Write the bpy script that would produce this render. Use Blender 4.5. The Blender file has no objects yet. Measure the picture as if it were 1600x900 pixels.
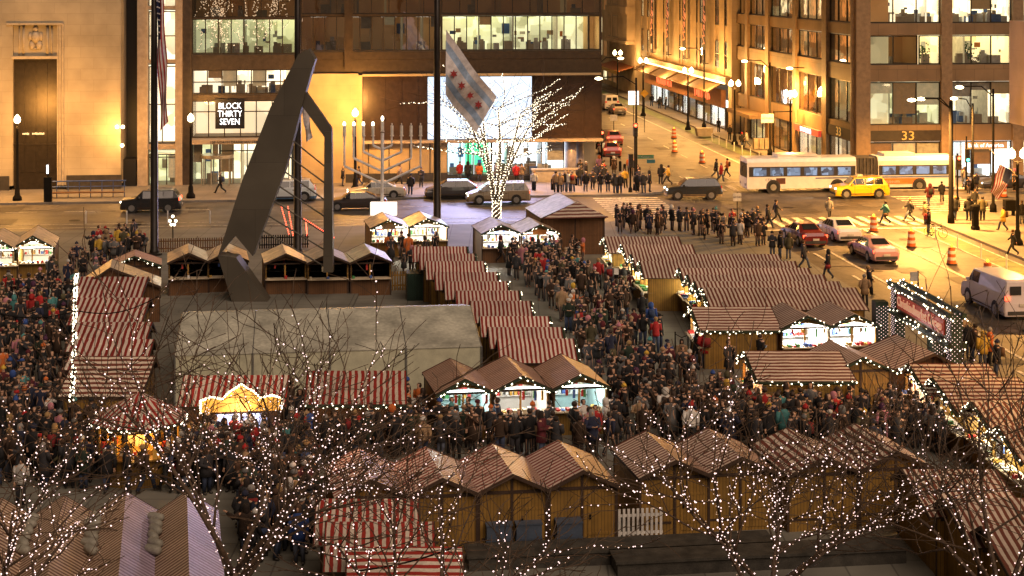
import bpy, bmesh, math, random
from mathutils import Vector, Matrix
R = math.radians
sc = bpy.context.scene
col = sc.collection
# ---------------------------------------------------------------- camera, sky, light, exposure
F, CH = 2500.0, 18.0          # focal length in 1600-pixel units, camera height
cd = bpy.data.cameras.new('camera'); cam = bpy.data.objects.new('camera', cd); col.objects.link(cam)
cam.location = (0, 0, CH); cam.rotation_euler = (R(90), 0, 0)
cd.lens = F/1600*36; cd.sensor_width = 36; cd.shift_y = -0.3; cd.clip_end = 3000
sc.camera = cam
w = bpy.data.worlds.new('World'); sc.world = w; w.use_nodes = True
nt = w.node_tree; bg = nt.nodes['Background']
sky = nt.nodes.new('ShaderNodeTexSky'); sky.sky_type = 'NISHITA'; sky.sun_disc = False
sky.sun_elevation = R(35); sky.sun_rotation = R(200)
mixw = nt.nodes.new('ShaderNodeMix'); mixw.data_type = 'RGBA'; mixw.inputs[0].default_value = 0.985
nt.links.new(sky.outputs[0], mixw.inputs[6]); mixw.inputs[7].default_value = (1.0, 0.66, 0.40, 1)   # the glow of the city on the night sky
nt.links.new(mixw.outputs[2], bg.inputs[0]); bg.inputs[1].default_value = 0.075
sd = bpy.data.lights.new('sky_glow', 'SUN'); sd.energy = 1.95; sd.angle = R(50); sd.color = (1, .73, .55)
so = bpy.data.objects.new('sky_glow', sd); col.objects.link(so); so.rotation_euler = (R(44), 0, R(28))
sc.view_settings.view_transform = 'Standard'; sc.view_settings.look = 'None'
sc.view_settings.exposure = 0.0; sc.view_settings.gamma = 1.0
sc.cycles.sample_clamp_indirect = 2.0; sc.cycles.max_bounces = 5; sc.cycles.diffuse_bounces = 2
sc.cycles.glossy_bounces = 2; sc.cycles.transparent_max_bounces = 6; sc.cycles.transmission_bounces = 2
sc.cycles.caustics_reflective = False; sc.cycles.caustics_refractive = False
random.seed(11)
TC = math.atan(265/F); cc, ss = math.cos(TC), math.sin(TC)      # street grid against the view

def P(px, py, z=0.0):
    Y = F*(CH-z)/(py+30.0); return Vector(((px-800)*Y/F, Y, z))
def CW(u, v, z=0.0): return Vector((u*cc-v*ss, u*ss+v*cc, z))
def UV(p): return (p[0]*cc+p[1]*ss, -p[0]*ss+p[1]*cc)
def FV(px, py, V):               # point on the plane v = V
    r = (px-800)/F; Y = V/(cc-ss*r); return (r*Y*cc+Y*ss, CH-(py+30)*Y/F)
def FU(px, py, U):               # point on the plane u = U
    r = (px-800)/F; Y = U/(r*cc+ss); return (Y*(cc-r*ss), CH-(py+30)*Y/F)
# ---------------------------------------------------------------- materials
MATS = {}
def N(nt, t, **k):
    n = nt.nodes.new(t)
    for a, b in k.items(): setattr(n, a, b)
    return n
def pm(name, c, rough=.65, metal=0., var=.18, scale=2.5, bump=0., em=None, es=0., coat=0., objcol=False, sample=False, alpha=None, tint=None):
    if name in MATS: return MATS[name]
    m = bpy.data.materials.new(name); m.use_nodes = True; MATS[name] = m
    t = m.node_tree; b = t.nodes['Principled BSDF']; L = t.links.new
    b.inputs['Roughness'].default_value = rough; b.inputs['Metallic'].default_value = metal
    if coat: b.inputs['Coat Weight'].default_value = coat
    if c is None: c = (1, 1, 1)
    tc = N(t, 'ShaderNodeTexCoord'); no = N(t, 'ShaderNodeTexNoise'); no.inputs['Scale'].default_value = scale; no.inputs['Detail'].default_value = 5
    L(tc.outputs['Object'], no.inputs['Vector'])
    ramp = N(t, 'ShaderNodeMapRange'); ramp.inputs[1].default_value = .3; ramp.inputs[2].default_value = .7
    ramp.inputs[3].default_value = 1-var*1.6; ramp.inputs[4].default_value = 1+var
    L(no.outputs[0], ramp.inputs[0])
    mx = N(t, 'ShaderNodeVectorMath', operation='SCALE')
    if objcol:
        oi = N(t, 'ShaderNodeObjectInfo'); L(oi.outputs['Color'], mx.inputs[0])
    else: mx.inputs[0].default_value = c[:3]
    nf = N(t, 'ShaderNodeTexNoise'); nf.inputs['Scale'].default_value = scale*9; nf.inputs['Detail'].default_value = 6; L(tc.outputs['Object'], nf.inputs['Vector'])
    mf = N(t, 'ShaderNodeMapRange'); mf.inputs[1].default_value = .35; mf.inputs[2].default_value = .65; mf.inputs[3].default_value = 1-var*.7; mf.inputs[4].default_value = 1+var*.4; L(nf.outputs[0], mf.inputs[0])
    mm = N(t, 'ShaderNodeMath', operation='MULTIPLY'); L(ramp.outputs[0], mm.inputs[0]); L(mf.outputs[0], mm.inputs[1])
    L(mm.outputs[0], mx.inputs['Scale']); L(mx.outputs[0], b.inputs['Base Color'])
    if em:
        b.inputs['Emission Color'].default_value = (*em, 1); b.inputs['Emission Strength'].default_value = es
        m.cycles.emission_sampling = 'FRONT' if sample else 'NONE'
    if bump:
        bu = N(t, 'ShaderNodeBump'); bu.inputs['Strength'].default_value = bump; bu.inputs['Distance'].default_value = .05
        n2 = N(t, 'ShaderNodeTexNoise'); n2.inputs['Scale'].default_value = scale*4; n2.inputs['Detail'].default_value = 6
        L(tc.outputs['Object'], n2.inputs['Vector']); L(n2.outputs[0], bu.inputs['Height']); L(bu.outputs[0], b.inputs['Normal'])
    if alpha is not None: b.inputs['Alpha'].default_value = alpha
    return m
def glass(name, tint=(.5, .5, .5), refl=.25, rough=.03):
    if name in MATS: return MATS[name]
    m = bpy.data.materials.new(name); m.use_nodes = True; MATS[name] = m; t = m.node_tree; t.nodes.clear()
    o = N(t, 'ShaderNodeOutputMaterial'); mi = N(t, 'ShaderNodeMixShader'); tr = N(t, 'ShaderNodeBsdfTransparent'); g = N(t, 'ShaderNodeBsdfGlossy')
    tr.inputs[0].default_value = (*tint, 1); g.inputs['Roughness'].default_value = rough; g.inputs[0].default_value = (.9, .9, .9, 1)
    lw = N(t, 'ShaderNodeLayerWeight'); lw.inputs[0].default_value = .25; ad = N(t, 'ShaderNodeMath', operation='MULTIPLY_ADD')
    ad.inputs[1].default_value = .6; ad.inputs[2].default_value = refl
    tc = N(t, 'ShaderNodeTexCoord'); no = N(t, 'ShaderNodeTexNoise'); no.inputs['Scale'].default_value = .6; bu = N(t, 'ShaderNodeBump')
    bu.inputs['Strength'].default_value = .03; bu.inputs['Distance'].default_value = .3
    t.links.new(tc.outputs['Object'], no.inputs['Vector']); t.links.new(no.outputs[0], bu.inputs['Height']); t.links.new(bu.outputs[0], g.inputs['Normal'])
    t.links.new(lw.outputs['Fresnel'], ad.inputs[0]); t.links.new(ad.outputs[0], mi.inputs[0]); t.links.new(tr.outputs[0], mi.inputs[1]); t.links.new(g.outputs[0], mi.inputs[2])
    t.links.new(mi.outputs[0], o.inputs[0]); return m
def stripe(name, a, b_, rough=.6, coat=0., dirt=.3, wrinkle=0.):
    if name in MATS: return MATS[name]
    m = bpy.data.materials.new(name); m.use_nodes = True; MATS[name] = m; t = m.node_tree; b = t.nodes['Principled BSDF']; L = t.links.new
    uv = N(t, 'ShaderNodeUVMap'); uv.uv_map = 'UVMap'; sp = N(t, 'ShaderNodeSeparateXYZ'); L(uv.outputs[0], sp.inputs[0])
    tc = N(t, 'ShaderNodeTexCoord'); no = N(t, 'ShaderNodeTexNoise'); no.inputs['Scale'].default_value = 1.3; no.inputs['Detail'].default_value = 6; L(tc.outputs['Object'], no.inputs['Vector'])
    wv = N(t, 'ShaderNodeMath', operation='MULTIPLY_ADD'); L(no.outputs[0], wv.inputs[0]); wv.inputs[1].default_value = .5; L(sp.outputs[0], wv.inputs[2])
    fr = N(t, 'ShaderNodeMath', operation='FRACT'); L(wv.outputs[0], fr.inputs[0])
    gt = N(t, 'ShaderNodeMath', operation='GREATER_THAN'); L(fr.outputs[0], gt.inputs[0]); gt.inputs[1].default_value = .5
    mi = N(t, 'ShaderNodeMix', data_type='RGBA'); L(gt.outputs[0], mi.inputs[0]); mi.inputs[6].default_value = (*a, 1); mi.inputs[7].default_value = (*b_, 1)
    n2 = N(t, 'ShaderNodeTexNoise'); n2.inputs['Scale'].default_value = .9; n2.inputs['Detail'].default_value = 8; L(tc.outputs['Object'], n2.inputs['Vector'])
    mr = N(t, 'ShaderNodeMapRange'); mr.inputs[1].default_value = .3; mr.inputs[2].default_value = .72; mr.inputs[3].default_value = 1-dirt; mr.inputs[4].default_value = 1.05; L(n2.outputs[0], mr.inputs[0])
    oi = N(t, 'ShaderNodeObjectInfo'); orr = N(t, 'ShaderNodeMath', operation='MULTIPLY_ADD'); L(oi.outputs['Random'], orr.inputs[0]); orr.inputs[1].default_value = .34; orr.inputs[2].default_value = .78
    n5 = N(t, 'ShaderNodeTexNoise'); n5.inputs['Scale'].default_value = 14; n5.inputs['Detail'].default_value = 4; L(tc.outputs['Object'], n5.inputs['Vector'])
    m5 = N(t, 'ShaderNodeMath', operation='MULTIPLY_ADD'); L(n5.outputs[0], m5.inputs[0]); m5.inputs[1].default_value = .5; m5.inputs[2].default_value = .75
    m6 = N(t, 'ShaderNodeMath', operation='MULTIPLY'); L(orr.outputs[0], m6.inputs[0]); L(m5.outputs[0], m6.inputs[1]); m7 = N(t, 'ShaderNodeMath', operation='MULTIPLY'); L(m6.outputs[0], m7.inputs[0]); L(mr.outputs[0], m7.inputs[1])
    sv = N(t, 'ShaderNodeVectorMath', operation='SCALE'); L(mi.outputs[2], sv.inputs[0]); L(m7.outputs[0], sv.inputs['Scale']); L(sv.outputs[0], b.inputs['Base Color'])
    b.inputs['Roughness'].default_value = rough; b.inputs['Coat Weight'].default_value = coat; b.inputs['Coat Roughness'].default_value = .25
    bu = N(t, 'ShaderNodeBump'); bu.inputs['Strength'].default_value = .25+wrinkle; bu.inputs['Distance'].default_value = .06
    n3 = N(t, 'ShaderNodeTexNoise'); n3.inputs['Scale'].default_value = 5; n3.inputs['Detail'].default_value = 5; n3.inputs['Distortion'].default_value = 1.5; L(tc.outputs['Object'], n3.inputs['Vector'])
    L(n3.outputs[0], bu.inputs['Height']); L(bu.outputs[0], b.inputs['Normal']); return m
def planks(name, c, gap=(.03, .02, .01), pitch=.12, horizontal=False, rough=.6):
    """boards with dark joints; pitch in metres, pattern lives on the board surface"""
    if name in MATS: return MATS[name]
    m = bpy.data.materials.new(name); m.use_nodes = True; MATS[name] = m; t = m.node_tree; b = t.nodes['Principled BSDF']; L = t.links.new
    tc = N(t, 'ShaderNodeTexCoord'); sp = N(t, 'ShaderNodeSeparateXYZ'); L(tc.outputs['Object'], sp.inputs[0])
    ad = N(t, 'ShaderNodeMath', operation='ADD'); L(sp.outputs[0], ad.inputs[0]); L(sp.outputs[1], ad.inputs[1])
    mu = N(t, 'ShaderNodeMath', operation='MULTIPLY'); L(sp.outputs[2] if horizontal else ad.outputs[0], mu.inputs[0]); mu.inputs[1].default_value = 1/pitch
    fr = N(t, 'ShaderNodeMath', operation='FRACT'); L(mu.outputs[0], fr.inputs[0]); fl = N(t, 'ShaderNodeMath', operation='FLOOR'); L(mu.outputs[0], fl.inputs[0])
    lt = N(t, 'ShaderNodeMath', operation='LESS_THAN'); L(fr.outputs[0], lt.inputs[0]); lt.inputs[1].default_value = .1
    wn = N(t, 'ShaderNodeTexWhiteNoise', noise_dimensions='1D'); L(fl.outputs[0], wn.inputs['W'])
    no = N(t, 'ShaderNodeTexNoise'); no.inputs['Scale'].default_value = 3; no.inputs['Detail'].default_value = 8; L(tc.outputs['Object'], no.inputs['Vector'])
    s1 = N(t, 'ShaderNodeMath', operation='MULTIPLY_ADD'); L(wn.outputs[0], s1.inputs[0]); s1.inputs[1].default_value = .35; s1.inputs[2].default_value = .5
    s2 = N(t, 'ShaderNodeMath', operation='MULTIPLY_ADD'); L(no.outputs[0], s2.inputs[0]); s2.inputs[1].default_value = .7; L(s1.outputs[0], s2.inputs[2])
    sv = N(t, 'ShaderNodeVectorMath', operation='SCALE'); sv.inputs[0].default_value = c; L(s2.outputs[0], sv.inputs['Scale'])
    mi = N(t, 'ShaderNodeMix', data_type='RGBA'); L(lt.outputs[0], mi.inputs[0]); L(sv.outputs[0], mi.inputs[6]); mi.inputs[7].default_value = (*gap, 1)
    L(mi.outputs[2], b.inputs['Base Color']); b.inputs['Roughness'].default_value = rough; return m
def blocks(name, c, bw=1.6, bh=.6, mortar=.02, var=.16, rough=.75, dark=.55):
    """coursed stone / paving: brick pattern in object space (x, z or x, y)"""
    if name in MATS: return MATS[name]
    flat = name.startswith('flat')
    m = bpy.data.materials.new(name); m.use_nodes = True; MATS[name] = m; t = m.node_tree; b = t.nodes['Principled BSDF']; L = t.links.new
    tc = N(t, 'ShaderNodeTexCoord'); sp = N(t, 'ShaderNodeSeparateXYZ'); L(tc.outputs['Object'], sp.inputs[0]); cb = N(t, 'ShaderNodeCombineXYZ')
    if flat: L(sp.outputs[0], cb.inputs[0]); L(sp.outputs[1], cb.inputs[1])
    else:
        ad = N(t, 'ShaderNodeMath', operation='ADD'); L(sp.outputs[0], ad.inputs[0]); L(sp.outputs[1], ad.inputs[1]); L(ad.outputs[0], cb.inputs[0]); L(sp.outputs[2], cb.inputs[1])
    br = N(t, 'ShaderNodeTexBrick'); L(cb.outputs[0], br.inputs['Vector']); br.inputs['Scale'].default_value = 1
    br.inputs['Brick Width'].default_value = bw; br.inputs['Row Height'].default_value = bh; br.inputs['Mortar Size'].default_value = mortar
    if flat: br.offset = 0
    br.inputs['Color1'].default_value = (*[x*(1-var) for x in c], 1); br.inputs['Color2'].default_value = (*[x*(1+var) for x in c], 1); br.inputs['Mortar'].default_value = (*[x*dark for x in c], 1)
    no = N(t, 'ShaderNodeTexNoise'); no.inputs['Scale'].default_value = .35; no.inputs['Detail'].default_value = 9; L(tc.outputs['Object'], no.inputs['Vector'])
    mr = N(t, 'ShaderNodeMapRange'); mr.inputs[1].default_value = .3; mr.inputs[2].default_value = .7; mr.inputs[3].default_value = .7; mr.inputs[4].default_value = 1.15; L(no.outputs[0], mr.inputs[0])
    sv = N(t, 'ShaderNodeVectorMath', operation='SCALE'); L(br.outputs[0], sv.inputs[0]); L(mr.outputs[0], sv.inputs['Scale']); L(sv.outputs[0], b.inputs['Base Color'])
    b.inputs['Roughness'].default_value = rough
    bu = N(t, 'ShaderNodeBump'); bu.inputs['Strength'].default_value = .15; n3 = N(t, 'ShaderNodeTexNoise'); n3.inputs['Scale'].default_value = 12; L(tc.outputs['Object'], n3.inputs['Vector']); L(n3.outputs[0], bu.inputs['Height']); L(bu.outputs[0], b.inputs['Normal'])
    return m
def litroom(name, c, s, var=.5, scale=1.2, base=None):
    """bright room surfaces seen through a lit window"""
    if name in MATS: return MATS[name]
    m = bpy.data.materials.new(name); m.use_nodes = True; MATS[name] = m; t = m.node_tree; b = t.nodes['Principled BSDF']; L = t.links.new
    b.inputs['Base Color'].default_value = (*(base or c), 1); b.inputs['Roughness'].default_value = .8
    tc = N(t, 'ShaderNodeTexCoord'); vo = N(t, 'ShaderNodeTexVoronoi', feature='F1', distance='CHEBYCHEV'); vo.inputs['Scale'].default_value = scale; L(tc.outputs['Object'], vo.inputs['Vector'])
    sp = N(t, 'ShaderNodeSeparateColor'); L(vo.outputs['Color'], sp.inputs[0])
    mr = N(t, 'ShaderNodeMapRange'); mr.inputs[3].default_value = s*(1-var); mr.inputs[4].default_value = s*(1+var*.6); L(sp.outputs[0], mr.inputs[0])
    b.inputs['Emission Color'].default_value = (*c, 1); L(mr.outputs[0], b.inputs['Emission Strength']); m.cycles.emission_sampling = 'NONE'
    return m
# palette
BULB = pm('bulb_warm', (1, .9, .7), em=(1, .88, .62), es=7, var=0)
BULBW = pm('bulb_pinkish_white', (1, .9, .95), em=(1, .70, .66), es=2.4, var=0); BULBD = pm('bulb_dim', (1, .8, .6), em=(1, .62, .42), es=1.0, var=0)
BULBR = pm('bulb_red', (1, .2, .1), em=(1, .12, .06), es=5, var=0)
TIMBER = pm('dark_timber', (.055, .03, .017), bump=.3)
YWALL = planks('yellow_stained_boards', (.27, .150, .028))
BWALL = planks('brown_stained_boards', (.14, .065, .024))
GREENB = pm('pine_garland', (.02, .045, .018), var=.4, scale=20, bump=.8)
STEEL = pm('painted_dark_steel', (.010, .009, .008), rough=.8); STEEL.node_tree.nodes['Principled BSDF'].inputs['Specular IOR Level'].default_value = .12
WHITE = pm('white_paint', (.75, .73, .68), rough=.5)
ROPE = pm('bark', (.10, .062, .036), var=.3, scale=6, bump=.5)
SR = stripe('striped_canvas_red_white', (.25, .02, .014), (.74, .63, .54))
SRP = stripe('striped_canvas_under_clear_plastic', (.24, .06, .035), (.66, .48, .35), rough=.4, coat=.35, wrinkle=.7)
SB = stripe('striped_canvas_brown_pale', (.19, .05, .03), (.74, .62, .50))
SW = stripe('striped_cover_warm_brown', (.20, .085, .045), (.74, .57, .42), coat=.2, wrinkle=.4)
SO = stripe('striped_canvas_bright', (.40, .03, .02), (.76, .67, .55), dirt=.3)
SHIN = pm('clear_plastic_cover', (.62, .47, .34), rough=.32, bump=.6, coat=.4, var=.25)
SLIL = pm('pale_lilac_lit_plastic', (.66, .60, .62), rough=.4, bump=.5, coat=.3, var=.2)  # pale plastic; lilac light falling on some hut slopes is mixed into its colour
TENT = pm('white_tent_vinyl', (.52, .52, .43), rough=.5, bump=.55, var=.26, scale=.7)
# ---------------------------------------------------------------- mesh helper
class MB:
    def __init__(s): s.v, s.f, s.m, s.uv, s.T = [], [], [], [], None
    def add(s, vs, fs, m=0, uvs=None):
        o = len(s.v)
        s.v += [s.T(Vector(p)) if s.T else Vector(p) for p in vs]
        for i, f in enumerate(fs):
            s.f.append([a+o for a in f]); s.m.append(m); s.uv.append(uvs[i] if uvs else [(0, 0)]*len(f))
        return s
    def box(s, x0, x1, y0, y1, z0, z1, m=0):
        return s.add([(x0, y0, z0), (x1, y0, z0), (x1, y1, z0), (x0, y1, z0), (x0, y0, z1), (x1, y0, z1), (x1, y1, z1), (x0, y1, z1)],
                     [(0, 3, 2, 1), (4, 5, 6, 7), (0, 1, 5, 4), (1, 2, 6, 5), (2, 3, 7, 6), (3, 0, 4, 7)], m)
    def quad(s, a, b, c, d, m=0, uv=None): return s.add([a, b, c, d], [(0, 1, 2, 3)], m, [uv] if uv else None)
    def slab(s, a, b, c, d, th, m=0, uv=None, me=None):
        """quad with thickness th straight down; edges take material me"""
        lo = [(p[0], p[1], p[2]-th) for p in (a, b, c, d)]; me = m if me is None else me
        s.add([a, b, c, d], [(0, 1, 2, 3)], m, [uv] if uv else None)
        s.add([a, b, c, d]+lo, [(7, 6, 5, 4), (0, 4, 5, 1), (1, 5, 6, 2), (2, 6, 7, 3), (3, 7, 4, 0)], me); return s
    def bar(s, p, q, r, n=5, m=0, r2=None, cap=True):
        p, q = Vector(p), Vector(q); d = q-p
        if d.length < 1e-6: return s
        d.normalize(); a = d.cross(Vector((0, 0, 1)) if abs(d.z) < .9 else Vector((1, 0, 0))).normalized(); b = d.cross(a); r2 = r if r2 is None else r2
        vs = [p+(a*math.cos(t)+b*math.sin(t))*r for t in [2*math.pi*i/n for i in range(n)]]+[q+(a*math.cos(t)+b*math.sin(t))*r2 for t in [2*math.pi*i/n for i in range(n)]]
        fs = [(i, i+n, (i+1) % n+n, (i+1) % n) for i in range(n)]
        if cap: fs += [tuple(range(n)), tuple(range(2*n-1, n-1, -1))]
        return s.add(vs, fs, m)
    def path(s, pts, rs, n=4, m=0):
        pts = [Vector(p) for p in pts]
        if not hasattr(rs, '__len__'): rs = [rs]*len(pts)
        vs, fs = [], []; a = None
        for i, p in enumerate(pts):
            d = (pts[min(i+1, len(pts)-1)]-pts[max(i-1, 0)]).normalized()
            if a is None: a = d.cross(Vector((0, 0, 1)) if abs(d.z) < .9 else Vector((1, 0, 0))).normalized()
            else: a = (a-d*a.dot(d)).normalized()
            b = d.cross(a)
            vs += [p+(a*math.cos(2*math.pi*k/n)+b*math.sin(2*math.pi*k/n))*rs[i] for k in range(n)]
            if i: fs += [((i-1)*n+k, i*n+k, i*n+(k+1) % n, (i-1)*n+(k+1) % n) for k in range(n)]
        fs += [tuple(range(n)), tuple(range(len(vs)-1, len(vs)-n-1, -1))]
        return s.add(vs, fs, m)
    def lathe(s, c, prof, n=10, m=0):
        vs, fs = [], []
        for i, (r, z) in enumerate(prof):
            vs += [(c[0]+r*math.cos(2*math.pi*k/n), c[1]+r*math.sin(2*math.pi*k/n), c[2]+z) for k in range(n)]
            if i: fs += [((i-1)*n+k, (i-1)*n+(k+1) % n, i*n+(k+1) % n, i*n+k) for k in range(n)]
        fs += [tuple(range(n-1, -1, -1)), tuple(range(len(vs)-n, len(vs)))]
        return s.add(vs, fs, m)
    def ball(s, c, r, m=0, n=8, sq=1.0):
        k = max(3, n//2); return s.lathe(c, [(r*math.sin(math.pi*(i+.02)/(k+.04)), -r*sq*math.cos(math.pi*(i+.02)/(k+.04))) for i in range(k+1)], n, m)
    def octa(s, c, r, m=0):
        x, y, z = c; return s.add([(x+r, y, z), (x, y+r, z), (x-r, y, z), (x, y-r, z), (x, y, z+r), (x, y, z-r)], [(0, 1, 4), (1, 2, 4), (2, 3, 4), (3, 0, 4), (1, 0, 5), (2, 1, 5), (3, 2, 5), (0, 3, 5)], m)
    def prism(s, poly, y0, y1, m=0, mc=None):
        """polygon in x,z extruded along y"""
        n = len(poly); mc = m if mc is None else mc
        s.add([(x, y0, z) for x, z in poly]+[(x, y1, z) for x, z in poly], [(i, (i+1) % n, (i+1) % n+n, i+n) for i in range(n)], m)
        return s.add([(x, y0, z) for x, z in poly]+[(x, y1, z) for x, z in poly], [tuple(range(n-1, -1, -1)), tuple(range(n, 2*n))], mc)
    def build(s, name, mats, parent=None, smooth=False, loc=None, rz=None):
        me = bpy.data.meshes.new(name); me.from_pydata([tuple(v) for v in s.v], [], s.f)
        mats = mats if isinstance(mats, (list, tuple)) else [mats]
        for m in mats: me.materials.append(m)
        me.polygons.foreach_set('material_index', s.m)
        if any(any(a != (0, 0) for a in u) for u in s.uv[:4000]):
            l = me.uv_layers.new(name='UVMap'); l.data.foreach_set('uv', [c for u in s.uv for p in u for c in p])
        if smooth: me.polygons.foreach_set('use_smooth', [True]*len(me.polygons))
        me.update()
        o = bpy.data.objects.new(name, me); col.objects.link(o)
        if parent: o.parent = parent
        if loc is not None: o.location = loc
        if rz is not None: o.rotation_euler.z = rz
        return o
def tag(o, label=None, cat=None, group=None, kind=None):
    if label: o['label'] = label
    if cat: o['category'] = cat
    if group: o['group'] = group
    if kind: o['kind'] = kind
    return o
def thing(name, label, cat, loc=(0, 0, 0), rz=0., group=None):
    o = bpy.data.objects.new(name, None); col.objects.link(o); o.location = loc; o.rotation_euler.z = rz; o.empty_display_size = .3
    return tag(o, label, cat, group)
def copy_tree(o, parent=None):
    c = o.copy(); col.objects.link(c); c.parent = parent
    for ch in list(o.children): copy_tree(ch, c)
    return c
def text(s, size, mat, name, parent, loc, rot=(R(90), 0, 0), ext=.02, align='CENTER', sx=1.0, shear=0.):
    cu = bpy.data.curves.new(name, 'FONT'); cu.body = s; cu.size = size; cu.extrude = ext; cu.align_x = align; cu.align_y = 'CENTER'; cu.shear = shear; cu.resolution_u = 2
    o = bpy.data.objects.new(name, cu); col.objects.link(o)
    dg = bpy.context.evaluated_depsgraph_get(); me = bpy.data.meshes.new_from_object(o.evaluated_get(dg)); bpy.data.objects.remove(o)
    me.materials.clear(); me.materials.append(mat); me.polygons.foreach_set('material_index', [0]*len(me.polygons))
    m = bpy.data.objects.new(name, me); col.objects.link(m); m.parent = parent; m.location = loc; m.rotation_euler = rot; m.scale = (sx, 1, 1); return m
def lamp(kind, loc, e, c, r=.25, parent=None, spot=None, rot=None, size=None, sy=None):
    d = bpy.data.lights.new('lamp_light', kind); d.energy = e; d.color = c
    if kind == 'AREA':
        d.shape = 'RECTANGLE'; d.size = size; d.size_y = sy or size
    else: d.shadow_soft_size = r
    if kind == 'SPOT': d.spot_size = spot or R(150); d.spot_blend = .6
    o = bpy.data.objects.new('lamp_light', d); col.objects.link(o); o.location = loc
    if rot: o.rotation_euler = rot
    if parent: o.parent = parent
    return o
ORD = ['first', 'second', 'third', 'fourth', 'fifth', 'sixth', 'seventh', 'eighth', 'ninth', 'tenth', 'eleventh', 'twelfth']
SOD = (1, .45, .095)
FOOT = []        # footprints people must not stand in
# ================================================================ ground, roads, pavements
def sheet(name, pts, z, mat, kind='structure', th=.0):
    m = MB(); n = len(pts); m.add([(x, y, z) for x, y in pts], [tuple(range(n))])
    if th: m.add([(x, y, z) for x, y in pts]+[(x, y, z-th) for x, y in pts], [(i, i+n, (i+1) % n+n, (i+1) % n) for i in range(n)])
    return tag(m.build(name, mat), None, None, None, kind)
ASPH = pm('asphalt', (.088, .078, .068), rough=.55, var=.35, scale=.5, bump=.3)
PAVE = blocks('flat_granite_paving', (.19, .185, .155), 1.45, 1.45, .03, .08, .7)
WALK = blocks('flat_concrete_sidewalk', (.21, .19, .165), 1.5, 1.5, .02, .06, .8, .75)
def C2(u, v): p = CW(u, v); return (p.x, p.y)
sheet('ground', [(-900, -60), (900, -60), (900, 1600), (-900, 1600)], -.02, ASPH)
g = 14
def rnd(u0, v0, u1, v1, ru=0, corner=None):       # rectangle in street coordinates, one rounded corner
    pts = [(u0, v0), (u1, v0), (u1, v1), (u0, v1)]
    if corner is None: return [C2(*p) for p in pts]
    out = []
    for i, p in enumerate(pts):
        if i != corner: out.append(C2(*p)); continue
        a, b = pts[i-1], pts[(i+1) % 4]
        da = Vector((a[0]-p[0], a[1]-p[1])).normalized()*ru; db = Vector((b[0]-p[0], b[1]-p[1])).normalized()*ru
        for k in range(7):
            t = k/6; q = Vector(p)+da*(1-t)**2+db*t**2; out.append(C2(q.x, q.y))
    return out
sheet('plaza', rnd(-140, -20, 29.5, 117.2, 5, 2), .15, PAVE, th=.2)
sheet('road_far_sidewalk', rnd(-140, 132.2, 27.6, 300, 4, 1), .14, WALK, th=.2)
sheet('right_sidewalk', rnd(42.9, 132.2, 160, 420, 4, 0), .145, WALK, th=.2)
sheet('right_near_sidewalk', rnd(43.6, -20, 160, 119.5, 4, 3), .15, WALK, th=.2)
# painted markings
LINE = pm('worn_white_road_paint', (.62, .58, .48), var=.5, scale=4)
BIKE = pm('green_bike_lane_paint', (.13, .17, .06), var=.3, scale=1.)
rm = MB(); Z = .006
def stripq(u0, v0, u1, v1, z=Z, mb=None, m=0):
    (mb or rm).add([CW(u0, v0, z), CW(u1, v0, z), CW(u1, v1, z), CW(u0, v1, z)], [(0, 1, 2, 3)], m)
stripq(32.1, -10, 32.3, 104.5); stripq(37.45, -10, 37.7, 112.5); stripq(41.1, -10, 41.25, 113); stripq(42.7, -10, 42.85, 113)
for k in range(12): stripq(39.3, k*9+2, 39.45, k*9+5)
for k in range(11): stripq(30.9, 20+k*8, 31.1, 23+k*8)
stripq(29.8, 112.6, 43.4, 113.0)
for k in range(14): stripq(29.9+k*1.0, 114.2, 30.4+k*1.0, 118.6)          # zebra over the right-hand street, near side
for k in range(11): stripq(20.6, 119.3+k*1.12, 26.0, 119.85+k*1.12)       # zebra over the far cross street
for k in range(9): stripq(45.5, 119.7+k*1.15, 51, 120.3+k*1.15)
for k in range(12): stripq(29+k*1.1, 134.5, 29.5+k*1.1, 138)
stripq(27.8, 140, 42.6, 140.4)
for k in range(30): stripq(34.8, 142+k*9, 34.95, 145+k*9); stripq(30.8, 142+k*9, 30.95, 145+k*9)
stripq(38.9, 140, 39.1, 420)
for k in range(20): stripq(-70+k*4.4, 127.6, -67.6+k*4.4, 127.75)
stripq(-140, 119.2, 19, 119.35); stripq(-140, 120.9, 19, 121.05)
for k in range(14): stripq(52+k*4.4, 126, 54+k*4.4, 126.15)
tag(rm.build('road_markings', LINE), None, None, None, 'structure')
bm_ = MB(); stripq(41.26, -10, 42.69, 113, .004, bm_); stripq(41.0, 142, 42.5, 420, .004, bm_)
tag(bm_.build('bike_lane', BIKE), None, None, None, 'structure')
pt = MB(); rr0 = random.Random(12)
for k in range(130):
    u, v = rr0.choice([(rr0.uniform(30, 42), rr0.uniform(70, 131)), (rr0.uniform(-40, 28), rr0.uniform(118, 131.5)), (rr0.uniform(28.5, 42), rr0.uniform(141, 220))]); a, b = rr0.uniform(.5, 2.2), rr0.uniform(.4, 3.2)
    pt.add([CW(u, v, .0025), CW(u+a, v+rr0.uniform(-.2, .2), .0025), CW(u+a, v+b, .0025), CW(u+rr0.uniform(-.2, .2), v+b, .0025)], [(0, 1, 2, 3)], k % 2)
tag(pt.build('asphalt_patches', [pm('dark_asphalt_patch', (.05, .044, .038), var=.3), pm('pale_asphalt_patch', (.12, .105, .09), var=.3)]), None, None, None, 'structure')
ck = MB()
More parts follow.
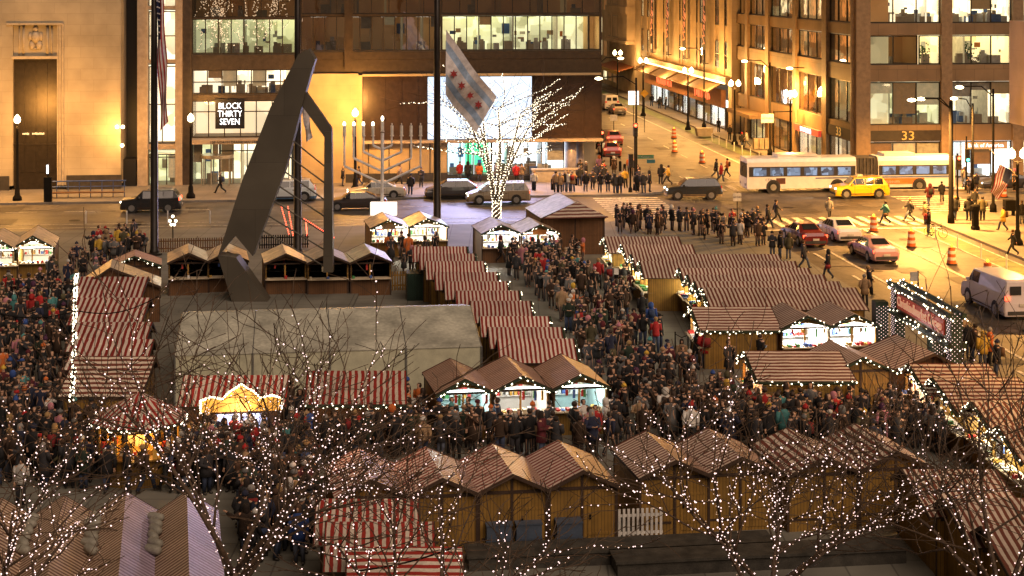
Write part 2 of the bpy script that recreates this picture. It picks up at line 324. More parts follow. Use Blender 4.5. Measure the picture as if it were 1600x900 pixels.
for k in range(60):
    u, v = rr0.choice([(rr0.uniform(30, 42), rr0.uniform(70, 131)), (rr0.uniform(-40, 28), rr0.uniform(118, 131.5)), (rr0.uniform(30, 42), rr0.uniform(141, 200))]); a = rr0.uniform(0, 6.28); q = Vector((u, v, 0))
    for j in range(rr0.randint(3, 9)):
        a += rr0.gauss(0, .4); q2 = q+Vector((math.cos(a), math.sin(a), 0))*rr0.uniform(.5, 1.4); w_ = Vector((-math.sin(a), math.cos(a), 0))*.03
        ck.add([CW((q+w_*e_+d_).x, (q+w_*e_+d_).y, .0045) for e_, d_ in ((-1, q*0), (-1, q2-q), (1, q2-q), (1, q*0))], [(0, 1, 2, 3)]); q = q2
for k in range(7):
    u = (33.6, 35.9, 38.6, 40.3, 30.2, 31.6, 36.7)[k]; 
tag(ck.build('asphalt_cracks', pm('tar_crack', (.03, .026, .022))), None, None, None, 'structure')
mh = MB()
for u, v in ((34.5, 98), (35.2, 124), (39, 108), (12, 124.5), (-12, 129), (-20, 123), (33, 150), (31, 118.5), (24, 127)): mh.lathe(tuple(CW(u, v, .003)), [(.42, 0), (.42, .006)], 14)
tag(mh.build('manhole_covers', pm('cast_iron', (.035, .03, .028), metal=.4)), None, None, None, 'structure')
# ================================================================ buildings
STONE = blocks('limestone_ashlar', (.42, .36, .26), 2.2, .95, .012, .05, .8, .75)
STONE2 = pm('limestone_trim', (.45, .38, .28), bump=.2, var=.12)
BRONZE = pm('bronze_panels', (.045, .035, .025), rough=.35, metal=.5, bump=.15)
DGLASS = glass('dark_window_glass', (.35, .33, .28), .10)
CGLASS = glass('clear_window_glass', (.92, .92, .9), .03)
GRAN = pm('dark_granite', (.05, .045, .04), rough=.4)
MULL = pm('dark_bronze_mullion', (.05, .037, .025), rough=.4, metal=.4)
SPAN = blocks('brown_stone_spandrel', (.27, .175, .09), 1.8, 2.5, .015, .1, .55)
BRST = pm('brown_granite_column', (.30, .20, .11), rough=.5, bump=.15, var=.15)
ROOMW = litroom('lit_room_white', (1, .9, .66), 1.35, .7, .9)
ROOMG = litroom('lit_room_greenish', (.9, .9, .58), .75, .75, 1.1)
ROOMY = litroom('lit_room_yellow', (1, .86, .5), .95, .6, .6)
ROOMC = litroom('lit_shop_cool_white', (.85, .95, 1), 1.8, .35, .7)
ROOMD = litroom('dim_room', (.9, .55, .25), .06, .8, .7)
BEIGE = pm('beige_partition', (.5, .42, .28), em=(1, .85, .5), es=.25); BROWNW = pm('wood_partition', (.25, .13, .05), em=(1, .6, .25), es=.12); FURN = pm('dark_furniture', (.17, .12, .075), em=(1, .7, .4), es=.05); FURNW = pm('pale_furniture', (.5, .5, .5)); LEAF = pm('office_plant', (.05, .12, .03), var=.5, scale=12)  # low emission on partitions and dark furniture stands in for room light
TUBE = pm('ceiling_light', (1, 1, 1), em=(1, .97, .85), es=3.5, var=0)
BLU = pm('blue_cloth', (.06, .12, .3)); REDM = pm('red_goods', (.5, .04, .03)); ORG = pm('orange_goods', (.6, .2, .04)); TEAL = pm('teal_goods', (.1, .3, .3))
def bay(parent, place, a0, a1, z0, z1, room, nm=3, depth=3.0, furn=6, seed=0, gl=None, mull=.09, label=None, transom=None, plant=False):
    """one window bay. place(a, d, z) -> local point: a along the facade, d inwards. Parts: window (room behind) > glass_pane, mullions"""
    rr = random.Random(seed); mb = MB()
    def bx(x0, x1, d0, d1, q0, q1, m):
        ps = [place(x, d, z) for z in (q0, q1) for (x, d) in ((x0, d0), (x1, d0), (x1, d1), (x0, d1))]
        mb.add(ps, [(0, 3, 2, 1), (4, 5, 6, 7), (0, 1, 5, 4), (1, 2, 6, 5), (2, 3, 7, 6), (3, 0, 4, 7)], m)
    bx(a0, a1, depth, depth+.1, z0, z1, 0); bx(a0, a1, .15, depth, z0-.06, z0, 1); bx(a0, a1, .15, depth, z1, z1+.06, 0)
    bx(a0-.06, a0, .15, depth, z0, z1, 0); bx(a1, a1+.06, .15, depth, z0, z1, 0)
    W = a1-a0; H = z1-z0
    for k in range(furn):
        x = a0+rr.uniform(.05, .85)*W; h = rr.uniform(.25, .5)*min(H, 2.4); ww = rr.uniform(.3, 1.1); d = rr.uniform(.4, depth*.7)
        bx(x, min(x+ww, a1-.05), d, d+.4, z0, z0+h*.8, rr.choice([1, 1, 2, 2, 1, 4]))
        if rr.random() < .5: bx(x+.05, min(x+.4, a1-.05), d, d+.1, z0+h*.8, z0+h*.8+.35, rr.choice([1, 2, 4]))
    if W > 4 and furn:
        x = a0+rr.uniform(.15, .35)*W
        while x < a1-1:
            bx(x, x+.12, .6, depth, z0, z1, rr.choice([0, 2, 6])); x += rr.uniform(1.6, 4)
    for k in range(nm):
        if furn and rr.random() < .3: xa = a0+W*k/nm; bx(xa+.1, xa+W/nm-.02, .2, .23, z1-rr.uniform(.2, .75)*H, z1, rr.choice([2, 6, 7]))
    if furn > 5:
        for k in range(int(W/1.1)):
            x = a0+rr.uniform(.02, .92)*W; d = rr.uniform(.8, depth-.3); ww = rr.uniform(.15, .6); z = z0+rr.uniform(.2, .6)*H; bx(x, min(x+ww, a1-.03), d, d+.06, z, min(z+rr.uniform(.15, .5), z1-.1), rr.choice([2, 4, 6, 7, 8, 2]))
    if furn:
        for k in range(max(1, int(W/2.5))):
            x = a0+(k+.5)*W/max(1, int(W/2.5)); bx(x-.7, min(x+.7, a1-.02), .8, 1.0, z1-.12, z1-.06, 3); bx(x-.7, min(x+.7, a1-.02), 2.0, 2.2, z1-.12, z1-.06, 3)
        if rr.random() < .7: x = a0+rr.uniform(.2, .7)*W; bx(x, x+min(.7, W*.2), depth-.08, depth-.02, z0+H*.45, z0+H*.75, rr.choice([1, 4, 2]))
    if plant:
        x = a0+W*plant
        for k in range(60): mb.octa(place(x+rr.gauss(0, .28), 1.0+rr.gauss(0, .2), z0+H*.45+rr.gauss(0, .38)), .09, 5)
        bx(x-.05, x+.05, .95, 1.05, z0, z0+H*.5, 1)
    o = mb.build('window', [room, FURN, FURNW, TUBE, BLU, LEAF, BEIGE, BROWNW, ORG], parent)
    mb = MB(); mb.add([place(a0, .1, z0), place(a1, .1, z0), place(a1, .1, z1), place(a0, .1, z1)], [(0, 1, 2, 3)]); mb.build('glass_pane', gl or CGLASS, o)
    mb = MB()
    for k in range(nm+1):
        x = a0+(W-mull)*k/nm if nm else a0
        bx(x, x+mull, 0.02, .14, z0, z1, 0)
    bx(a0, a1, 0.03, .13, z0, z0+mull, 0); bx(a0, a1, .03, .13, z1-mull, z1, 0)
    if transom: bx(a0, a1, .03, .13, transom, transom+mull, 0)
    mb.build('mullions', MULL, o)
    return o
# ---- left limestone building
V1 = 140.2
b1 = thing('limestone_building', 'tall limestone building at far left with carved panel above a dark bronze door', 'building', CW(-30, V1), TC)
def L1(px, py): u, z = FV(px, py, V1); return u+30, z
m = MB(); x0 = L1(-60, 0)[0]; xd0, zd = L1(20, 92); xd1 = L1(89, 92)[0]; x1 = L1(188.5, 0)[0]; zp0 = L1(0, 85)[1]; zp1 = L1(0, 39)[1]
m.box(x0-15, xd0, 0, 12, .5, 26); m.box(xd1, x1, 0, 12, .5, 26); m.box(xd0, xd1, 0, 12, zp1, 26); m.box(xd0, xd1, .35, 12, zd, zp1)
m.build('wall', STONE, b1)
m = MB(); m.box(x0-15, xd0-.3, -.12, 0.3, 0, 1.35); m.box(xd1+.8, x1+.05, -.12, .3, 0, 1.35); m.build('plinth', GRAN, b1)
m = MB(); m.box(xd0, xd1, .45, .7, 0, zd)
for k in range(4): m.box(xd0+.15+k*.95, xd0+.9+k*.95, .40, .46, 1.6, zd-.3)
m.box(xd0, xd1, .3, .5, 3.9, 4.05); m.build('bronze_door', BRONZE, b1)
m = MB(); zz_ = L1(0, 210)[1]; xa_ = L1(34, 0)[0]; rr_ = random.Random(4)
for k in range(16):
    if k in (5, 6): continue
    m.box(xa_+k*.115, xa_+k*.115+.08, .33, .36, zz_-rr_.uniform(.06, .1), zz_+rr_.uniform(.05, .1))
m.build('letters', pm('brass_letter', (.6, .45, .2), em=(1, .8, .4), es=1.2, var=0), b1)
m = MB()
for k, xx in enumerate((xd1+.02, xd1+.22, xd1+.45)): m.box(xx, xx+.12, -.06-k*.03, .3, .5, zp1+.1)
m.box(xd0-.5, xd1+.5, -.15, .35, zp1, zp1+.16); m.box(xd0-.1, xd1+.1, -.08, .35, zd-.02, zd+.22); m.build('door_surround', STONE2, b1)
rl = MB(); cx = (xd0+xd1)/2
for k in range(7): rl.lathe((cx, .34, zp0+.35), [(.05, 0), (.3, .1+k*.02), (.05, .2)], 6) if k == 0 else None
rl.ball((cx, .3, zp0+2.15), .24); rl.ball((cx, .32, zp0+1.45), .42, sq=1.3); rl.ball((cx-.45, .32, zp0+1.5), .2, sq=2); rl.ball((cx+.45, .32, zp0+1.5), .2, sq=2)
rl.ball((cx-.3, .34, zp0+.75), .3, sq=1.4); rl.ball((cx+.3, .34, zp0+.75), .3, sq=1.4)
for sx in (-1, 1):
    rl.box(cx+sx*1.0-.1, cx+sx*1.0+.1, .22, .4, zd+.3, zp1-.15); rl.box(cx+sx*1.35-.06, cx+sx*1.35+.06, .26, .4, zd+.3, zp1-.15)
rl.build('relief_carving', STONE2, b1, smooth=True)
# ---- narrow dark tower recess + block with glass
V2 = 142.6
b2 = thing('glass_shopping_building', 'wide glass and stone building behind the street with a giant lit video screen', 'building', CW(-20, V2), TC)
def L2(px, py=0, V=V2): u, z = FV(px, py, V); return u+20, z
X = lambda px: L2(px)[0]
ZZ = lambda py: L2(500, py)[1]
def pl2(a, d, z): return (a, d, z)
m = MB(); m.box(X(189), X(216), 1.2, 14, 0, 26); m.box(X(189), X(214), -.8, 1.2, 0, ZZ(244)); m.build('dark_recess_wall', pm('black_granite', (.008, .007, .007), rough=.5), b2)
LST = pm('pinkish_stone', (.42, .33, .24), var=.12, bump=.1)
m = MB(); m.box(X(216), X(232), -.7, 5, 0, 26); m.box(X(275), X(286), -.7, 5, 0, 26); m.box(X(232), X(275), -.5, 5, ZZ(230), ZZ(224)+.1)
for py in (97, 14): m.box(X(232), X(275), -.4, .3, ZZ(py), ZZ(py)+.3)
m.build('stone_pier', LST, b2)
for k, (ya, yb) in enumerate(((13, -90), (96, 16), (223, 101))): bay(b2, pl2, X(232), X(275), ZZ(ya)+.1, ZZ(yb)-.05, ROOMW, nm=2, depth=2, furn=0, seed=k, transom=ZZ((ya+yb)/2))
bay(b2, pl2, X(232), X(275), 0.02, ZZ(238), ROOMG, nm=3, depth=3, furn=2, seed=77, transom=2.5)
# curtain wall part x 286..462
def floorband(x0, x1, ytop, ybot, room, nm, seed, fur=7, gl=None, tr=None, depth=4, pl=False): return bay(b2, pl2, X(x0), X(x1), ZZ(ybot), ZZ(ytop), room, nm=nm, depth=depth, furn=fur, seed=seed, gl=gl, transom=tr, plant=pl)
floorband(300, 462, -60, 27, ROOMD, 6, 1, 3, DGLASS)
floorband(300, 462, 29, 84, ROOMG, 8, 2, 8, glass('office_glass', (.6, .6, .52), .14))
floorband(300, 462, 108, 146, ROOMW, 7, 3, 14, glass('office_glass_b', (.8, .78, .75), .06), tr=ZZ(128), depth=2.2)
floorband(300, 500, 156, 213, litroom('lobby_glow', (1, .82, .55), 1.0, .25, .4), 8, 4, 0, CGLASS, tr=ZZ(174))
floorband(300, 345, 222, 286.5, ROOMG, 3, 5, 2, CGLASS); floorband(300+42, 452, 222, 286.5, ROOMW, 5, 6, 5, CGLASS, tr=ZZ(235))
m = MB(); m.box(X(286), X(300), -.3, 5, 0, 26); m.box(X(300), X(462), -.02, 5, ZZ(108), ZZ(85)); m.box(X(300), X(462), -.02, 5, ZZ(156), ZZ(147)); m.box(X(300), X(462), -.02, .3, ZZ(29), ZZ(27))
m.build('spandrel', pm('bronze_grey_spandrel', (.10, .075, .055), rough=.35, metal=.3), b2)
m = MB(); m.box(X(300), X(462), -1.6, .1, ZZ(221), ZZ(214)); cn = m.build('canopy', LST, b2)
text('108 NORTH DEARBORN STREET', .32, pm('black_letter', (.03, .03, .03)), 'letters', cn, (X(372), -1.63, ZZ(218)))
# revolving door
m = MB(); cx, cy = X(340), -.4
m.lathe((cx, cy, 2.5), [(1.45, 0), (1.45, .3)], 20)
for k in range(10):
    a = 2*math.pi*k/10; m.box(cx+1.35*math.cos(a)-.05, cx+1.35*math.cos(a)+.05, cy+1.35*math.sin(a)-.05, cy+1.35*math.sin(a)+.05, 0, 2.5)
m.build('revolving_door', pm('pale_metal', (.45, .42, .36), rough=.35, metal=.6), b2)
# BLOCK THIRTY SEVEN sign
sg = thing('blade_sign', 'black square sign reading BLOCK THIRTY SEVEN in white letters on the glass front', 'sign', CW(-20, V2)+Vector((0, 0, 0)), TC)
m = MB(); m.box(X(337), X(382.5), -.5, -.1, ZZ(199), ZZ(153)); m.build('panel', pm('black_sign_face', (.01, .012, .02), rough=.3), sg)
WL = pm('lit_white_letter', (1, 1, 1), em=(.8, .92, 1), es=2.2, var=0)
for k, t_ in enumerate(('BLOCK', 'THIRTY', 'SEVEN')): text(t_, .78, WL, 'letters', sg, (X(359.8), -.53, ZZ(164+k*12.2)), sx=.8, ext=.03)
sl_ = thing('reflected_tree_lights', 'tangle of tiny warm lights hanging inside the upper left glass front', 'string lights', CW(-20, V2), TC); m = MB(); wv_ = MB(); rr_ = random.Random(31)  # bulbs behind the glass imitate tree lights reflected in it
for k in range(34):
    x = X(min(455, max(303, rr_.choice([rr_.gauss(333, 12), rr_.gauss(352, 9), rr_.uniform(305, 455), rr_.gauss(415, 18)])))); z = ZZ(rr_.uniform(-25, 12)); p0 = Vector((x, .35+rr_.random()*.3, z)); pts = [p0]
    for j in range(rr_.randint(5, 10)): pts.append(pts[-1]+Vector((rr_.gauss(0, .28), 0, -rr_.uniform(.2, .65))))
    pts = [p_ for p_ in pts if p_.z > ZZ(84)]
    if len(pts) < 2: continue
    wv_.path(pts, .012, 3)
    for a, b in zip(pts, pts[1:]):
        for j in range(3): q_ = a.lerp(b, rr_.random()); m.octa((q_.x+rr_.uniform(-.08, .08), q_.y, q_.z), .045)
wv_.build('wire', STEEL, sl_); m.build('bulb', pm('reflection_bulb', (1, .8, .6), em=(1, .72, .5), es=3, var=0), sl_)
# centre part x 462..940
floorband(470, 690, 25, 80, ROOMD, 12, 11, 5, glass('night_glass', (.45, .42, .38), .3))
floorband(690, 920, 25, 80, ROOMG, 12, 12, 16, glass('office_glass_c', (.85, .85, .8), .05), depth=3)
floorband(920, 938, 25, 80, ROOMD, 1, 13, 0)
floorband(470, 690, -70, 22, ROOMD, 8, 14, 2, glass('night_glass2', (.4, .3, .2), .35)); floorband(690, 938, -70, 22, ROOMD, 9, 15, 2, glass('night_glass2', (.4, .3, .2), .35))
m = MB(); m.box(X(462), X(940), -.05, 6, ZZ(93), ZZ(81)); m.box(X(462), X(940), -.04, .3, ZZ(24.8), ZZ(22.2)); m.box(X(462), X(940), 0, 6, ZZ(118), ZZ(93)-.01); m.box(X(462), X(470), -.02, .5, ZZ(81), 26); m.box(X(938), X(940), -.02, 8, ZZ(81), 26)
m.box(X(538), X(551), -.6, 0, ZZ(110), 26); m.build('spandrel', pm('brown_metal_spandrel', (.065, .045, .028), rough=.4, metal=.3), b2)
AMB = blocks('smooth_sandstone_panels', (.50, .37, .20), 2.4, 1.25, .01, .04, .6, .8)
m = MB(); m.box(X(462), X(560), -.3, 5, 0, ZZ(115)); m.box(X(560), X(566), -.5, 3, 0, ZZ(118)); m.box(X(566), X(938), -.45, 3, ZZ(119.5), ZZ(116)); m.build('sandstone_wall', AMB, b2)
m = MB(); m.box(X(566), X(940), .1, 5, ZZ(220), ZZ(119.6))
for k in range(14): m.box(X(575+k*26), X(575+k*26)+.05, .04, .1, ZZ(219), ZZ(121))
m.build('dark_panel_wall', pm('dark_brown_panel', (.05, .03, .022), rough=.3, metal=.2), b2)
m = MB(); m.box(X(566), X(940), -.9, 5, ZZ(224), ZZ(220.2)); m.build('soffit', LST, b2)
m = MB(); m.box(X(566), X(698), -.1, 4, .0, ZZ(224.2)); m.build('beige_wall', AMB, b2)
m = MB()
for px in (575, 607, 639, 671): m.box(X(px), X(px)+.08, -.14, -.1, 0.4, ZZ(225))
m.box(X(540), X(698), -.35, -.1, .02, .9); m.build('wall_base', GRAN, b2)
bay(b2, pl2, X(698), X(740), .6, ZZ(224.5), litroom('shop_blue_white', (.75, .88, 1), 1.3, .4, .6), nm=2, depth=3, furn=3, seed=20)
bay(b2, pl2, X(731), X(768), .6, ZZ(224.5), litroom('shop_green', (.08, .75, .32), .75, .2, .6), nm=1, depth=2.4, furn=2, seed=21)
bay(b2, pl2, X(768), X(882), .6, ZZ(224.5), ROOMC, nm=4, depth=3.5, furn=12, seed=22)
m = MB(); m.box(X(698), X(940), -.3, .1, 0, .6); m.build('shop_plinth', GRAN, b2)
m = MB(); m.bar((X(893), .6, 0), (X(893), .6, ZZ(224)), .55, 12); m.bar((X(912), 1.6, 0), (X(908), 1.6, ZZ(224)), .4, 12); m.build('column', pm('grey_violet_column', (.35, .33, .4), rough=.35), b2, smooth=True)
m = MB(); m.box(X(918), X(938), 3, 5, 0, ZZ(224)); m.box(X(882), X(940), 4.8, 5.2, 0, ZZ(224)); m.build('corner_back_wall', AMB, b2)
m = MB(); m.box(X(210), X(940), 6.5, 30, 0, 26.5); m.box(X(210), X(940), .2, 30, 26, 26.6); m.build('inner_block', GRAN, b2)
m = MB(); m.box(X(938.5), X(940.5), .1, 60, ZZ(220), 26); m.build('side_wall', pm('brown_metal_spandrel', None), b2)
# video screen
vs = thing('video_screen', 'huge glowing white video screen on the dark wall behind the flag', 'video screen', CW(-20, V2), TC)
m = MB(); m.box(X(667), X(831), -.35, .05, ZZ(219.5), ZZ(120)); m.build('screen_housing', GRAN, vs)
def screenmat():
    m = bpy.data.materials.new('screen_image'); m.use_nodes = True; t = m.node_tree; b = t.nodes['Principled BSDF']; L = t.links.new
    tc = N(t, 'ShaderNodeTexCoord'); sp = N(t, 'ShaderNodeSeparateXYZ'); L(tc.outputs['Object'], sp.inputs[0])
    no = N(t, 'ShaderNodeTexNoise'); no.inputs['Scale'].default_value = .35; L(tc.outputs['Object'], no.inputs['Vector'])
    cr = N(t, 'ShaderNodeValToRGB'); cr.color_ramp.elements[0].position = .3; cr.color_ramp.elements[0].color = (.5, .68, 1, 1); cr.color_ramp.elements[1].position = .62; cr.color_ramp.elements[1].color = (.82, .9, 1, 1)
    L(no.outputs[0], cr.inputs[0]); b.inputs['Base Color'].default_value = (.02, .02, .02, 1); L(cr.outputs[0], b.inputs['Emission Color']); b.inputs['Emission Strength'].default_value = 1.5
    m.cycles.emission_sampling = 'NONE'; return m
m = MB(); m.box(X(668), X(830), -.38, -.352, ZZ(218.8), ZZ(121)); m.build('display', screenmat(), vs)
p = CW(-20+(X(668)+X(830))/2, V2-.9, (ZZ(219)+ZZ(121))/2)
lamp('AREA', p, 3800, (.62, .58, 1), size=9, sy=5.4, rot=(R(-90), 0, TC))
# ---- storefront building across the side street
U3 = 45.4
b3 = thing('tan_department_store', 'tan stone store with tall banners, brown awning and a bright white shop front', 'building', CW(U3, 187), TC)
def S(px, py): v, z = FU(px, py, U3); return v-187, z
def pl3(a, d, z): return (d, a, z)
TAN = blocks('tan_terracotta_front', (.48, .36, .22), 1.6, .8, .012, .06, .7, .8)
va = S(1145, 100)[0]; vb = S(993, 60)[0]; vc = S(958, 50)[0]
ztop = 30; zc = S(1135, 125)[1]
# window columns by pixel; piers between
wins = [(1002, 1005.5), (1011, 1014), (1016, 1021), (1036, 1038), (1040.5, 1045), (1061, 1063.5), (1066, 1071.5), (1087.5, 1090), (1093, 1101), (1117, 1123.5), (1131.5, 1136)]
rows = [(16.2, 22.5), (10.6, 14.4), (5.9, 9.4)]
zz = [S(1000, 25)[1], S(1000, 44)[1], S(1000, 78)[1]]
R_ = [(zz[0], zz[0]+4.2), (zz[2], zz[1])]
m = MB(); edges = [S(a, 0)[0] for w_ in wins for a in w_]; ys = sorted([va, vb]+edges)
for i in range(0, len(ys)-1, 2): m.box(0, 8, ys[i], ys[i+1], zc-.55, ztop)
ylo, yhi = min(va, vb), max(va, vb)
for (za, zb) in ((zc-.6, R_[1][0]), (R_[1][1], R_[0][0]), (R_[0][1], ztop)):
    m.box(.12, 8, ylo, yhi, za, zb)
m.box(-.15, 8, ylo-.1, ylo+1.6, 0, ztop)
m.build('wall', TAN, b3)
for i, (a, b) in enumerate(wins):
    for j, (za, zb) in enumerate(R_):
        ya, yb = sorted((S(a, 0)[0], S(b, 0)[0]))
        bay(b3, pl3, ya, yb, za, zb, ROOMY if (i*3+j) % 4 == 0 else ROOMD, nm=1, depth=1.6, furn=0, seed=i, mull=.12, transom=(za+zb)/2)
# lit cornice, awning, sign band, shop front
m = MB(); m.box(-.9, .1, ylo, S(1012, 0)[0], zc-.3, zc+.5); m.build('cornice', TAN, b3); m = MB(); m.box(-1.0, -.91, ylo, S(1012, 0)[0], zc-.32, zc-.12); m.build('light_strip', pm('cornice_light', (1, .8, .5), em=(1, .72, .35), es=3, var=0), b3)
for k in range(5): w_ = CW(U3-2.5, 187+ylo+4+k*(yhi-ylo-6)/4.0, zc-.2); lamp('POINT', w_, 1500, (1, .55, .18), .4)
AW = pm('brown_awning_cloth', (.20, .12, .055), bump=.2)
ya_, yb_ = S(1133, 0)[0], S(1012, 0)[0]; za_ = zc-.35; zb_ = S(1132, 143)[1]
m = MB(); m.slab((-.05, ya_, za_), (-.05, yb_, za_), (-2.1, yb_, zb_), (-2.1, ya_, zb_), .06)
for k in range(5):
    y = ya_+(yb_-ya_)*k/4.0; m.bar((-.05, y, za_+.1), (-2.15, y, zb_+.1), .09, 4)
m.build('awning', AW, b3)
zs = S(1132, 168)[1]
m = MB(); m.box(-.5, .1, ya_, yb_, zs, zb_+.2); sb_ = m.build('sign_band', pm('pale_orange_sign_band', (.62, .32, .2), var=.1), b3)
REDL = pm('red_glowing_letter', (1, .2, .1), em=(1, .16, .05), es=2.0, var=0)
def scrib(par, mat, p, du, n, h, w_, name='letters', seed=1):      # lettering too small to read in the photo: a row of letter-like strokes
    rr = random.Random(seed); m = MB(); du = Vector(du).normalized(); up = Vector((0, 0, 1)) if abs(du.z) < .5 else Vector((0, 1, 0))
    for k in range(n):
        c = Vector(p)+du*(k-(n-1)/2)*w_; hh = h*rr.uniform(.32, .5)
        m.bar(c-up*hh+du*w_*.1, c+up*hh-du*w_*.1, h*.07, 4)
        if rr.random() < .8: m.bar(c+du*w_*.3-up*hh*.9, c+du*w_*.3+up*hh*rr.uniform(0, .9), h*.07, 4); m.bar(c+up*hh*rr.choice([-.9, 0, .9]), c+du*w_*.3+up*hh*rr.choice([-.9, 0, .8]), h*.07, 4)
    return m.build(name, mat, par)
scrib(sb_, REDL, (-.53, S(1103, 0)[0], (zs+zb_)/2), (0, -1, 0), 9, 1.0, 1.0, seed=2); scrib(sb_, REDL, (-.53, S(1043, 0)[0], (zs+zb_)/2), (0, -1, 0), 9, 1.0, 1.2, seed=3)
SHOPW = litroom('shop_brilliant_white', (.95, 1, .97), 1.7, .25, .5)
ys = [S(p_, 0)[0] for p_ in (1133, 1110, 1087, 1066, 1053, 1034, 1017)]
for i in range(6):
    bay(b3, pl3, ys[i]+.1, ys[i+1]-.1, .25, zs-.05, SHOPW, nm=2, depth=3, furn=4, seed=40+i, mull=.12)
m = MB()
for y in ys: m.box(-.02, .5, y-.1, y+.1, 0, zs)
m.build('shop_pier', GRAN, b3)
# banners
BAN = pm('black_banner_cloth', (.02, .018, .02)); BANL = pm('banner_letter', (.75, .3, .14), em=(1, .45, .25), es=.25, var=0)
for i, px in enumerate((1024.5, 1049, 1076, 1107)):
    y, _ = S(px, 0); ztp = 19; zb2 = S(px, (82, 86, 92, 100)[i])[1]
    bn = thing('street_banner', 'tall black vertical banner with orange lettering, %s from the street corner on the tan store' % ('farthest', 'third', 'second', 'nearest')[i], 'banner', CW(U3, 187), TC, 'black banners on the tan store')
    m = MB(); m.box(-.62, -.56, y-.75, y+.75, zb2, ztp); m.build('cloth', BAN, bn)
    m = MB(); m.bar((0, y, ztp-.1), (-.7, y, ztp-.1), .05); m.bar((0, y, zb2+.05), (-.7, y, zb2+.05), .05); m.build('bracket', STEEL, bn)
    text('Walgreens', 1.9, BANL, 'letters', bn, (-.64, y-.05, zb2+2.0), rot=(0, R(-90), 0), align='LEFT', sx=1.05, shear=.3)
    m = MB(); m.box(-.66, -.63, y-.35, y+.35, zb2+.5, zb2+1.3); m.build('emblem', pm('pale_emblem', (.6, .5, .5)), bn)
# ---- corner building further along, with bay windows
b4 = thing('bay_window_building', 'pale tan building with stacked bay windows beyond the banner store', 'building', CW(U3, 187), TC)
y0, y1 = vb+.05, vc
m = MB(); m.box(0, 8, y0, y1+4, 0, 30); m.box(-1.3, 0, y0+.4, y1-1, S(975, 64)[1], 30); m.box(-1.5, 0, y0+.3, y1-.9, S(975, 20)[1], S(975, 9)[1]); m.box(-1.5, 0, y0+.3, y1-.9, S(975, 66)[1], S(975, 61)[1])
m.build('wall', TAN, b4)
for i, (a, b) in enumerate(((978, 969), (966, 962))):
    for (pa, pb) in ((58, 24), (7, -60)):
        q0, q1 = sorted((S(a, 0)[0], S(b, 0)[0])); bay(b4, lambda a_, d, z: (d-1.35, a_, z), q0, q1, S(975, pa)[1], S(975, pb)[1], ROOMD, nm=1, depth=1, furn=0, seed=i)
m = MB(); m.slab((-.02, y0+1, 4.6), (-.02, y1, 4.6), (-2.6, y1, 3.8), (-2.6, y0+1, 3.8), .1); m.build('awning', pm('orange_brown_awning', (.35, .12, .04)), b4)
m = MB(); m.box(-2.7, -2.6, y0+1, y1, 3.3, 3.85); m.build('awning_valance', pm('yellow_valance', (.6, .38, .08)), b4)
bay(b4, pl3, y0+1, y1+3, .3, 3.6, ROOMY, nm=4, depth=2, furn=3, seed=9)
# far street canyon: plainer blocks continuing on both sides
for i, (u0, u1, v0, v1, h, mt, lab) in enumerate(((45.4, 60, 262, 330, 34, TAN, 'distant tan building down the side street beyond the bay windows'), (45.4, 60, 332, 420, 40, STONE, 'farthest pale building closing the right side of the side street'), (8, 23.4, 176, 250, 30, SPAN, 'dark building behind the glass block along the side street'), (10, 23.4, 255, 420, 36, TAN, 'far building at left side of the side street seen past the glass block'), (20, 60, 430, 440, 45, STONE, 'very distant building closing off the end of the side street'))):
    bb = thing('office_block', lab, 'building', CW(u0, v0), TC)
    m = MB(); m.box(0, u1-u0, 0, v1-v0, 0, h); m.build('wall', mt, bb)
    m = MB(); left = u0 > 40; X0 = -.06 if left else u1-u0+.02
    for a in range(int((v1-v0)/5)):
        for z in (1, 5, 9, 13, 17):
            if random.random() < .75: m.box(X0, X0+.04, a*5+1, a*5+4, z, z+2.6, random.choice([0, 1, 1]))
    if i == 4:
        for a in range(8):
            for z in (1, 5, 9, 13): m.box(a*5+1, a*5+4, -.06, 0, z, z+2.6, a % 2)
    m.build('window', [ROOMY, ROOMD], bb)
# ---- number 33 building
b5 = thing('brown_office_building', 'brown granite office building with lit rooms and gold number 33 on the corner', 'building', CW(46, 140), TC)
def A(px, py): u, z = FV(px, py, 140); return u-46, z
def Bf(px, py): v, z = FU(px, py, 46); return v-140, z
def plA(a, d, z): return (a, d, z)
def plB(a, d, z): return (d, a, z)
zf = [(3.45, .2), (8.85, 5.0), (13.05, 10.45), (17.6, 14.2), (22, 18.6)]     # top, bottom of window rows
ac = [A(1346, 0)[0], A(1358, 0)[0], A(1469, 0)[0], A(1486, 0)[0], A(1580, 0)[0], A(1597, 0)[0], A(1700, 0)[0]]
m = MB()
for i in range(0, 6, 2): m.box(ac[i]-.0, ac[i+1], -.35, .6, 0, 24)
m.box(-.1, ac[1], -.4, .6, 0, 24)
bcol = [Bf(p_, 0)[0] for p_ in (1345, 1336, 1296, 1289, 1248, 1243, 1205, 1200, 1172, 1168, 1150, 1146)]
for i in range(0, 12, 2):
    y0, y1 = sorted((bcol[i], bcol[i+1])); m.box(-.35, .6, max(y0, .62), y1, 0, 24)
m.build('column', BRST, b5)
m = MB()
xa, yb = ac[6], bcol[-1]
for za, zb in ((3.5, 5.0), (8.9, 10.4), (13.1, 14.15), (17.65, 18.55), (22.05, 24)):
    m.box(ac[1], xa, -.2, .5, za, zb); m.box(-.2, .5, .62, yb, za, zb)
m.build('spandrel', SPAN, b5)
m = MB(); m.box(ac[1]+.02, ac[2]-.02, -.26, -.19, 3.55, 4.5); m.box(-.26, -.19, bcol[1]+.05, bcol[2]-.05, 3.55, 4.5); m.build('sign_band', pm('dark_sign_band', (.035, .028, .022), rough=.4), b5)
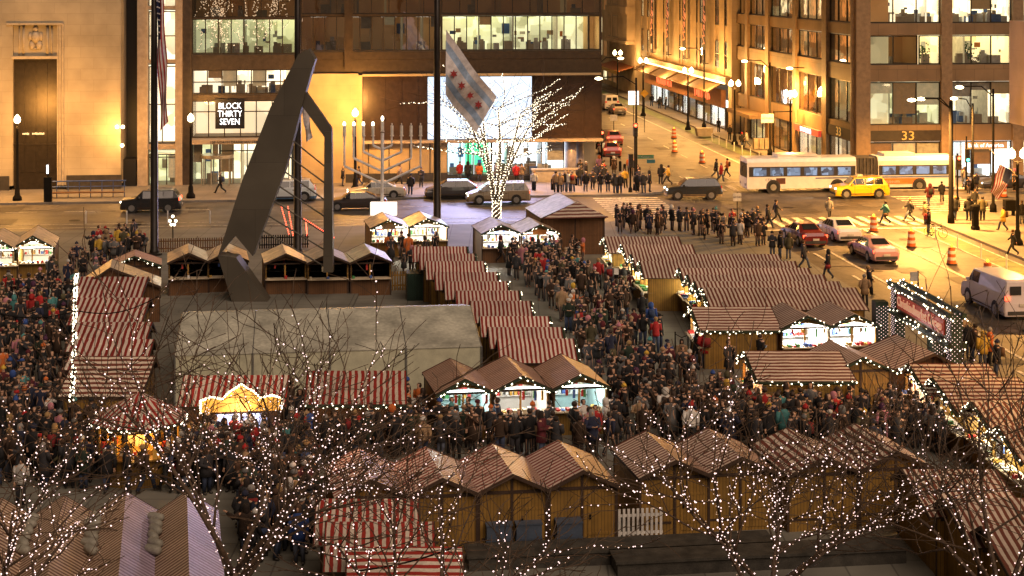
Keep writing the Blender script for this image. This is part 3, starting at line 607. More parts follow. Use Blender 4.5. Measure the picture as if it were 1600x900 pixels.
GOLD = pm('gold_numeral', (.8, .5, .12), rough=.3, metal=.6, em=(1, .6, .15), es=.35, var=0)
text('33', 1.15, GOLD, 'letters', b5, (A(1417, 0)[0], -.3, 4.0), sx=1.15); text('33', 1.15, GOLD, 'letters', b5, (-.3, Bf(1315, 0)[0], 4.0), rot=(R(90), 0, R(-90)), sx=1.4)
roomset = [[ROOMW, ROOMC], [ROOMG, ROOMW], [ROOMD, ROOMY], [ROOMW, ROOMW], [ROOMY, ROOMW]]
for j, (zt, zb) in enumerate(zf):
    for k, (a, b) in enumerate(((ac[1], ac[2]), (ac[3], ac[4]), (ac[5], ac[6]))):
        if j == 2 and k == 0:
            bay(b5, plA, a, a+(b-a)*.68, zb, zt, ROOMD, nm=2, depth=4, furn=2, seed=300, gl=DGLASS); bay(b5, plA, a+(b-a)*.70, b, zb, zt, ROOMY, nm=1, depth=3, furn=1, seed=301, plant=.35)
        else: bay(b5, plA, a, b, zb, zt, roomset[j][k % 2], nm=3, depth=4 if j else 3, furn=14 if j else 3, seed=100+j*5+k, plant=.35 if j == 2 else False, gl=glass('office_glass_c', (.85, .85, .8), .05))
    for k in range(5):
        y0, y1 = bcol[k*2+1], bcol[k*2+2]
        lit = (j*7+k*3) % 5
        bay(b5, plB, y0, y1, zb, zt, [ROOMD, ROOMD, ROOMG, ROOMD, ROOMY][lit] if j else [ROOMW, ROOMW, ROOMD, ROOMY, ROOMD][k], nm=3, depth=3, furn=4, seed=200+j*9+k, gl=glass('reflective_office_glass', (.6, .55, .45), .2) if j else CGLASS)
m = MB(); m.box(5, xa, 5, yb, 0, 24); m.box(.3, xa, .3, yb, 24, 24.5); m.build('inner_block', GRAN, b5)
m = MB(); m.box(-2.4, -.22, bcol[6], bcol[9], 3.1, 3.5); m.build('canopy', BRST, b5)
m = MB(); m.box(-.6, -.3, bcol[3]+.2, bcol[4]-.2, 3.0, 3.6); sgn = m.build('shop_sign', pm('red_sign_back', (.5, .05, .04), em=(1, .1, .05), es=.5, var=0), b5); scrib(sgn, WL, (-.63, (bcol[3]+bcol[4])/2, 3.3), (0, -1, 0), 9, .5, .42, seed=6)
m = MB(); m.box(ac[3]+1.2, ac[4]-.5, -.32, -.2, 2.75, 3.4); sgn = m.build('shop_sign', pm('pale_brown_sign', (.55, .42, .28)), b5); text('Bank of America', .5, pm('pink_white_letter', (1, 1, 1), em=(1, .8, .95), es=1.6, var=0), 'letters', sgn, ((ac[3]+ac[4])/2+.3, -.35, 3.08))
# ---- limestone block at the right edge, upper storeys carried on columns
b6 = thing('corner_stone_building', 'amber lit plain stone building corner overhanging at the right edge', 'building', CW(51.2, 95), TC)
m = MB(); pz = P(1578, 32); q = CW(0, 0)
uR, zt = FV(1577, 32, 112); zb = FV(1577, 192, 112)[1]
b6.location = CW(uR, 112); m.box(0, 14, 0, -30, zb, zt); m.build('wall', blocks('smooth_amber_stone', (.5, .38, .25), 3.5, 2.6, .01, .03, .7, .85), b6)
m = MB()
for y in (-3, -13, -23): m.box(2.5, 4, y-1, y, 0.15, zb)
m.build('column', STONE2, b6)
# ================================================================ market huts
EX = Vector((math.cos(R(7.5)), math.sin(R(7.5)), 0)); EY = Vector((-math.sin(R(12)), math.cos(R(12)), 0))
def rotp(p, deg):
    a = R(deg); return Vector((p[0]*math.cos(a)-p[1]*math.sin(a), p[0]*math.sin(a)+p[1]*math.cos(a), p[2]))
def tfm(deg):
    def T(p):
        q = rotp(p, deg); r = EX*q.x+EY*q.y; return Vector((r.x, r.y, q.z))
    return T
GOODC = [pm('goods_red', (.6, .05, .04)), pm('goods_cream', (.75, .65, .45)), pm('goods_gold', (.7, .42, .08)), pm('goods_green', (.08, .3, .1)), pm('goods_blue', (.08, .15, .45)), pm('goods_white', (.85, .85, .82))]
LITW = pm('white_lit_interior', (.85, .83, .78), var=.06)
LITC = pm('teal_lit_interior', (.55, .72, .72), var=.1)
TUBEW = pm('fluorescent_tube', (1, 1, 1), em=(1, .97, .9), es=9, var=0)
DARKIN = pm('shaded_hut_inside', (.02, .014, .01))  # shade inside the unlit huts is put into this lining colour
def garland(mb, pts, r=.06, every=.16, bulb=.042, droop=.0, seed=0, dens=1):
    rr = random.Random(seed); pts = [Vector(p) for p in pts]
    mb.path(pts, [r]*len(pts), 5, 0)
    for a, b in zip(pts, pts[1:]):
        n = max(1, int((b-a).length/every*dens))
        for k in range(n):
            p = a.lerp(b, (k+rr.random())/n)+Vector((rr.uniform(-1, 1), rr.uniform(-1, 1), rr.uniform(-1.2, .8)))*r*1.4
            mb.octa(p, bulb*rr.uniform(.8, 1.2), 1)
def hut(label, pos, deg=0, wl=1.18, wr=1.18, d=3.0, he=2.05, hr=2.6, left=('v', SR), right=('v', SR), pitch=.14, openf=None, gar=None, wall=YWALL, group='gabled market huts', lit=0, litc=(1, .95, .82), inside=None, goods=8, seed=0, cat='market hut', ox=0., oy=.22, roofmat=None, sign=None, z0=.15, eave_gar=False, frame=True, name='market_hut', tube=True):
    """pos: world xy of the front gable ridge end; local frame x across, y away from the front gable, ridge along y"""
    T = tfm(deg); t = thing(name, label, cat, (pos[0], pos[1], z0), 0, group); z_ = z0; he -= z_; hr -= z_
    y0, y1 = oy, oy+d
    rr = random.Random(seed)
    FOOT.append([(pos[0]+T((x, y, 0)).x, pos[1]+T((x, y, 0)).y) for x, y in ((-wl-.1, y0-.15), (wr+.1, y0-.15), (wr+.1, y1+.15), (-wl-.1, y1+.15))])
    def nb(): m = MB(); m.T = T; return m
    xl, xr = -wl+.07, wr-.07
    def gz(x): return hr-.06-(hr-he)*(-x/wl if x < 0 else x/wr)
    m = nb(); th = .05
    # side walls, back, gables
    m.box(xl, xl+th, y0, y1, 0, gz(xl)); m.box(xr-th, xr, y0, y1, 0, gz(xr))
    bk = [(xl, 0), (xr, 0), (xr, gz(xr)), (0, gz(0)), (xl, gz(xl))]
    if openf != 'back': m.prism(bk, y1-th, y1)
    if openf != 'front': m.prism(bk, y0, y0+th)
    else:
        m.prism([(xl, gz(xl)-.02), (0, gz(0)-.32), (xr, gz(xr)-.02), (xr, gz(xr)), (0, gz(0)), (xl, gz(xl))], y0, y0+th)
        m.box(xl+th, xr-th, y0, y0+th, 0, .95)
    m.build('wall', wall, t)
    if frame:
        m = nb()
        for x in (xl-.02, xr-.06, -.04):
            if openf == 'front' and x == -.04: continue
            m.box(x, x+.08, y0-.03, y0, 0, gz(x+.04)-.03)
        if openf != 'front': m.box(xl+.06, xr-.06, y0-.025, y0, he-.12, he-.02)
        if openf == 'front': m.box(xl+.06, xr-.06, y0-.03, y0, he-.1, he-.03)
        m.build('timber_frame', TIMBER, t)
        for a_, b_ in ((xl-.02, xl+.06), (xr-.06, xr+.02)): m = nb(); m.box(a_, b_, y1, y1+.03, 0, he); m.build('corner_post', TIMBER, t)
        m = nb(); m.box(xl-.035, xl-.001, y0+.1, y1-.1, he-.14, he-.04); m.build('side_rail', TIMBER, t)
        if openf is None:
            m = nb(); a_ = .15+.1*rr.random(); m.box(a_, xr-.16, y0-.02, y0-.001, .12, he-.22); m.box(a_, xr-.16, y0-.035, y0-.02, .35, .43); m.box(a_, xr-.16, y0-.035, y0-.02, 1.25, 1.33); dr = m.build('service_door', wall, t)
            m = nb(); m.box(a_+.05, a_+.11, y0-.06, y0-.036, .85, 1.0); m.build('latch', STEEL, dr)
            m = nb(); m.box(xl+.1, -.1, y0-.018, y0-.001, .35, .42); m.build('wall_batten', TIMBER, t)
    # roof: two slopes
    zb_ = 0
    for side, (x1, st) in (('l', (-wl-ox, left)), ('r', (wr+ox, right))):
        mode, mt = st; ze = hr-(hr-he)*(abs(x1)/(wl if x1 < 0 else wr)); L_ = d+2*oy; sl = math.hypot(x1, hr-ze)
        uvs = [(0, 0), (0, 0), (0, 0), (0, 0)]
        a, b, c, e = (x1, 0, ze), (0, 0, hr), (0, L_, hr), (x1, L_, ze)
        if mode == 'v': uvs = [(0, 0), (0, 0), (L_/pitch, 0), (L_/pitch, 0)]
        if mode == 'h': uvs = [(sl/pitch, 0), (0, 0), (0, 0), (sl/pitch, 0)]
        if x1 > 0: a, b, c, e = b, a, e, c; uvs = [uvs[1], uvs[0], uvs[3], uvs[2]]
        m = nb(); m.slab(a, b, c, e, .045, 0, uvs, 1); m.build('roof_slope', [mt, TIMBER], t)
    for yy in (-.03, d+2*oy):
        m = nb()
        for s_ in (-1, 1):
            x1 = (-wl if s_ < 0 else wr)
            m.add([(x1, yy, he-.11), (0, yy, hr-.11), (0, yy, hr+.015), (x1, yy, he+.015), (x1, yy+.03, he-.11), (0, yy+.03, hr-.11), (0, yy+.03, hr+.015), (x1, yy+.03, he+.015)],
                  [(0, 1, 2, 3), (7, 6, 5, 4), (0, 4, 5, 1), (3, 2, 6, 7), (0, 3, 7, 4), (1, 5, 6, 2)])
        m.build('bargeboard', TIMBER, t)
    if openf == 'front':
        im = inside or LITW
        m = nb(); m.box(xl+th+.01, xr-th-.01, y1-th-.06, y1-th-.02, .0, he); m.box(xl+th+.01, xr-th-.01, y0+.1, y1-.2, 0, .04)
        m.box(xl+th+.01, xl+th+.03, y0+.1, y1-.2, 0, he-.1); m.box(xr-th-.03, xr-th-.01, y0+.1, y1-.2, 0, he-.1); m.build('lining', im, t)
        m = nb(); m.box(xl, xr, y0-.3, y0+.35, .95, 1.0); m.build('counter', pm('pale_counter_board', (.6, .5, .35)), t)
        m = nb()
        for lv in range(3):
            z = .95+lv*.38
            m.box(xl+.15, xr-.15, y1-.5, y1-.15, z, z+.03, 5)
            for k in range(goods):
                x = xl+.2+(xr-xl-.5)*(k+.2*rr.random())/goods; h = rr.uniform(.1, .3)
                m.box(x, x+rr.uniform(.06, .16), y1-.45, y1-.3, z+.03, z+.03+h, rr.randrange(6))
        for k in range(goods):
            x = xl+.1+(xr-xl-.35)*k/goods; m.box(x, x+.14, y0-.2, y0+.1, 1.0, 1.0+rr.uniform(.04, .16), rr.randrange(6))
        for k in range(goods//2):
            x = xl+.2+(xr-xl-.4)*rr.random(); m.box(x, x+.1, y0+.1, y0+.14, he-.15-rr.uniform(.15, .4), he-.15, rr.randrange(6))
        m.build('goods', GOODC, t)
        m = nb(); m.box(-.08, .0, y0+.02, y0+.06, 1.0, he-.05) if wl+wr > 2 else None
        m.box(xl, xl+.07, y0-.03, y0+.05, .95, he); m.box(xr-.07, xr, y0-.03, y0+.05, .95, he); m.build('shop_front_frame', pm('yellow_frame_paint', (.5, .28, .06)), t)
        if tube: m = nb(); m.bar((xl+.3, (y0+y1)/2, he+.02), (xr-.3, (y0+y1)/2, he+.02), .03, 6); m.bar((xl+.25, y0+.2, he-.03), (xr-.25, y0+.2, he-.03), .03, 6); m.build('light_tube', TUBEW, t)
        if lit:
            c = T((0, y0+.75, 0)); lamp('POINT', (c.x, c.y, he-.15), lit*1.7, litc, .3, t)
    if gar is None: gar = openf == 'front'
    if gar:
        m = nb(); x0_, x1_ = -wl, wr; garland(m, [(x0_, -.08, he-.08), (x0_*.5, -.08, (he+hr)/2-.06), (0, -.08, hr-.05), (x1_*.5, -.08, (he+hr)/2-.06), (x1_, -.08, he-.08)], .055, .13, .034, seed=seed+3)
        m.build('garland', [GREENB, BULB], t)
    if eave_gar:
        s_ = -wl if eave_gar == 'l' else wr
        m = nb(); garland(m, [(s_*1.04, 0, he-.06), (s_*1.04, d/2, he-.08), (s_*1.04, d+2*oy, he-.06)], .055, .14, .034, seed=seed+9); m.build('garland', [GREENB, BULB], t)
    if sign:
        m = nb(); m.box(-.45, .45, y0-.09, y0-.05, he-.1, he+.2); m.build('name_board', sign, t)
    return t
def front(label, px, py, n_w=None, hr=2.6, **k):
    p = P(px, py, hr); return hut(label, (p.x, p.y), hr=hr, **k)
PL = ('p', SHIN); LL = ('p', SLIL)
ordn = lambda i: ORD[i]
# bottom row, backs to the viewer
for i, (px, py, l, r_, pt, mo) in enumerate(((580, 749, 'v', PL, .14, ''), (692, 747, 'v', PL, .14, ''), (802, 741, 'v', PL, .14, ''), (912, 735, 'v', PL, .14, ''))):
    front(('leftmost hut in the bottom middle row, beside the striped awnings', 'second hut in the bottom middle row with bare branches over it', 'third hut in the bottom middle row with crinkled plastic on its roof', 'last hut in the bottom middle row with orange lit plastic roof and blue crates')[i],
          px, py, deg=0, wl=1.13, wr=1.19, left=(l, SR), right=('v', SRP), pitch=.24, group='bottom row of yellow boarded huts', seed=i, wall=YWALL)
for i, (px, py, l, r_, pt) in enumerate(((1057, 719, 'v', ('v', SRP), .2), (1160, 714, 'v', ('v', SRP), .2), (1292, 714, 'h', ('h', SB), .26), (1404, 706, 'h', ('h', SB), .26))):
    front(('pinstriped hut behind the white picket fence, lower right of centre', 'second pinstriped hut right of the picket fence with branch lights before it', 'wide striped hut behind the dense lights of the lower right tree', 'wide striped hut farthest right in the lower right row')[i],
          px, py, wl=1.22 if i < 2 else 1.3, wr=1.22, left=(l, SB), right=r_, pitch=pt, group='lower right row of huts', seed=10+i, wall=YWALL)
# centre lit huts
for i, (px, py) in enumerate(((727, 592), (817, 587), (909, 584))):
    front(('left hut of the lit trio in the centre with teal lit sweets counter', 'middle hut of the lit trio in the centre with dark framed food posters', 'right hut of the lit trio in the centre with teal glass display window')[i],
          px, py, wl=1.15, wr=1.15, left=('v', SRP), right=('v', SRP), pitch=.2, openf='front', lit=95, litc=(.85, 1, .97) if i != 1 else (1, .95, .85), inside=LITC if i != 1 else LITW, group='three lit huts in the centre', seed=20+i, goods=9)
# mid-left dark huts round the sculpture
for i, (px, py, rt) in enumerate(((295, 395, PL), (356, 393, PL))):
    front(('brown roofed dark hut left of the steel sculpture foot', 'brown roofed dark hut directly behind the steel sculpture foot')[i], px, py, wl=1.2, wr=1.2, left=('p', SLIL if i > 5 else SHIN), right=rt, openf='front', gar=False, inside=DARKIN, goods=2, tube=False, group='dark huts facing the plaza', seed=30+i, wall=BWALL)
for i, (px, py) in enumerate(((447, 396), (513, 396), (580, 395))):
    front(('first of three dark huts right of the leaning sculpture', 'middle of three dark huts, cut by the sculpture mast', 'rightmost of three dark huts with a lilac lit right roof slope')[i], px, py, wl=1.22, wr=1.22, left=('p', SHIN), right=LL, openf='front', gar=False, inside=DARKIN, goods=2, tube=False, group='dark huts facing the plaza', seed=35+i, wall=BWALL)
# back lit huts
for i, (px, py) in enumerate(((608, 343), (668, 341))):
    front(('brilliantly lit white hut below the big candelabrum with a round sign', 'brilliantly lit hut with a wreath, beside the middle flagpole')[i], px, py, wl=1.22, wr=1.4, left=('p', SHIN), right=LL, openf='front', lit=330, litc=(1, .9, .7), group='lit huts by the street', seed=40+i, sign=pm('round_sign_board', (.3, .2, .1)) if i == 0 else None)
for i, (px, py) in enumerate(((783, 351), (844, 351))):
    front(('lit hut with lilac roof in front of the lit tree trunk', 'lit hut with lilac roof and orange name board right of the tree trunk')[i], px, py, wl=1.25, wr=1.3, left=LL, right=('p', SHIN), openf='front', lit=300, litc=(1, .96, .88), wall=BWALL, group='lit huts by the street', seed=44+i, sign=pm('orange_board', (.6, .22, .05)) if i else None)
front('big brown market barn with white plastic roof and striped front cloth by the street', 900, 316, hr=3.6, wl=2.3, wr=2.0, d=4.5, he=2.6, left=LL, right=('h', SB), pitch=.3, wall=BWALL, group='lit huts by the street', seed=50)
p = P(900, 316, 3.6)
cb_ = thing('striped_front_cloth', 'brown and cream striped cloth hung over the gable of the big brown barn', 'cloth', (p.x, p.y, 0.15))
m = MB(); m.T = tfm(0); m.slab((-2.2, -.35, 2.5), (2.05, -.35, 2.5), (.1, -.1, 3.44), (-.1, -.1, 3.44), .03, 0, [(0, 0), (0, 0), (4.5, 0), (4.5, 0)]); o = m.build('cloth', SB, cb_)
# left lit huts
for i, (px, py) in enumerate(((-6, 372), (51, 368))):
    front(('lit hut cut by the left picture edge with red goods', 'lit hut with star garland and posters near the left edge')[i], px, py, hr=2.8, wl=1.25, wr=1.3, d=3.6, left=('p', SHIN), right=('p', SHIN), openf='front', lit=260, litc=(1, .86, .6), group='lit huts at the left edge', seed=54+i)
front('small red and white striped hut beside the left flagpole', 210, 400, wl=1.3, wr=1.5, d=1.8, left=('v', SO), right=('v', SO), pitch=.3, group=None, seed=58, gar=True, wall=BWALL)
# ridge-along rows ------------------------------------------------------------
def rowhut(label, xl, xr, y, near, far, face='r', hr=2.6, he=1.95, **k):
    """ridge from pixel (xl, y) to (xr, y), seen slope of horizontal depth near"""
    if face == 'r': p = P(xr, y, hr); L_ = (P(xr, y, hr)-P(xl, y, hr)).length; return hut(label, (p.x, p.y), deg=90-7.5, wl=near, wr=far, d=L_-.44, he=he, hr=hr, **k)
    p = P(xl, y, hr); L_ = (P(xr, y, hr)-P(xl, y, hr)).length; return hut(label, (p.x, p.y), deg=-90-7.5, wl=far, wr=near, d=L_-.44, he=he, hr=hr, **k)
rowA = [(645, 728.6, 385), (656, 741, 396), (666, 756, 408), (680, 776, 425), (695.6, 792, 439.5), (712.6, 810, 454), (736, 828, 470), (751, 857, 494), (764, 877, 511), (778, 896, 529)]
for i, (a, b, y) in enumerate(rowA):
    yn = rowA[i+1][2] if i < 9 else 548; nr = (P(0, y, 2.6).y-P(0, yn, 2.6).y); nr = min(nr, 3.2)
    rowhut('red striped hut, %s from the street in the long middle row' % ORD[i] if i < 9 else 'red striped hut nearest the viewer in the long middle row', a, b, y, nr*.62 if i < 9 else 1.7, nr*.4+.2, left=('v', SR), right=('v', SR), pitch=.19, openf='front', lit=55 if i % 2 == 0 else 0, group='long middle row of red striped huts', seed=60+i, wall=YWALL, goods=6)
rowB = [(944, 1059, 369.5), (972, 1080, 382), (987, 1214, 397), (1000, 1240, 408), (1062, 1261, 418.5), (1075, 1285, 429), (1086, 1308, 439.5), (1097, 1334, 449.5)]
for i, (a, b, y) in enumerate(rowB):
    nr = (3.0, 3.0, 2.6, 2.2, 2.2, 2.2, 2.2, 3.3)[i]
    rowhut('long brown striped hut, %s from the street in the wide right row' % ORD[i] if i < 7 else 'long brown striped hut nearest the viewer in the wide right row', a, b, y, nr*.7, nr*.4, face='l', left=('v', SB), right=('v', SB), pitch=.2, openf='front', lit=170, litc=(1, .85, .5), group='wide right row of brown striped huts', seed=75+i, goods=6)
# left stack
rowL = [(127, 232, 432, 2.7), (124, 235, 465, 3.0), (122, 238, 503, 2.8), (120, 241, 530, 2.6)]
for i, (a, b, y, nr) in enumerate(rowL):
    rowhut('red striped hut, %s from the street in the left column of roofs' % ORD[i], a, b, y, nr, 1.2, left=('v', SR), right=('v', SR), pitch=.26, group='left column of red striped roofs', seed=90+i, he=1.9)
rowhut('hut with stripes running sideways at the near end of the left column', 120, 243, 556, 3.6, 1.2, left=('h', SB), right=('h', SB), pitch=.42, group='left column of red striped roofs', seed=95, he=1.85)
pa = P(165, 408, 3.4)
front('tent roof of wrinkled clear plastic at the far end of the left column', 172, 418, hr=3.1, wl=1.6, wr=2.6, d=2.2, left=('p', SHIN), right=('p', SHIN), group=None, seed=97, wall=BWALL, frame=False)
# right hand cluster
rowhut('low striped hut with lit garland eave beside the yellow doorway', 1080, 1203, 479, 2.2, 1.3, face='l', left=('h', SB), right=('h', SB), pitch=.27, openf='front', lit=90, litc=(1, .8, .6), eave_gar='r', group='huts at the right of the market', seed=100, wall=YWALL)
for i, (px, py) in enumerate(((1262, 493), (1336, 491))):
    front(('grey striped hut with a brilliant white shop front, left of a pair', 'grey striped hut with a brilliant white shop front, right of a pair')[i], px, py, wl=1.25, wr=1.2, d=2.6, left=('v', SB), right=('v', SB), pitch=.22, openf='front', lit=420, litc=(1, .96, .9), group='huts at the right of the market', seed=104+i, wall=YWALL, goods=10)
rowhut('striped hut with red lit end and garland eave behind the lower lights', 1163, 1310, 548, 2.5, 1.3, face='l', left=('h', SB), right=('h', SB), pitch=.27, openf='front', lit=90, litc=(1, .45, .2), eave_gar='r', group='huts at the right of the market', seed=110)
front('yellow boarded hut with garlanded gable, back to the viewer', 1348, 558, wl=1.25, wr=1.35, d=2.8, left=('v', SB), right=('v', SRP), pitch=.17, gar=True, group='huts at the right of the market', seed=112)
front('dark striped hut just left of the garlanded entrance arch', 1461, 552, wl=1.9, wr=1.3, d=3.2, he=1.9, left=('v', SB), right=('v', SB), pitch=.24, group='huts at the right of the market', seed=114, wall=BWALL)
rowhut('striped hut with star garland and orange board at the right', 1420, 1542, 568, 2.4, 1.2, face='l', left=('h', SB), right=('h', SB), pitch=.3, openf='front', lit=110, litc=(1, .6, .35), group='huts at the right of the market', seed=116)
rowhut('striped hut with red hanging goods near the right edge', 1458, 1590, 590, 2.9, 1.2, face='l', left=('h', SB), right=('h', SB), pitch=.3, openf='front', lit=160, litc=(1, .8, .6), group='huts at the right of the market', seed=118)
rowhut('hut with stripes down its slope cut by the right edge', 1520, 1660, 628, 2.4, 1.2, face='l', left=('v', SB), right=('v', SB), pitch=.22, openf='front', lit=160, litc=(1, .85, .6), gar=True, group='huts at the right of the market', seed=120)
rowhut('low hut with garland and hanging wares cut by the right edge below another', 1560, 1700, 665, 2.2, 1.2, face='l', left=('v', SB), right=('v', SB), pitch=.22, openf='front', lit=160, litc=(1, .9, .6), gar=True, group='huts at the right of the market', seed=121)
rowhut('wide striped roof under dark branches at the lower right', 1412, 1556, 733, 2.6, 1.2, left=('v', SB), right=('v', SB), pitch=.2, group='lower right corner huts', seed=122)
rowhut('striped roof below it with boarded wall at the lower right', 1475, 1640, 778, 2.4, 1.2, left=('v', SB), right=('v', SB), pitch=.2, group='lower right corner huts', seed=123)
rowhut('nearest striped roof at the bottom right corner over dark boards', 1535, 1720, 822, 2.2, 1.2, left=('v', SB), right=('v', SB), pitch=.22, group='lower right corner huts', seed=124)
# striped awning stalls at bottom centre
rowhut('canvas roofed stall with bold red stripes at bottom centre, farthest of three', 496, 655, 779, 1.9, 1.0, left=('v', SO), right=('v', SO), pitch=.22, group='bold striped stalls at the bottom', seed=126, hr=2.5, he=1.75, wall=BWALL)
rowhut('canvas roofed stall with bold red stripes at bottom centre, middle of three', 511, 678, 815, 1.9, 1.0, left=('v', SO), right=('v', SO), pitch=.22, group='bold striped stalls at the bottom', seed=127, hr=2.5, he=1.75, wall=BWALL)
rowhut('canvas roofed stall with sideways red stripes at the bottom edge', 545, 722, 854, 2.2, 1.0, left=('h', SO), right=('h', SO), pitch=.26, group='bold striped stalls at the bottom', seed=128, hr=2.5, he=1.6, wall=BWALL)
# bottom-left huts, long ridges running towards the viewer
LILS = stripe('lilac_lit_striped_cover', (.34, .24, .36), (.66, .56, .74), coat=.35, wrinkle=.6)  # lilac light on the right slopes is put into the stripe colours
for i in range(5):
    px = (-92, 3, 100, 197, 292)[i]; q = P(px, (782, 778, 774, 768, 768)[i], 2.6); dd = 7.6
    fr = Vector((q.x, q.y, 0))-EY*(dd+.44)
    hut('%s pinstriped roof from the left along the bottom left edge' % ('cut off', 'first', 'second', 'third', 'fourth')[i], (fr.x, fr.y), wl=.94, wr=.94, d=dd, he=2.0, hr=2.6, left=('v', SW), right=('v', SW if i < 3 else LILS), pitch=.22, group='bottom left pinstriped huts', seed=130+i)
# ================================================================ tents, kiosk, signs in the market
def stall_extras():
    # long white tent
    a = P(285, 489, 3.2); b = P(735, 477, 3.2); T0 = Vector((a.x, a.y, 0)); dx = Vector((b.x-a.x, b.y-a.y, 0)); L_ = dx.length; dx.normalize(); dy = Vector((-dx.y, dx.x, 0))
    t = thing('long_tent', 'long pale white vinyl tent behind the bare branches, left of centre', 'tent', (a.x, a.y, .15))
    def T(p): q = dx*p[0]+dy*p[1]; return Vector((q.x, q.y, p[2]))
    m = MB(); m.T = T; n = 4
    for k in range(n):
        x0, x1 = L_*k/n, L_*(k+1)/n; s0 = .02
        m.slab((x0+s0, -4.5, 2.2), (x1-s0, -4.5, 2.2), (x1-s0, 0, 3.05), (x0+s0, 0, 3.05), .03); m.slab((x0+s0, 0, 3.05), (x1-s0, 0, 3.05), (x1-s0, 4.5, 2.2), (x0+s0, 4.5, 2.2), .03)
    m.build('roof', TENT, t)
    m = MB(); m.T = T
    for k in range(n+1):
        x = L_*k/n; m.bar((x, -4.5, 2.17), (x, 0, 3.02), .035, 4); m.bar((x, 4.5, 2.17), (x, 0, 3.02), .035, 4); m.bar((x, -4.5, 0), (x, -4.5, 2.2), .05, 4); m.bar((x, 4.5, 0), (x, 4.5, 2.2), .05, 4)
    m.build('frame', pm('grey_aluminium', (.35, .36, .36), metal=.7, rough=.4), t)
    m = MB(); m.T = T; m.box(0, L_, -4.47, -4.44, 0, 2.15); m.box(0, L_, 4.44, 4.47, 0, 2.15); m.prism([(0, 0)]*0 or [(0, 0), (.03, 0), (.03, 2.2), (0, 2.2)], -4.4, 4.4); m.prism([(L_-.03, 0), (L_, 0), (L_, 2.2), (L_-.03, 2.2)], -4.4, 4.4)
    m.add([(L_, -4.4, 2.2), (L_, 4.4, 2.2), (L_, 0, 3.0)], [(0, 1, 2)]); m.build('side_wall', pm('cream_tent_wall', (.55, .55, .40), var=.1), t)
    FOOT.append([(a.x+T((x, y, 0)).x, a.y+T((x, y, 0)).y) for x, y in ((0, -4.6), (L_, -4.6), (L_, 4.6), (0, 4.6))])
    c = T((L_-1.5, -2.5, 1.6)); lamp('POINT', (a.x+c.x, a.y+c.y, 1.8), 60, (.8, 1, 1), .3, t)
stall_extras()
rowhut('red and white striped awning stall behind the amber bulb sign', 290, 452, 586, 2.2, 1.2, left=('v', SO), right=('v', SO), pitch=.24, group='striped stalls before the white tent', seed=140, wall=BWALL, he=1.95)
rowhut('brightly lit red and white striped stall with garland and brown board', 482, 634, 579, 2.6, 1.2, left=('v', SO), right=('v', SO), pitch=.24, group='striped stalls before the white tent', seed=141, wall=BWALL, eave_gar='l')
lp = P(560, 660, 2.6); lamp('POINT', (P(560, 640, 3.4).x, P(560, 640, 3.4).y-1, 3.6), 150, (1, .5, .3), .4)
# octagonal kiosk
k0 = P(218, 612, 3.25); kk = thing('round_kiosk', 'eight sided kiosk with striped pointed roof and amber lit counters', 'kiosk', (k0.x, k0.y, .15))
m = MB(); n = 8
for i in range(n):
    a0, a1 = 2*math.pi*i/n+.39, 2*math.pi*(i+1)/n+.39; r = 1.75
    m.slab((r*math.cos(a0), r*math.sin(a0), 2.2), (r*math.cos(a1), r*math.sin(a1), 2.2), (.03*math.cos(a1), .03*math.sin(a1), 3.1), (.03*math.cos(a0), .03*math.sin(a0), 3.1), .03, 0, [(0, 0), (6, 0), (3.2, 0), (2.8, 0)])
m.build('roof', SO, kk)
m = MB(); m.lathe((0, 0, 0), [(1.35, 0), (1.35, .95), (1.5, .95), (1.5, 1.0), (0.02, 1.0)], 8); m.build('counter', YWALL, kk)
m = MB()
for i in range(n): a0 = 2*math.pi*i/n+.39; m.bar((1.4*math.cos(a0), 1.4*math.sin(a0), 1.0), (1.4*math.cos(a0), 1.4*math.sin(a0), 2.25), .05, 4)
m.lathe((0, 0, 1.95), [(1.5, 0), (1.55, .28)], 8); m.build('frame', pm('yellow_frame_paint', None), kk)
m = MB(); rr = random.Random(3)
for k in range(50): a0 = rr.random()*6.28; r = rr.uniform(.6, 1.3); m.box(r*math.cos(a0)-.08, r*math.cos(a0)+.08, r*math.sin(a0)-.08, r*math.sin(a0)+.08, 1.0, 1.0+rr.uniform(.1, .55), rr.choice([0, 2, 2, 1]))
m.build('goods', GOODC, kk); lamp('POINT', (0, 0, 1.75), 130, (1, .55, .15), .3, kk)
m = MB(); garland(m, [(1.72*math.cos(2*math.pi*i/8+.39), 1.72*math.sin(2*math.pi*i/8+.39), 2.15) for i in range(9)], .05, .14, .04); m.build('garland', [GREENB, BULB], kk)
FOOT.append([(k0.x+x, k0.y+y) for x, y in ((-1.6, -1.6), (1.6, -1.6), (1.6, 1.6), (-1.6, 1.6))])
# amber crown-shaped bulb sign with bright menu screens below
q = P(380, 640, 1.8); ab = thing('illuminated_sign', 'amber crown shaped sign board edged with bulbs, over blue white menu panels', 'sign', (q.x, q.y-.4, .15), R(7))
prof = [(-1.5, 1.7), (-1.5, 2.15), (-1.15, 2.28), (-.7, 2.2), (-.45, 2.45), (0, 2.72), (.45, 2.45), (.7, 2.2), (1.15, 2.28), (1.5, 2.15), (1.5, 1.7)]
m = MB(); m.prism(prof, -.05, .05); m.build('board', pm('amber_sign_board', (.6, .3, .05), em=(1, .45, .06), es=.55, var=.35, scale=3), ab)
m = MB()
for a, b in zip(prof, prof[1:]):
    for k in range(max(1, int(math.dist(a, b)/.09))): t_ = k/max(1, int(math.dist(a, b)/.09)); m.octa((a[0]+(b[0]-a[0])*t_, -.08, a[1]+(b[1]-a[1])*t_), .05)
m.build('bulbs', BULB, ab)
m = MB()
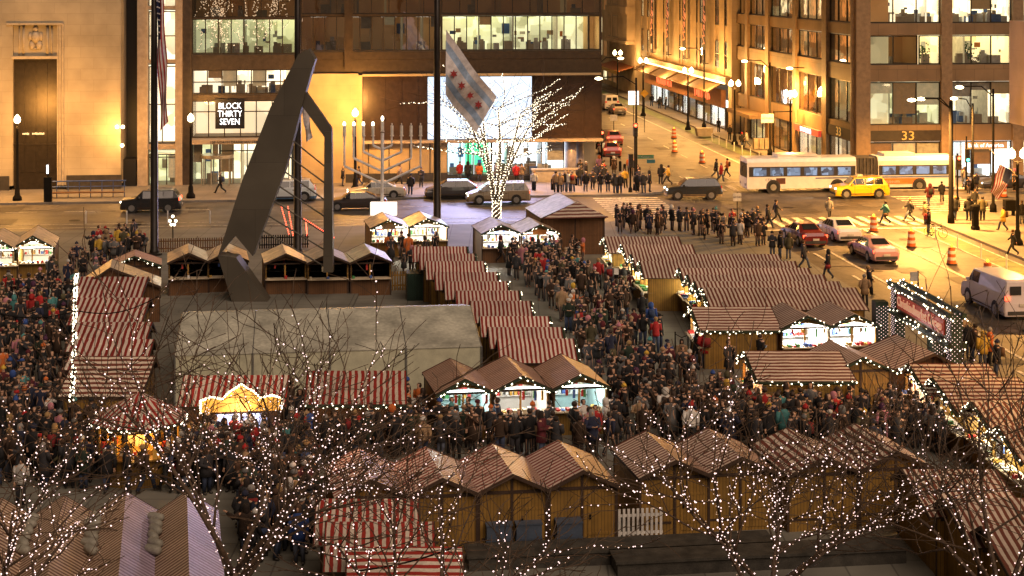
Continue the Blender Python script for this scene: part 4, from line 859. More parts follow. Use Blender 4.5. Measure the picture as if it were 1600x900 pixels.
for x in (-.95, 0.05): m.box(x, x+.9, -.1, -.06, 1.0, 1.62)
m.build('menu_panel', litroom('menu_panel_blue_white', (.45, .55, 1), 1.6, .8, 4), ab)
m = MB(); m.bar((-1.4, 0, 0), (-1.4, 0, 1.7), .05); m.bar((1.4, 0, 0), (1.4, 0, 1.7), .05); m.build('post', STEEL, ab)
lamp('POINT', (q.x, q.y-1.0, 1.9), 110, (1, .75, .5), .3)
# lantern post, small light frames near the street
q = P(270, 392); l4 = thing('light_chandelier', 'small four armed lantern of white bulbs on a pole near the left flagpole', 'lantern', (q.x, q.y, .15))
m = MB(); m.bar((0, 0, 0), (0, 0, 2.0), .04); m.bar((-.2, 0, 1.7), (.2, 0, 1.7), .02); m.build('pole', STEEL, l4)
m = MB()
for x, z in ((-.2, 1.85), (.2, 1.85), (-.1, 1.6), (.1, 1.6), (0, 2.15)): m.ball((x, 0, z), .1)
m.build('bulb', BULB, l4)
q = P(466, 385); rl_ = thing('red_light_ladder', 'red rope light frame shaped like a ladder and slope beside the sculpture', 'light decoration', (q.x-.6, q.y, .15), R(7))
m = MB(); L2_ = MB()
for a, b in (((-.55, 0, 2.6), (0, 0, .6)), ((-.1, 0, 2.55), (.25, 0, .6)), ((1.0, 0, 1.7), (3.0, 0, .4)), ((1.2, 0, .5), (1.1, 0, 1.6))):
    m.bar(a, b, .03, 4)
    for k in range(18): L2_.octa(Vector(a).lerp(Vector(b), k/17)+Vector((0, -.05, 0)), .05)
m.build('frame', STEEL, rl_); L2_.build('rope_light', BULBR, rl_)
for i, (pp, ln, lab, mt, hh) in enumerate((((966, 855), 1.35, 'white picket fence panel beside the blue crates, bottom centre', WHITE, 1.05), ((1252, 822), 1.0, 'short white picket fence behind the lower right branches', WHITE, 1.0), ((1389, 650), .6, 'narrow white picket gate beside the lit red wares', WHITE, 1.1), ((240, 398), 4.5, 'brown slatted fence along the street behind the dark huts', BWALL, .9), ((612, 458), .75, 'small yellow picket fence beside the middle row of huts', YWALL, 1.1), ((893, 385), 1.2, 'yellowish slatted fence at the big brown barn', YWALL, 1.2), ((405, 392), 3.2, 'dark railing behind the dark huts near the red rope lights', STEEL, .9))):
    q = P(*pp); f = thing('picket_fence', lab, 'fence', (q.x, q.y, .15), R(7.5)); m = MB()
    for k in range(int(ln/.15)+1): m.box(k*.15, k*.15+.08, 0, .025, 0, hh)
    m.build('picket', mt, f); m = MB(); m.box(0, ln+.1, .026, .06, hh*.22, hh*.3); m.box(0, ln+.1, .026, .06, hh*.75, hh*.83); m.build('rail', mt, f)
# blue-grey crates behind the bottom huts
CR = pm('blue_grey_plastic', (.07, .095, .14), rough=.5, var=.15)
for i, (px, py) in enumerate(((779, 868), (825, 866), (888, 864))):
    for k in range(2):
        q = P(px, py); c = thing('storage_crate', '%s blue grey crate of the %s stack behind the bottom huts' % ('lower' if k == 0 else 'upper', ('left', 'middle', 'right')[i]), 'crate', (q.x, q.y-.1, .15+k*.47), R(7.5), 'blue grey crates behind the huts')
        m = MB(); m.box(-.4, .4, -.28, .28, 0, .42); m.build('body', CR, c); m = MB(); m.box(-.42, .42, -.3, .3, .42, .465); m.build('lid', CR, c)
        FOOT.append([(q.x+x, q.y+y) for x, y in ((-.5, -.5), (.5, -.5), (.5, .5), (-.5, .5))])
for k, (px, py, ln) in enumerate(((730, 884, 9.5), (960, 893, 9))):
    q = P(px, py, .15); t = thing('stone_ledge', ('long low grey stone ledge behind the bottom crates', 'low grey stone ledge under the lights at the bottom right')[k], 'ledge', (q.x, q.y, .15), R(7.5)); m = MB(); m.box(0, ln, -.5, .5, 0, .4); m.box(-.06, ln+.06, -.56, .56, .4, .48); m.build('body', pm('grey_ledge_stone', (.06, .055, .045), var=.3, bump=.2), t)
# dark green container, red table cover
q = P(660, 470); g_ = thing('green_container', 'dark green storage container left of the middle row', 'container', (q.x, q.y, .15), R(7.5)); m = MB(); m.box(-.9, .9, -.7, .7, 0, 1.5)
for k in range(9): m.box(-.85+k*.2, -.75+k*.2, -.74, -.7, .1, 1.4)
m.build('body', pm('dark_green_paint', (.015, .035, .025), rough=.4), g_)
q = P(700, 478); g_ = thing('red_awning', 'small plain red awning between the tent and the middle row', 'awning', (q.x, q.y, .15), R(7.5)); m = MB(); m.slab((-.6, -.6, 1.7), (.6, -.6, 1.7), (.55, .5, 2.2), (-.55, .5, 2.2), .04); m.build('cloth', pm('plain_red_cloth', (.4, .03, .03)), g_); m = MB()
for x in (-.55, .5): m.bar((x, -.55, 0), (x, -.55, 1.7), .03); m.bar((x, .45, 0), (x, .45, 2.15), .03)
m.build('post', STEEL, g_)
# sand filled weights in the roof valleys, bottom left
SACK = pm('grey_weight_sack', (.36, .35, .29), bump=.3)
n_ = 0
for vi, px in enumerate((50, 148, 242)):
    q = P(px, 812, 2.1)
    for k in range(6):
        pos = Vector((q.x, q.y, 0))-EY*(k*.55+.1); s_ = MB(); s_.lathe((0, 0, 0), [(.05, -.28), (.12, -.22), (.13, 0), (.12, .22), (.05, .28)], 8)
        o = s_.build('weight_sack', SACK, None, True, (pos.x+random.uniform(-.05, .05), pos.y, 2.22)); o.rotation_euler = (R(90), 0, R(random.uniform(20, 70)))
        tag(o, 'grey tubular weight, %s from the top in the %s valley between the bottom left roofs' % (ORD[k], ('first', 'second', 'third')[vi]), 'weight sack', 'grey weights in the roof valleys')
# garland down the edge of the left column
gq = thing('light_garland', 'long garland of warm bulbs down the left edge of the left roof column', 'garland', (P(122, 432, 2).x, P(122, 432, 2).y, 0)); m = MB()
pts = [P(x, y, 2.35)-gq.location for x, y in ((120, 428), (118, 445), (117, 500), (116, 560), (112, 625))]; garland(m, pts, .06, .07, .04, seed=4); m.build('garland', [GREENB, BULB], gq)
m = MB()
for p_ in pts[::2]: m.bar((p_.x, p_.y, .15), p_, .04, 4)
m.build('post', TIMBER, gq)
# hanging power cables, stanchions, bicycles, tables
for lab, a_, b_, sg_ in (('dark hanging cable crossing the crowd at the left edge', P(-60, 470, 4.2), P(121, 486, 3.0), .5), ('dark hanging cable over the left column of striped roofs', P(121, 486, 3.0), P(250, 462, 3.6), .4), ('black cable running over the nearest bold striped stall', P(560, 892, 2.9), P(724, 850, 3.2), .1)):
    t = thing('power_cable', lab, 'cable', a_); m = MB(); m.path([(a_.lerp(b_, k/10)-a_)+Vector((0, 0, -sg_*math.sin(math.pi*k/10))) for k in range(11)], .025, 4); m.build('cable', STEEL, t)
for k, (px, py) in enumerate(((1055, 551), (1075, 553), (1028, 519))):
    q = P(px, py, .15); t = thing('rope_stanchion', '%s black rope stanchion on the open paving by the low garlanded hut' % ORD[k], 'stanchion', (q.x, q.y, .15), 0, 'black rope stanchions'); m = MB(); m.lathe((0, 0, 0), [(.18, 0), (.18, .03), (.03, .06), (.03, .95), (.04, 1.0)], 10); m.build('post', STEEL, t)
    if k == 0: m = MB(); e_ = P(1075, 553, .15)-q; m.path([(0, 0, .9), (e_.x/2, e_.y/2, .75), (e_.x, e_.y, .9)], .02, 4); m.build('rope', STEEL, t)
q = P(963, 483, .15); t = thing('black_marker_post', 'thick black post with white top label in the crowd aisle', 'post', (q.x, q.y, .15)); m = MB(); m.bar((0, 0, 0), (0, 0, 1.9), .1, 8); m.build('post', STEEL, t); m = MB(); m.box(-.12, .12, -.13, .13, 1.9, 2.2); m.build('label', WHITE, t)
def bicycle(lab, px, py, rz):
    q = P(px, py, .15); t = thing('bicycle', lab, 'bicycle', (q.x, q.y, .15 if px < 1300 else .01), R(rz))
    for x in (-.52, .52):
        m = MB(); m.path([(x+.33*math.cos(a), 0, .34+.33*math.sin(a)) for a in [2*math.pi*k/16 for k in range(17)]], .02, 4)
        for k in range(6): m.bar((x, 0, .34), (x+.32*math.cos(k*1.05), 0, .34+.32*math.sin(k*1.05)), .005, 3)
        m.build('wheel', RUB_, t)
    m = MB()
    for a, b in (((-.52, 0, .34), (-.2, 0, .85)), ((-.52, 0, .34), (-.08, 0, .32)), ((-.08, 0, .32), (-.2, 0, .85)), ((-.08, 0, .32), (.4, 0, .82)), ((-.2, 0, .78), (.4, 0, .84)), ((.52, 0, .34), (.38, 0, 1.0))): m.bar(a, b, .02, 5)
    m.build('frame', pm('bike_frame', (.04, .05, .08), rough=.3), t); m = MB(); m.bar((.38, -.25, 1.0), (.38, .25, 1.0), .015, 4); m.build('handlebar', STEEL, t); m = MB(); m.box(-.32, -.1, -.06, .06, .87, .93); m.build('saddle', STEEL, t)
RUB_ = pm('tyre_rubber', (.015, .015, .015), rough=.8)
bicycle('bicycle parked in the crowd aisle right of the middle row', 945, 528, 10); bicycle('bicycle beside the person at the right crossing corner', 1462, 368, -35)
for k, (px, py) in enumerate(((880, 440), (905, 468), (862, 418), (640, 668), (1015, 640))):
    q = P(px, py, .15); t = thing('standing_table', '%s in the crowd' % ('round white topped standing table by the lilac roofed huts aisle', 'second standing table further down the aisle', 'standing table nearest the lit huts', 'standing table before the bright striped stall', 'standing table in front of the lit trio')[k], 'table', (q.x, q.y, .15), 0, 'round standing tables'); m = MB(); m.lathe((0, 0, 1.04), [(.38, 0), (.4, .03), (.4, .05)], 14); m.build('tabletop', WHITE, t); m = MB(); m.lathe((0, 0, 0), [(.25, 0), (.25, .03), (.04, .06), (.04, 1.04)], 8); m.build('leg', STEEL, t)
    FOOT.append([(q.x+x, q.y+y) for x, y in ((-.4, -.4), (.4, -.4), (.4, .4), (-.4, .4))])
# entrance arch
q = P(1403, 574); ua, va_ = UV(q)
def onu(px, u): r = (px-800)/F; Y = u/(r*cc+ss); return Y*(cc-r*ss)
ar = thing('entrance_arch', 'garlanded entrance arch with long red sign and light wrapped pillars', 'arch', (q.x, q.y, .15), TC)
vn = onu(1492, ua)-va_
h1, h0 = 3.75, 2.45
m = MB(); m.box(-.25, .25, -.25, .25, 0, h1); m.build('pillar', pm('dark_green_pillar', (.02, .04, .02)), ar); m = MB(); m.box(-.25, .25, vn-.25, vn+.25, 0, h1); m.build('pillar', pm('dark_green_pillar', None), ar)
m = MB(); m.box(-.2, .2, vn+.36, -.36, h0+.1, h1-.15); m.build('beam', BWALL, ar)
m = MB(); m.box(-.26, -.21, vn+.6, -.6, h0+.3, h1-.35); sp_ = m.build('sign_panel', pm('red_sign_panel', (.42, .05, .03), em=(1, .12, .05), es=.12, var=.1), ar)
text('Christkindlmarket Chicago', .62, pm('pale_sign_letter', (.9, .6, .4), em=(1, .5, .3), es=.35, var=0), 'letters', sp_, (-.3, vn/2, (h0+h1)/2), rot=(R(90), 0, R(-90)), sx=(abs(vn)-1.6)/6.6)
m = MB()
for x in (-.33, .3):
    garland(m, [(x, .3, h1), (x, vn/2, h1+.05), (x, vn-.3, h1)], .13, .12, .04, seed=5); garland(m, [(x, .3, h0+.05), (x, vn/2, h0+.02), (x, vn-.3, h0+.05)], .13, .12, .04, seed=6)
m.build('garland', [GREENB, BULB], ar)
m = MB()
for y in (0, vn):
    for k in range(5):
        for j in range(19):
            z = .1+j*h1/19+(k % 2)*.1; m.octa((-.27, y-.22+k*.11, z), .018, 0); m.octa((-.22+k*.11, y-.27, z+.08), .018, 0)
m.build('string_lights', BULBW, ar)
for i, (px, py, hh, lab) in enumerate(((1375, 572, 2.9, 'light wrapped pillar standing just left of the entrance arch'), (1462, 585, 2.1, 'left light wrapped pillar under the carved word boards'), (1490, 588, 2.1, 'right light wrapped pillar under the carved word boards'))):
    q = P(px, py); c = thing('light_pillar', lab, 'pillar', (q.x, q.y, .15), TC, 'light wrapped pillars by the arch'); m = MB(); m.box(-.3, .3, -.3, .3, 0, hh); m.build('column', pm('dark_green_pillar', None), c)
    m = MB()
    for k in range(6):
        for j in range(int(hh*6)): m.octa((-.26+k*.105, -.33, .06+j*.16+(k % 2)*.08), .019)
    m.build('string_lights', BULBW, c)
q = P(1476, 587); c = thing('word_board', 'row of small carved boards reading PEACE NOEL JOY on the light pillars', 'sign', (q.x, q.y-.35, .15), TC); m = MB()
for k in range(3): m.box(-.85+k*.6, -.3+k*.6, -.06, 0, 2.15, 2.5)
bo = m.build('board', pm('carved_wood_board', (.4, .27, .14)), c)
for k, s in enumerate(('PEACE', 'NOEL', 'JOY')): text(s, .2, TIMBER, 'letters', bo, (-.575+k*.6, -.075, 2.32), sx=.8)
# ================================================================ steel sculpture (plain stand-in), flagpoles, flags
def pxz(px, py, Y): return Vector(((px-800)*Y/F, Y, CH-(py+30)*Y/F))
Ys = 89.0; sc_ = thing('steel_sculpture', 'very tall rusty dark steel sculpture with a leaning blade and a mast', 'sculpture', (P(385, 478).x, Ys, .15)); O = sc_.location
RUST = blocks('weathering_steel_plates', (.095, .082, .06), 3.2, 2.6, .012, .07, .6, .6)
def blade(pts, y0, y1, n): m = MB(); m.prism([((pxz(x, y, Ys)-O).x, (pxz(x, y, Ys)-O).z) for x, y in pts], y0, y1); return m.build(n, RUST, sc_)
blade([(343, 398), (370, 366), (397, 398), (448, 262), (480, 140), (494, 92), (484, 76), (468, 84), (424, 168), (380, 282)][::-1], -.5, .5, 'leaning_blade')
blade([(343, 396), (372, 400), (432, 484), (372, 490)][::-1], -.6, .6, 'foot')
blade([(508, 205), (519, 205), (521, 424), (506, 424)][::-1], -.35, .35, 'mast')
blade([(462, 150), (470, 130), (519, 200), (519, 216), (508, 214)][::-1], -.25, .25, 'cross_arm')
m = MB()
for k in range(7):
    a = pxz(425-k*0.5, 215+k*24, Ys)-O; a.x = (pxz(452-k*7.2, 0, Ys)-O).x; b = pxz(510, 262+k*26, Ys)-O; m.bar(a, b, .045, 5)
m.build('tie_rod', RUST, sc_)
m = MB(); m.box(-3.2, 6, -3, 3, 0, .12); m.build('plinth', PAVE, sc_)
FOOT.append([(O.x+x, O.y+y) for x, y in ((-3.4, -3.2), (6.2, -3.2), (6.2, 3.2), (-3.4, 3.2))])
POLE = pm('dark_brown_pole', (.03, .024, .02), rough=.4, metal=.4)
fp = []
for i, (px, by, lab) in enumerate(((241, 402, 'left flagpole, dark and tall, carrying a limp striped national flag'), (465, 400, 'middle flagpole rising behind the steel sculpture'), (683, 388, 'right flagpole, dark and tall, carrying a white and blue city flag'))):
    q = P(px, by); t = thing('flagpole', lab, 'flagpole', (q.x, q.y, .15), 0, 'three tall flagpoles'); m = MB(); m.lathe((0, 0, 0), [(.3, 0), (.3, .3), (.26, .35), (.22, 12), (.16, 24)], 14); m.build('pole', POLE, t, True); m = MB(); m.lathe((0, 0, 0), [(.5, 0), (.5, .12), (.3, .2)], 14); m.build('base', POLE, t); fp.append(q)
def cloth(name, label, cn, Y, mat, nx=18, ny=14, wave=.25, nw=3., uvx=None, group=None):
    """cn: hoist top, fly top, fly bottom, hoist bottom in pixels at depth Y"""
    c = [pxz(x, y, Y) for x, y in cn]; O = c[0].copy(); t = thing(name, label, 'flag', O, 0, group); m = MB()
    def pt(a, b):
        p = (c[0]*(1-a)+c[1]*a)*(1-b)+(c[3]*(1-a)+c[2]*a)*b-O; p.y += wave*math.sin(nw*math.pi*(a+.35*b))*min(1, a*2+.1)+.1*math.sin(7*b+3*a); p.z -= .12*math.sin(math.pi*a); return p
    for i in range(nx):
        for j in range(ny):
            a0, a1, b0, b1 = i/nx, (i+1)/nx, j/ny, (j+1)/ny
            m.add([pt(a0, b0), pt(a1, b0), pt(a1, b1), pt(a0, b1)], [(0, 3, 2, 1)], mat[1](a0+.5/nx, b0+.5/ny))
    m.build('cloth', mat[0], t); return t, pt
FW = pm('flag_white', (.72, .68, .68)); FB = pm('flag_light_blue', (.34, .46, .64)); FR = pm('flag_red', (.35, .03, .03)); FN = pm('flag_navy', (.02, .03, .09))
usm = ([FR, FW, FN], lambda a, b: 2 if (a < .42 and b < .54) else int(b*13) % 2)
us, upt = cloth('national_flag', 'limp red and white striped flag with dark blue corner hanging on the left flagpole', [(244, -6), (250, 207), (263, 190), (256, 0)], fp[0].y-.4, ([FR, FW, FN], lambda a, b: 2 if (a < .3 and b < .54) else int(b*7) % 2), 26, 14, .35, 3)
def starp(r, n=5, k=.42): return [(math.sin(math.pi*i/n)*r*(1 if i % 2 == 0 else k), math.cos(math.pi*i/n)*r*(1 if i % 2 == 0 else k)) for i in range(2*n)]
m = MB()
for i in range(6):
    for j in range(3):
        p_ = upt(.03+i*.045, .08+j*.16); m.add([(p_.x+a, p_.y-.06, p_.z+b) for a, b in starp(.07)], [tuple(range(9, -1, -1))])
m.build('stars', FW, us)
def chic(a, b): return 1 if (.17 < b < .34 or .66 < b < .83) else 0
ch, cpt = cloth('city_flag', 'white city flag with two light blue stripes and red stars before the screen', [(697, 46), (776, 152), (744, 206), (696, 148)], fp[2].y-.35, ([FW, FB], chic), 24, 24, .6, 2.6)
for k in range(4):
    p_ = cpt(.2+k*.2, .5); m = MB(); r_ = .3; m.prism([(a, b) for a, b in starp(r_, 6, .45)], -.02, .02); o = m.build('star', FR, ch); o.location = (p_.x, p_.y-.16, p_.z)
cloth('white_flag', 'pale flag hanging limp on the middle flagpole behind the sculpture', [(469, 138), (478, 222), (489, 215), (476, 140)], fp[1].y-.3, ([FW, FW], lambda a, b: 0), 14, 8, .3, 3)
Yf = P(1590, 385).y-.4
f3, p3 = cloth('national_flag', 'striped national flag on a slanted staff at the right lamp post', [(1562, 256), (1548, 300), (1561, 312), (1583, 268)], Yf, ([FR, FW, FN], lambda a, b: 2 if (a < .4 and b > .46) else int(b*13) % 2), 20, 26, .15, 2)
m = MB(); m.bar(pxz(1545, 232, Yf)-f3.location, pxz(1590, 276, Yf)-f3.location, .03); m.build('staff', pm('pale_metal', None), f3)
# candelabrum
q = P(597, 358); mn = thing('giant_menorah', 'giant white nine branched candelabrum with straight V arms behind the lit huts', 'candelabrum', (q.x, q.y, .15)); Y = q.y
m = MB(); g0 = lambda x, y: pxz(x, y, Y)-mn.location
m.bar(g0(597, 358), g0(597.5, 208), .13, 6); m.build('stem', pm('grey_white_paint', (.85, .83, .8)), mn)
m = MB()
for k, (dx_, yj) in enumerate(((59.5, 287), (45, 268), (29.5, 251), (14.5, 234))):
    ye = yj-(dx_)*.46
    for s_ in (-1, 1):
        m.bar(g0(597.5, yj), g0(597.5+s_*dx_, ye), .09, 5); m.bar(g0(597.5+s_*dx_, ye), g0(597.5+s_*dx_, 213), .075, 5)
m.build('arms', pm('grey_white_paint', (.85, .83, .8)), mn)
for k in range(9):
    x = 538+k*14.9; yt = 196 if k != 4 else 187; m = MB(); m.lathe(tuple(g0(x, 213 if k != 4 else 206)), [(.14, 0), (.14, .08), (.11, .1), (.11, .78)], 8); cd_ = m.build('candle', WHITE, mn)
    m = MB(); m.ball(tuple(g0(x, yt-2)), .11 if k < 5 else .05, sq=1.8); m.build('flame_bulb', BULB if k < 5 else WHITE, cd_)
m = MB(); m.box(*(g0(579, 0).x, g0(620, 0).x), -.3, .3, g0(0, 336).z, g0(0, 316).z); m.build('banner_box', litroom('white_lit_banner', (1, .95, .85), 1.1, .1, .5), mn)
# ================================================================ trees
def grow(mb, tw, bulbs, p, d, L, r, lvl, rr, maxl, spread, bl, minz=-9, light=True, L1=3.2, nt=1.0):
    n = 5 if lvl < 3 else 3; pts = [p.copy()]; rs = [r]; q = p.copy(); dd = d.copy()
    for i in range(n):
        dd = (dd+Vector((rr.gauss(0, .16), rr.gauss(0, .16), rr.gauss(.02, .10)))).normalized(); q = q+dd*(L/n); pts.append(q.copy()); rs.append(max(r*(1-.62*(i+1)/n), .013 if lvl == 3 else .009))
    (mb if lvl < 3 else tw).path(pts, rs, 6 if lvl < 2 else (4 if lvl < 3 else 3))
    if lvl <= bl and light:
        nb = int(L/(.075 if lvl < 2 else .11 if lvl == 2 else .24))
        for k in range(nb):
            t = k/nb*n; i = int(t); c = pts[i].lerp(pts[i+1], t-i); rad = rs[i]+.03; a = k*1.9
            bulbs.append(c+Vector((math.cos(a)*rad, math.sin(a)*rad, rr.uniform(-.04, .04))))
    if lvl >= maxl: return
    nc = (6, 6, max(2, int(6*nt)), max(2, int(5*nt)), 4)[lvl]
    for k in range(nc):
        t = (.35+.65*(k+rr.random()*.6)/nc) if lvl else (.8+.2*k/nc); t = min(t, .98)*n; i = int(t); c = pts[i].lerp(pts[i+1], t-i)
        a = k*2.4+rr.random()*.8; side = Vector((math.cos(a), math.sin(a), 0)); side = (side-d*side.dot(d)).normalized()
        nd = (dd*(1.0)+side*(spread if lvl == 0 else rr.uniform(.7, 1.15))+Vector((0, 0, .12))).normalized()
        grow(mb, tw, bulbs, c, nd, (L*rr.uniform(.5, .72) if lvl else L1*rr.uniform(.8, 1.2)), rs[i]*(.62 if lvl else .5), lvl+1, rr, maxl, spread, bl, light=light and (lvl < 1 or rr.random() < (.8, .8, .62, .4, .3)[lvl]), L1=L1, nt=nt)
def tree(label, px, Y, trunk, r, seed, spread=.95, maxl=4, bl=3, bulb=BULBW, lean=(0, 0), nt=1.0, group='light strung street trees', bs=.0155, zb=.15, sc=1.0, L1=3.2):
    x = (px-800)*Y/F; t = thing('bare_tree', label, 'tree', (x, Y, zb), 0, group); rr = random.Random(seed); mb, tw, bu = MB(), MB(), []
    grow(mb, tw, bu, Vector((0, 0, 0)), Vector((lean[0], lean[1], 1)).normalized(), trunk, r, 0, rr, maxl, spread, bl, L1=L1, nt=nt)
    mb.build('trunk', ROPE, t, True); tw.build('twigs', ROPE, t); m = MB()
    for c in bu: q_ = rr.choice([.6, .8, 1, 1, 1.15, 1.5]); m.octa(tuple(c), bs*q_, 1 if q_ < .9 else 0)
    m.build('string_lights', [bulb, BULBD], t); return t, bu
tree('bare tree thick with white lights over the bottom left roofs', 85, 37.5, 3.2, .27, 5, .9, bl=3, L1=4.2, nt=.55)
tree('bare tree whose lit branches rise in front of the amber sign, left of centre', 345, 38.5, 3.6, .3, 9, .85, bl=3, L1=4.5, nt=.85)
tree('bare lit tree above the striped stalls at bottom centre', 590, 37.5, 3.1, .25, 24, 1.1, bl=2, L1=3.4, nt=.6)
tree('bare tree with dense white lights before the lower right huts', 1225, 38, 3.3, .26, 36, 1.1, bl=3, L1=4.2, nt=.75)
tree('bare tree with sparse lights at the right picture edge', 1570, 37, 3.8, .27, 47, .9, bl=1, L1=4.0, nt=.8)
# far tree wrapped in lights in front of the screen
x = P(776, 344); ft = thing('wrapped_tree', 'bare tree wound tightly with warm lights before the video screen', 'tree', (x.x, x.y, .15)); rr = random.Random(8); mb, tw, bu = MB(), MB(), []
mb.path([(0, 0, 0), (0, 0, 1.2)], [.32, .3], 8)
for k in range(7):
    a = k*2*math.pi/7+.3; d = Vector((math.cos(a)*.16, math.sin(a)*.16, 1)).normalized()
    pts = [Vector((math.cos(a)*.15, math.sin(a)*.15, 1.0))]; L_ = rr.uniform(7, 8.5); dd = d
    for i in range(6): dd = (dd+Vector((math.cos(a)*.035-.008+rr.gauss(0, .06), math.sin(a)*.055+rr.gauss(0, .06), 0))).normalized(); pts.append(pts[-1]+dd*L_/6)
    mb.path(pts, [.15, .13, .12, .1, .08, .07, .05], 5)
    for i in range(6):
        for j in range(24):
            c = pts[i].lerp(pts[i+1], j/24); an = j*1.7; bu.append(c+Vector((math.cos(an), math.sin(an), 0))*(.17-.015*i))
    for i in (3, 4, 5, 6):
        for j in range(2):
            an = a+rr.uniform(-1.2, 1.2); grow(mb, tw, bu, pts[i], Vector((math.cos(an), math.sin(an), rr.uniform(.1, .8))).normalized(), rr.uniform(3, 5.6), .045, 2, rr, 3, .9, 2, nt=.5)
for j in range(110): an = j*1.3; bu.append(Vector((math.cos(an)*.34, math.sin(an)*.34, j*.012)))
mb.build('trunk', ROPE, ft, True); tw.build('twigs', ROPE, ft); m = MB()
for c in bu: m.octa(tuple(c), 0.034*rr.choice([.6, .9, 1, 1.3]))
m.build('string_lights', pm('bulb_warm_white', (1, .9, .7), em=(1, .87, .62), es=4.5, var=0), ft)
lamp('POINT', (x.x, x.y-1.5, 4), 150, (1, .85, .6), 1.5)
# ================================================================ street lamps and signals
GLOBE = pm('lamp_globe', (1, .8, .5), em=(1, .78, .42), es=14, var=0)
SFX = ['']
def lamp_post(label, px, yt, yb, double=True, e=2600, z0=.15):
    q = P(px, yb); h = CH*(1-(yt+30)/(yb+30.0)); t = thing('lamp_post', label, 'street lamp', (q.x, q.y, z0), TC, 'ornamental globe street lamps'); h -= z0
    m = MB(); m.lathe((0, 0, 0), [(.38, 0), (.36, .25), (.22, .45), (.2, .9), (.13, 1.05), (.09, h-1.1), (.12, h-1.0), (.06, h-.7)], 10); m.build('post', STEEL, t, True)
    xs = (-.42, .42) if double else (0,)
    if double: m = MB(); m.path([(-.42, 0, h-.5), (-.3, 0, h-.75), (0, 0, h-.8), (.3, 0, h-.75), (.42, 0, h-.5)], .045, 5); m.build('arm', STEEL, t)
    for x in xs:
        m = MB(); m.lathe((x, 0, h-.55), [(.1, 0), (.24, .12), (.27, .3), (.22, .48), (.1, .62), (.03, .72)], 10); m.build('globe', GLOBE, t, True)
    w = CW(*UV(q)); lamp('POINT', (q.x, q.y, h+.1), e*(1.8 if double else 2.6), SOD, .5)
    return t
for lab, a in (('globe lamp at the near corner of the tan store, twin globes', (1148, 127, 228)), ('second twin globe lamp along the tan store shop front', (1075, 107, 205)), ('third twin globe lamp under the awning end of the tan store', (1005, 92, 183)), ('farthest twin globe lamp before the bay windows', (965, 80, 166)), ('twin globe lamp in front of the dark side of the brown office building', (1235, 143, 252)), ('nearest twin globe lamp with flag at the right edge', (1590, 235, 386)), ('twin globe lamp before the big office window above the bus', (1457, 162, 262))): lamp_post(lab, *a)
lamp_post('single globe lamp in front of the bronze door at far left', 27, 182, 316, False, 2200); lamp_post('single globe lamp left of the revolving door', 298, 180, 312, False, 600); lamp_post('single globe lamp in front of the amber sandstone wall', 555, 172, 300, False, 2800)
def wall_lamp(px, py, label, e=500, v=140.0):
    u, z = FV(px, py, v); t = thing('wall_lamp', label, 'wall lamp', CW(u, v, z), TC, 'wall lamps on the limestone front'); m = MB(); m.bar((0, .2, 0), (0, 0, 0), .04); m.build('bracket', STEEL, t); m = MB(); m.ball((0, -.05, .1), .16); m.build('globe', GLOBE, t); lamp('POINT', CW(u, v-1.6, z+.1), e*.5, SOD, .3)
wall_lamp(183, 200, 'left globe of the wall lamps at the edge of the limestone building', 900); wall_lamp(192, 200, 'right globe of the wall lamps at the edge of the limestone building', 500)
wall_lamp(191, 229, 'low globe wall lamp beside the dark recess', 400)
def cobra(label, px, yb, h, heads, e=9000, group='tall arm street lights', z0=.15, r=.12, world=None):
    q = P(px, yb) if world is None else world; t = thing('street_light', label, 'street light', (q.x, q.y, z0), 0, group); m = MB(); m.lathe((0, 0, 0), [(.28, 0), (.26, .5), (r, .7), (r*.7, h)], 10); m.build('pole', STEEL, t, True)
    for dx_, dy_, dz_ in heads:
        m = MB(); m.path([(0, 0, h-.6), (dx_*.35, dy_*.35, h+.1+dz_*.5), (dx_, dy_, h+dz_)], .05, 5); m.build('arm', STEEL, t)
        m = MB(); m.ball((dx_, dy_, h+dz_-.08), .34, sq=.4); m.build('lamp_head', GLOBE, t)
        lamp('SPOT', (q.x+dx_, q.y+dy_, z0+h+dz_-.3), e*1.6*(.6 if 'fifth' in label or 'sixth' in label else .42 if 'third' in label or 'fourth' in label or 'second' in label or 'seventh' in label or 'eighth' in label or 'ninth' in label else 1), SOD, .3, spot=R(165), rot=(0, 0, 0))
cobra('thick corner pole with two sodium heads on arms reaching left', 1486, 352, 9.0, [(-2.9, 0, .15), (-2.1, .4, .2)], 14000, r=.2)
cobra('street light arm in front of the upper left corner of the brown office building', 1287, 252, 8.9, [(-3.4, 0, .3)], 18000)
cobra('curved street light beside the thick corner pole', 1520, 300, 7.4, [(-1.6, 0, .5)], 12000)
cobra('far street light over the side street by the canopy', 994, 300, 9.6, [(-3.2, 0, 0)], 7000)
for k, (u, v) in enumerate(((44.6, 92), (44.8, 70), (44.8, 48), (30.3, 58), (43.5, 160), (43.5, 190), (27, 168), (50, 119), (68, 119.5), (20, 119.3))):
    if k == 9: continue
    cobra('tall sodium street light over the right hand road, number %s along it' % ORD[k], 0, 0, 9.5, [(-2.6 if u > 35 else 2.4, 0, .2)], 11000 if k < 4 else 6500, world=CW(u, v))
for k, u in enumerate((-33, -62)): cobra('tall street light at the left part of the far road, %s one' % ORD[k], 0, 0, 9.5, [(0, -2.6, .2)], 3500, world=CW(u, 133.2))
SIGR = pm('signal_red', (1, .1, .05), em=(1, .08, .03), es=10, var=0); SIGG = pm('signal_green', (.1, 1, .7), em=(.1, 1, .7), es=5, var=0); SIGO = pm('signal_amber', (1, .5, .1), em=(1, .35, .05), es=4, var=0); SIGB = pm('signal_case', (.03, .025, .01)); LENS = pm('signal_dark_lens', (.04, .03, .03))
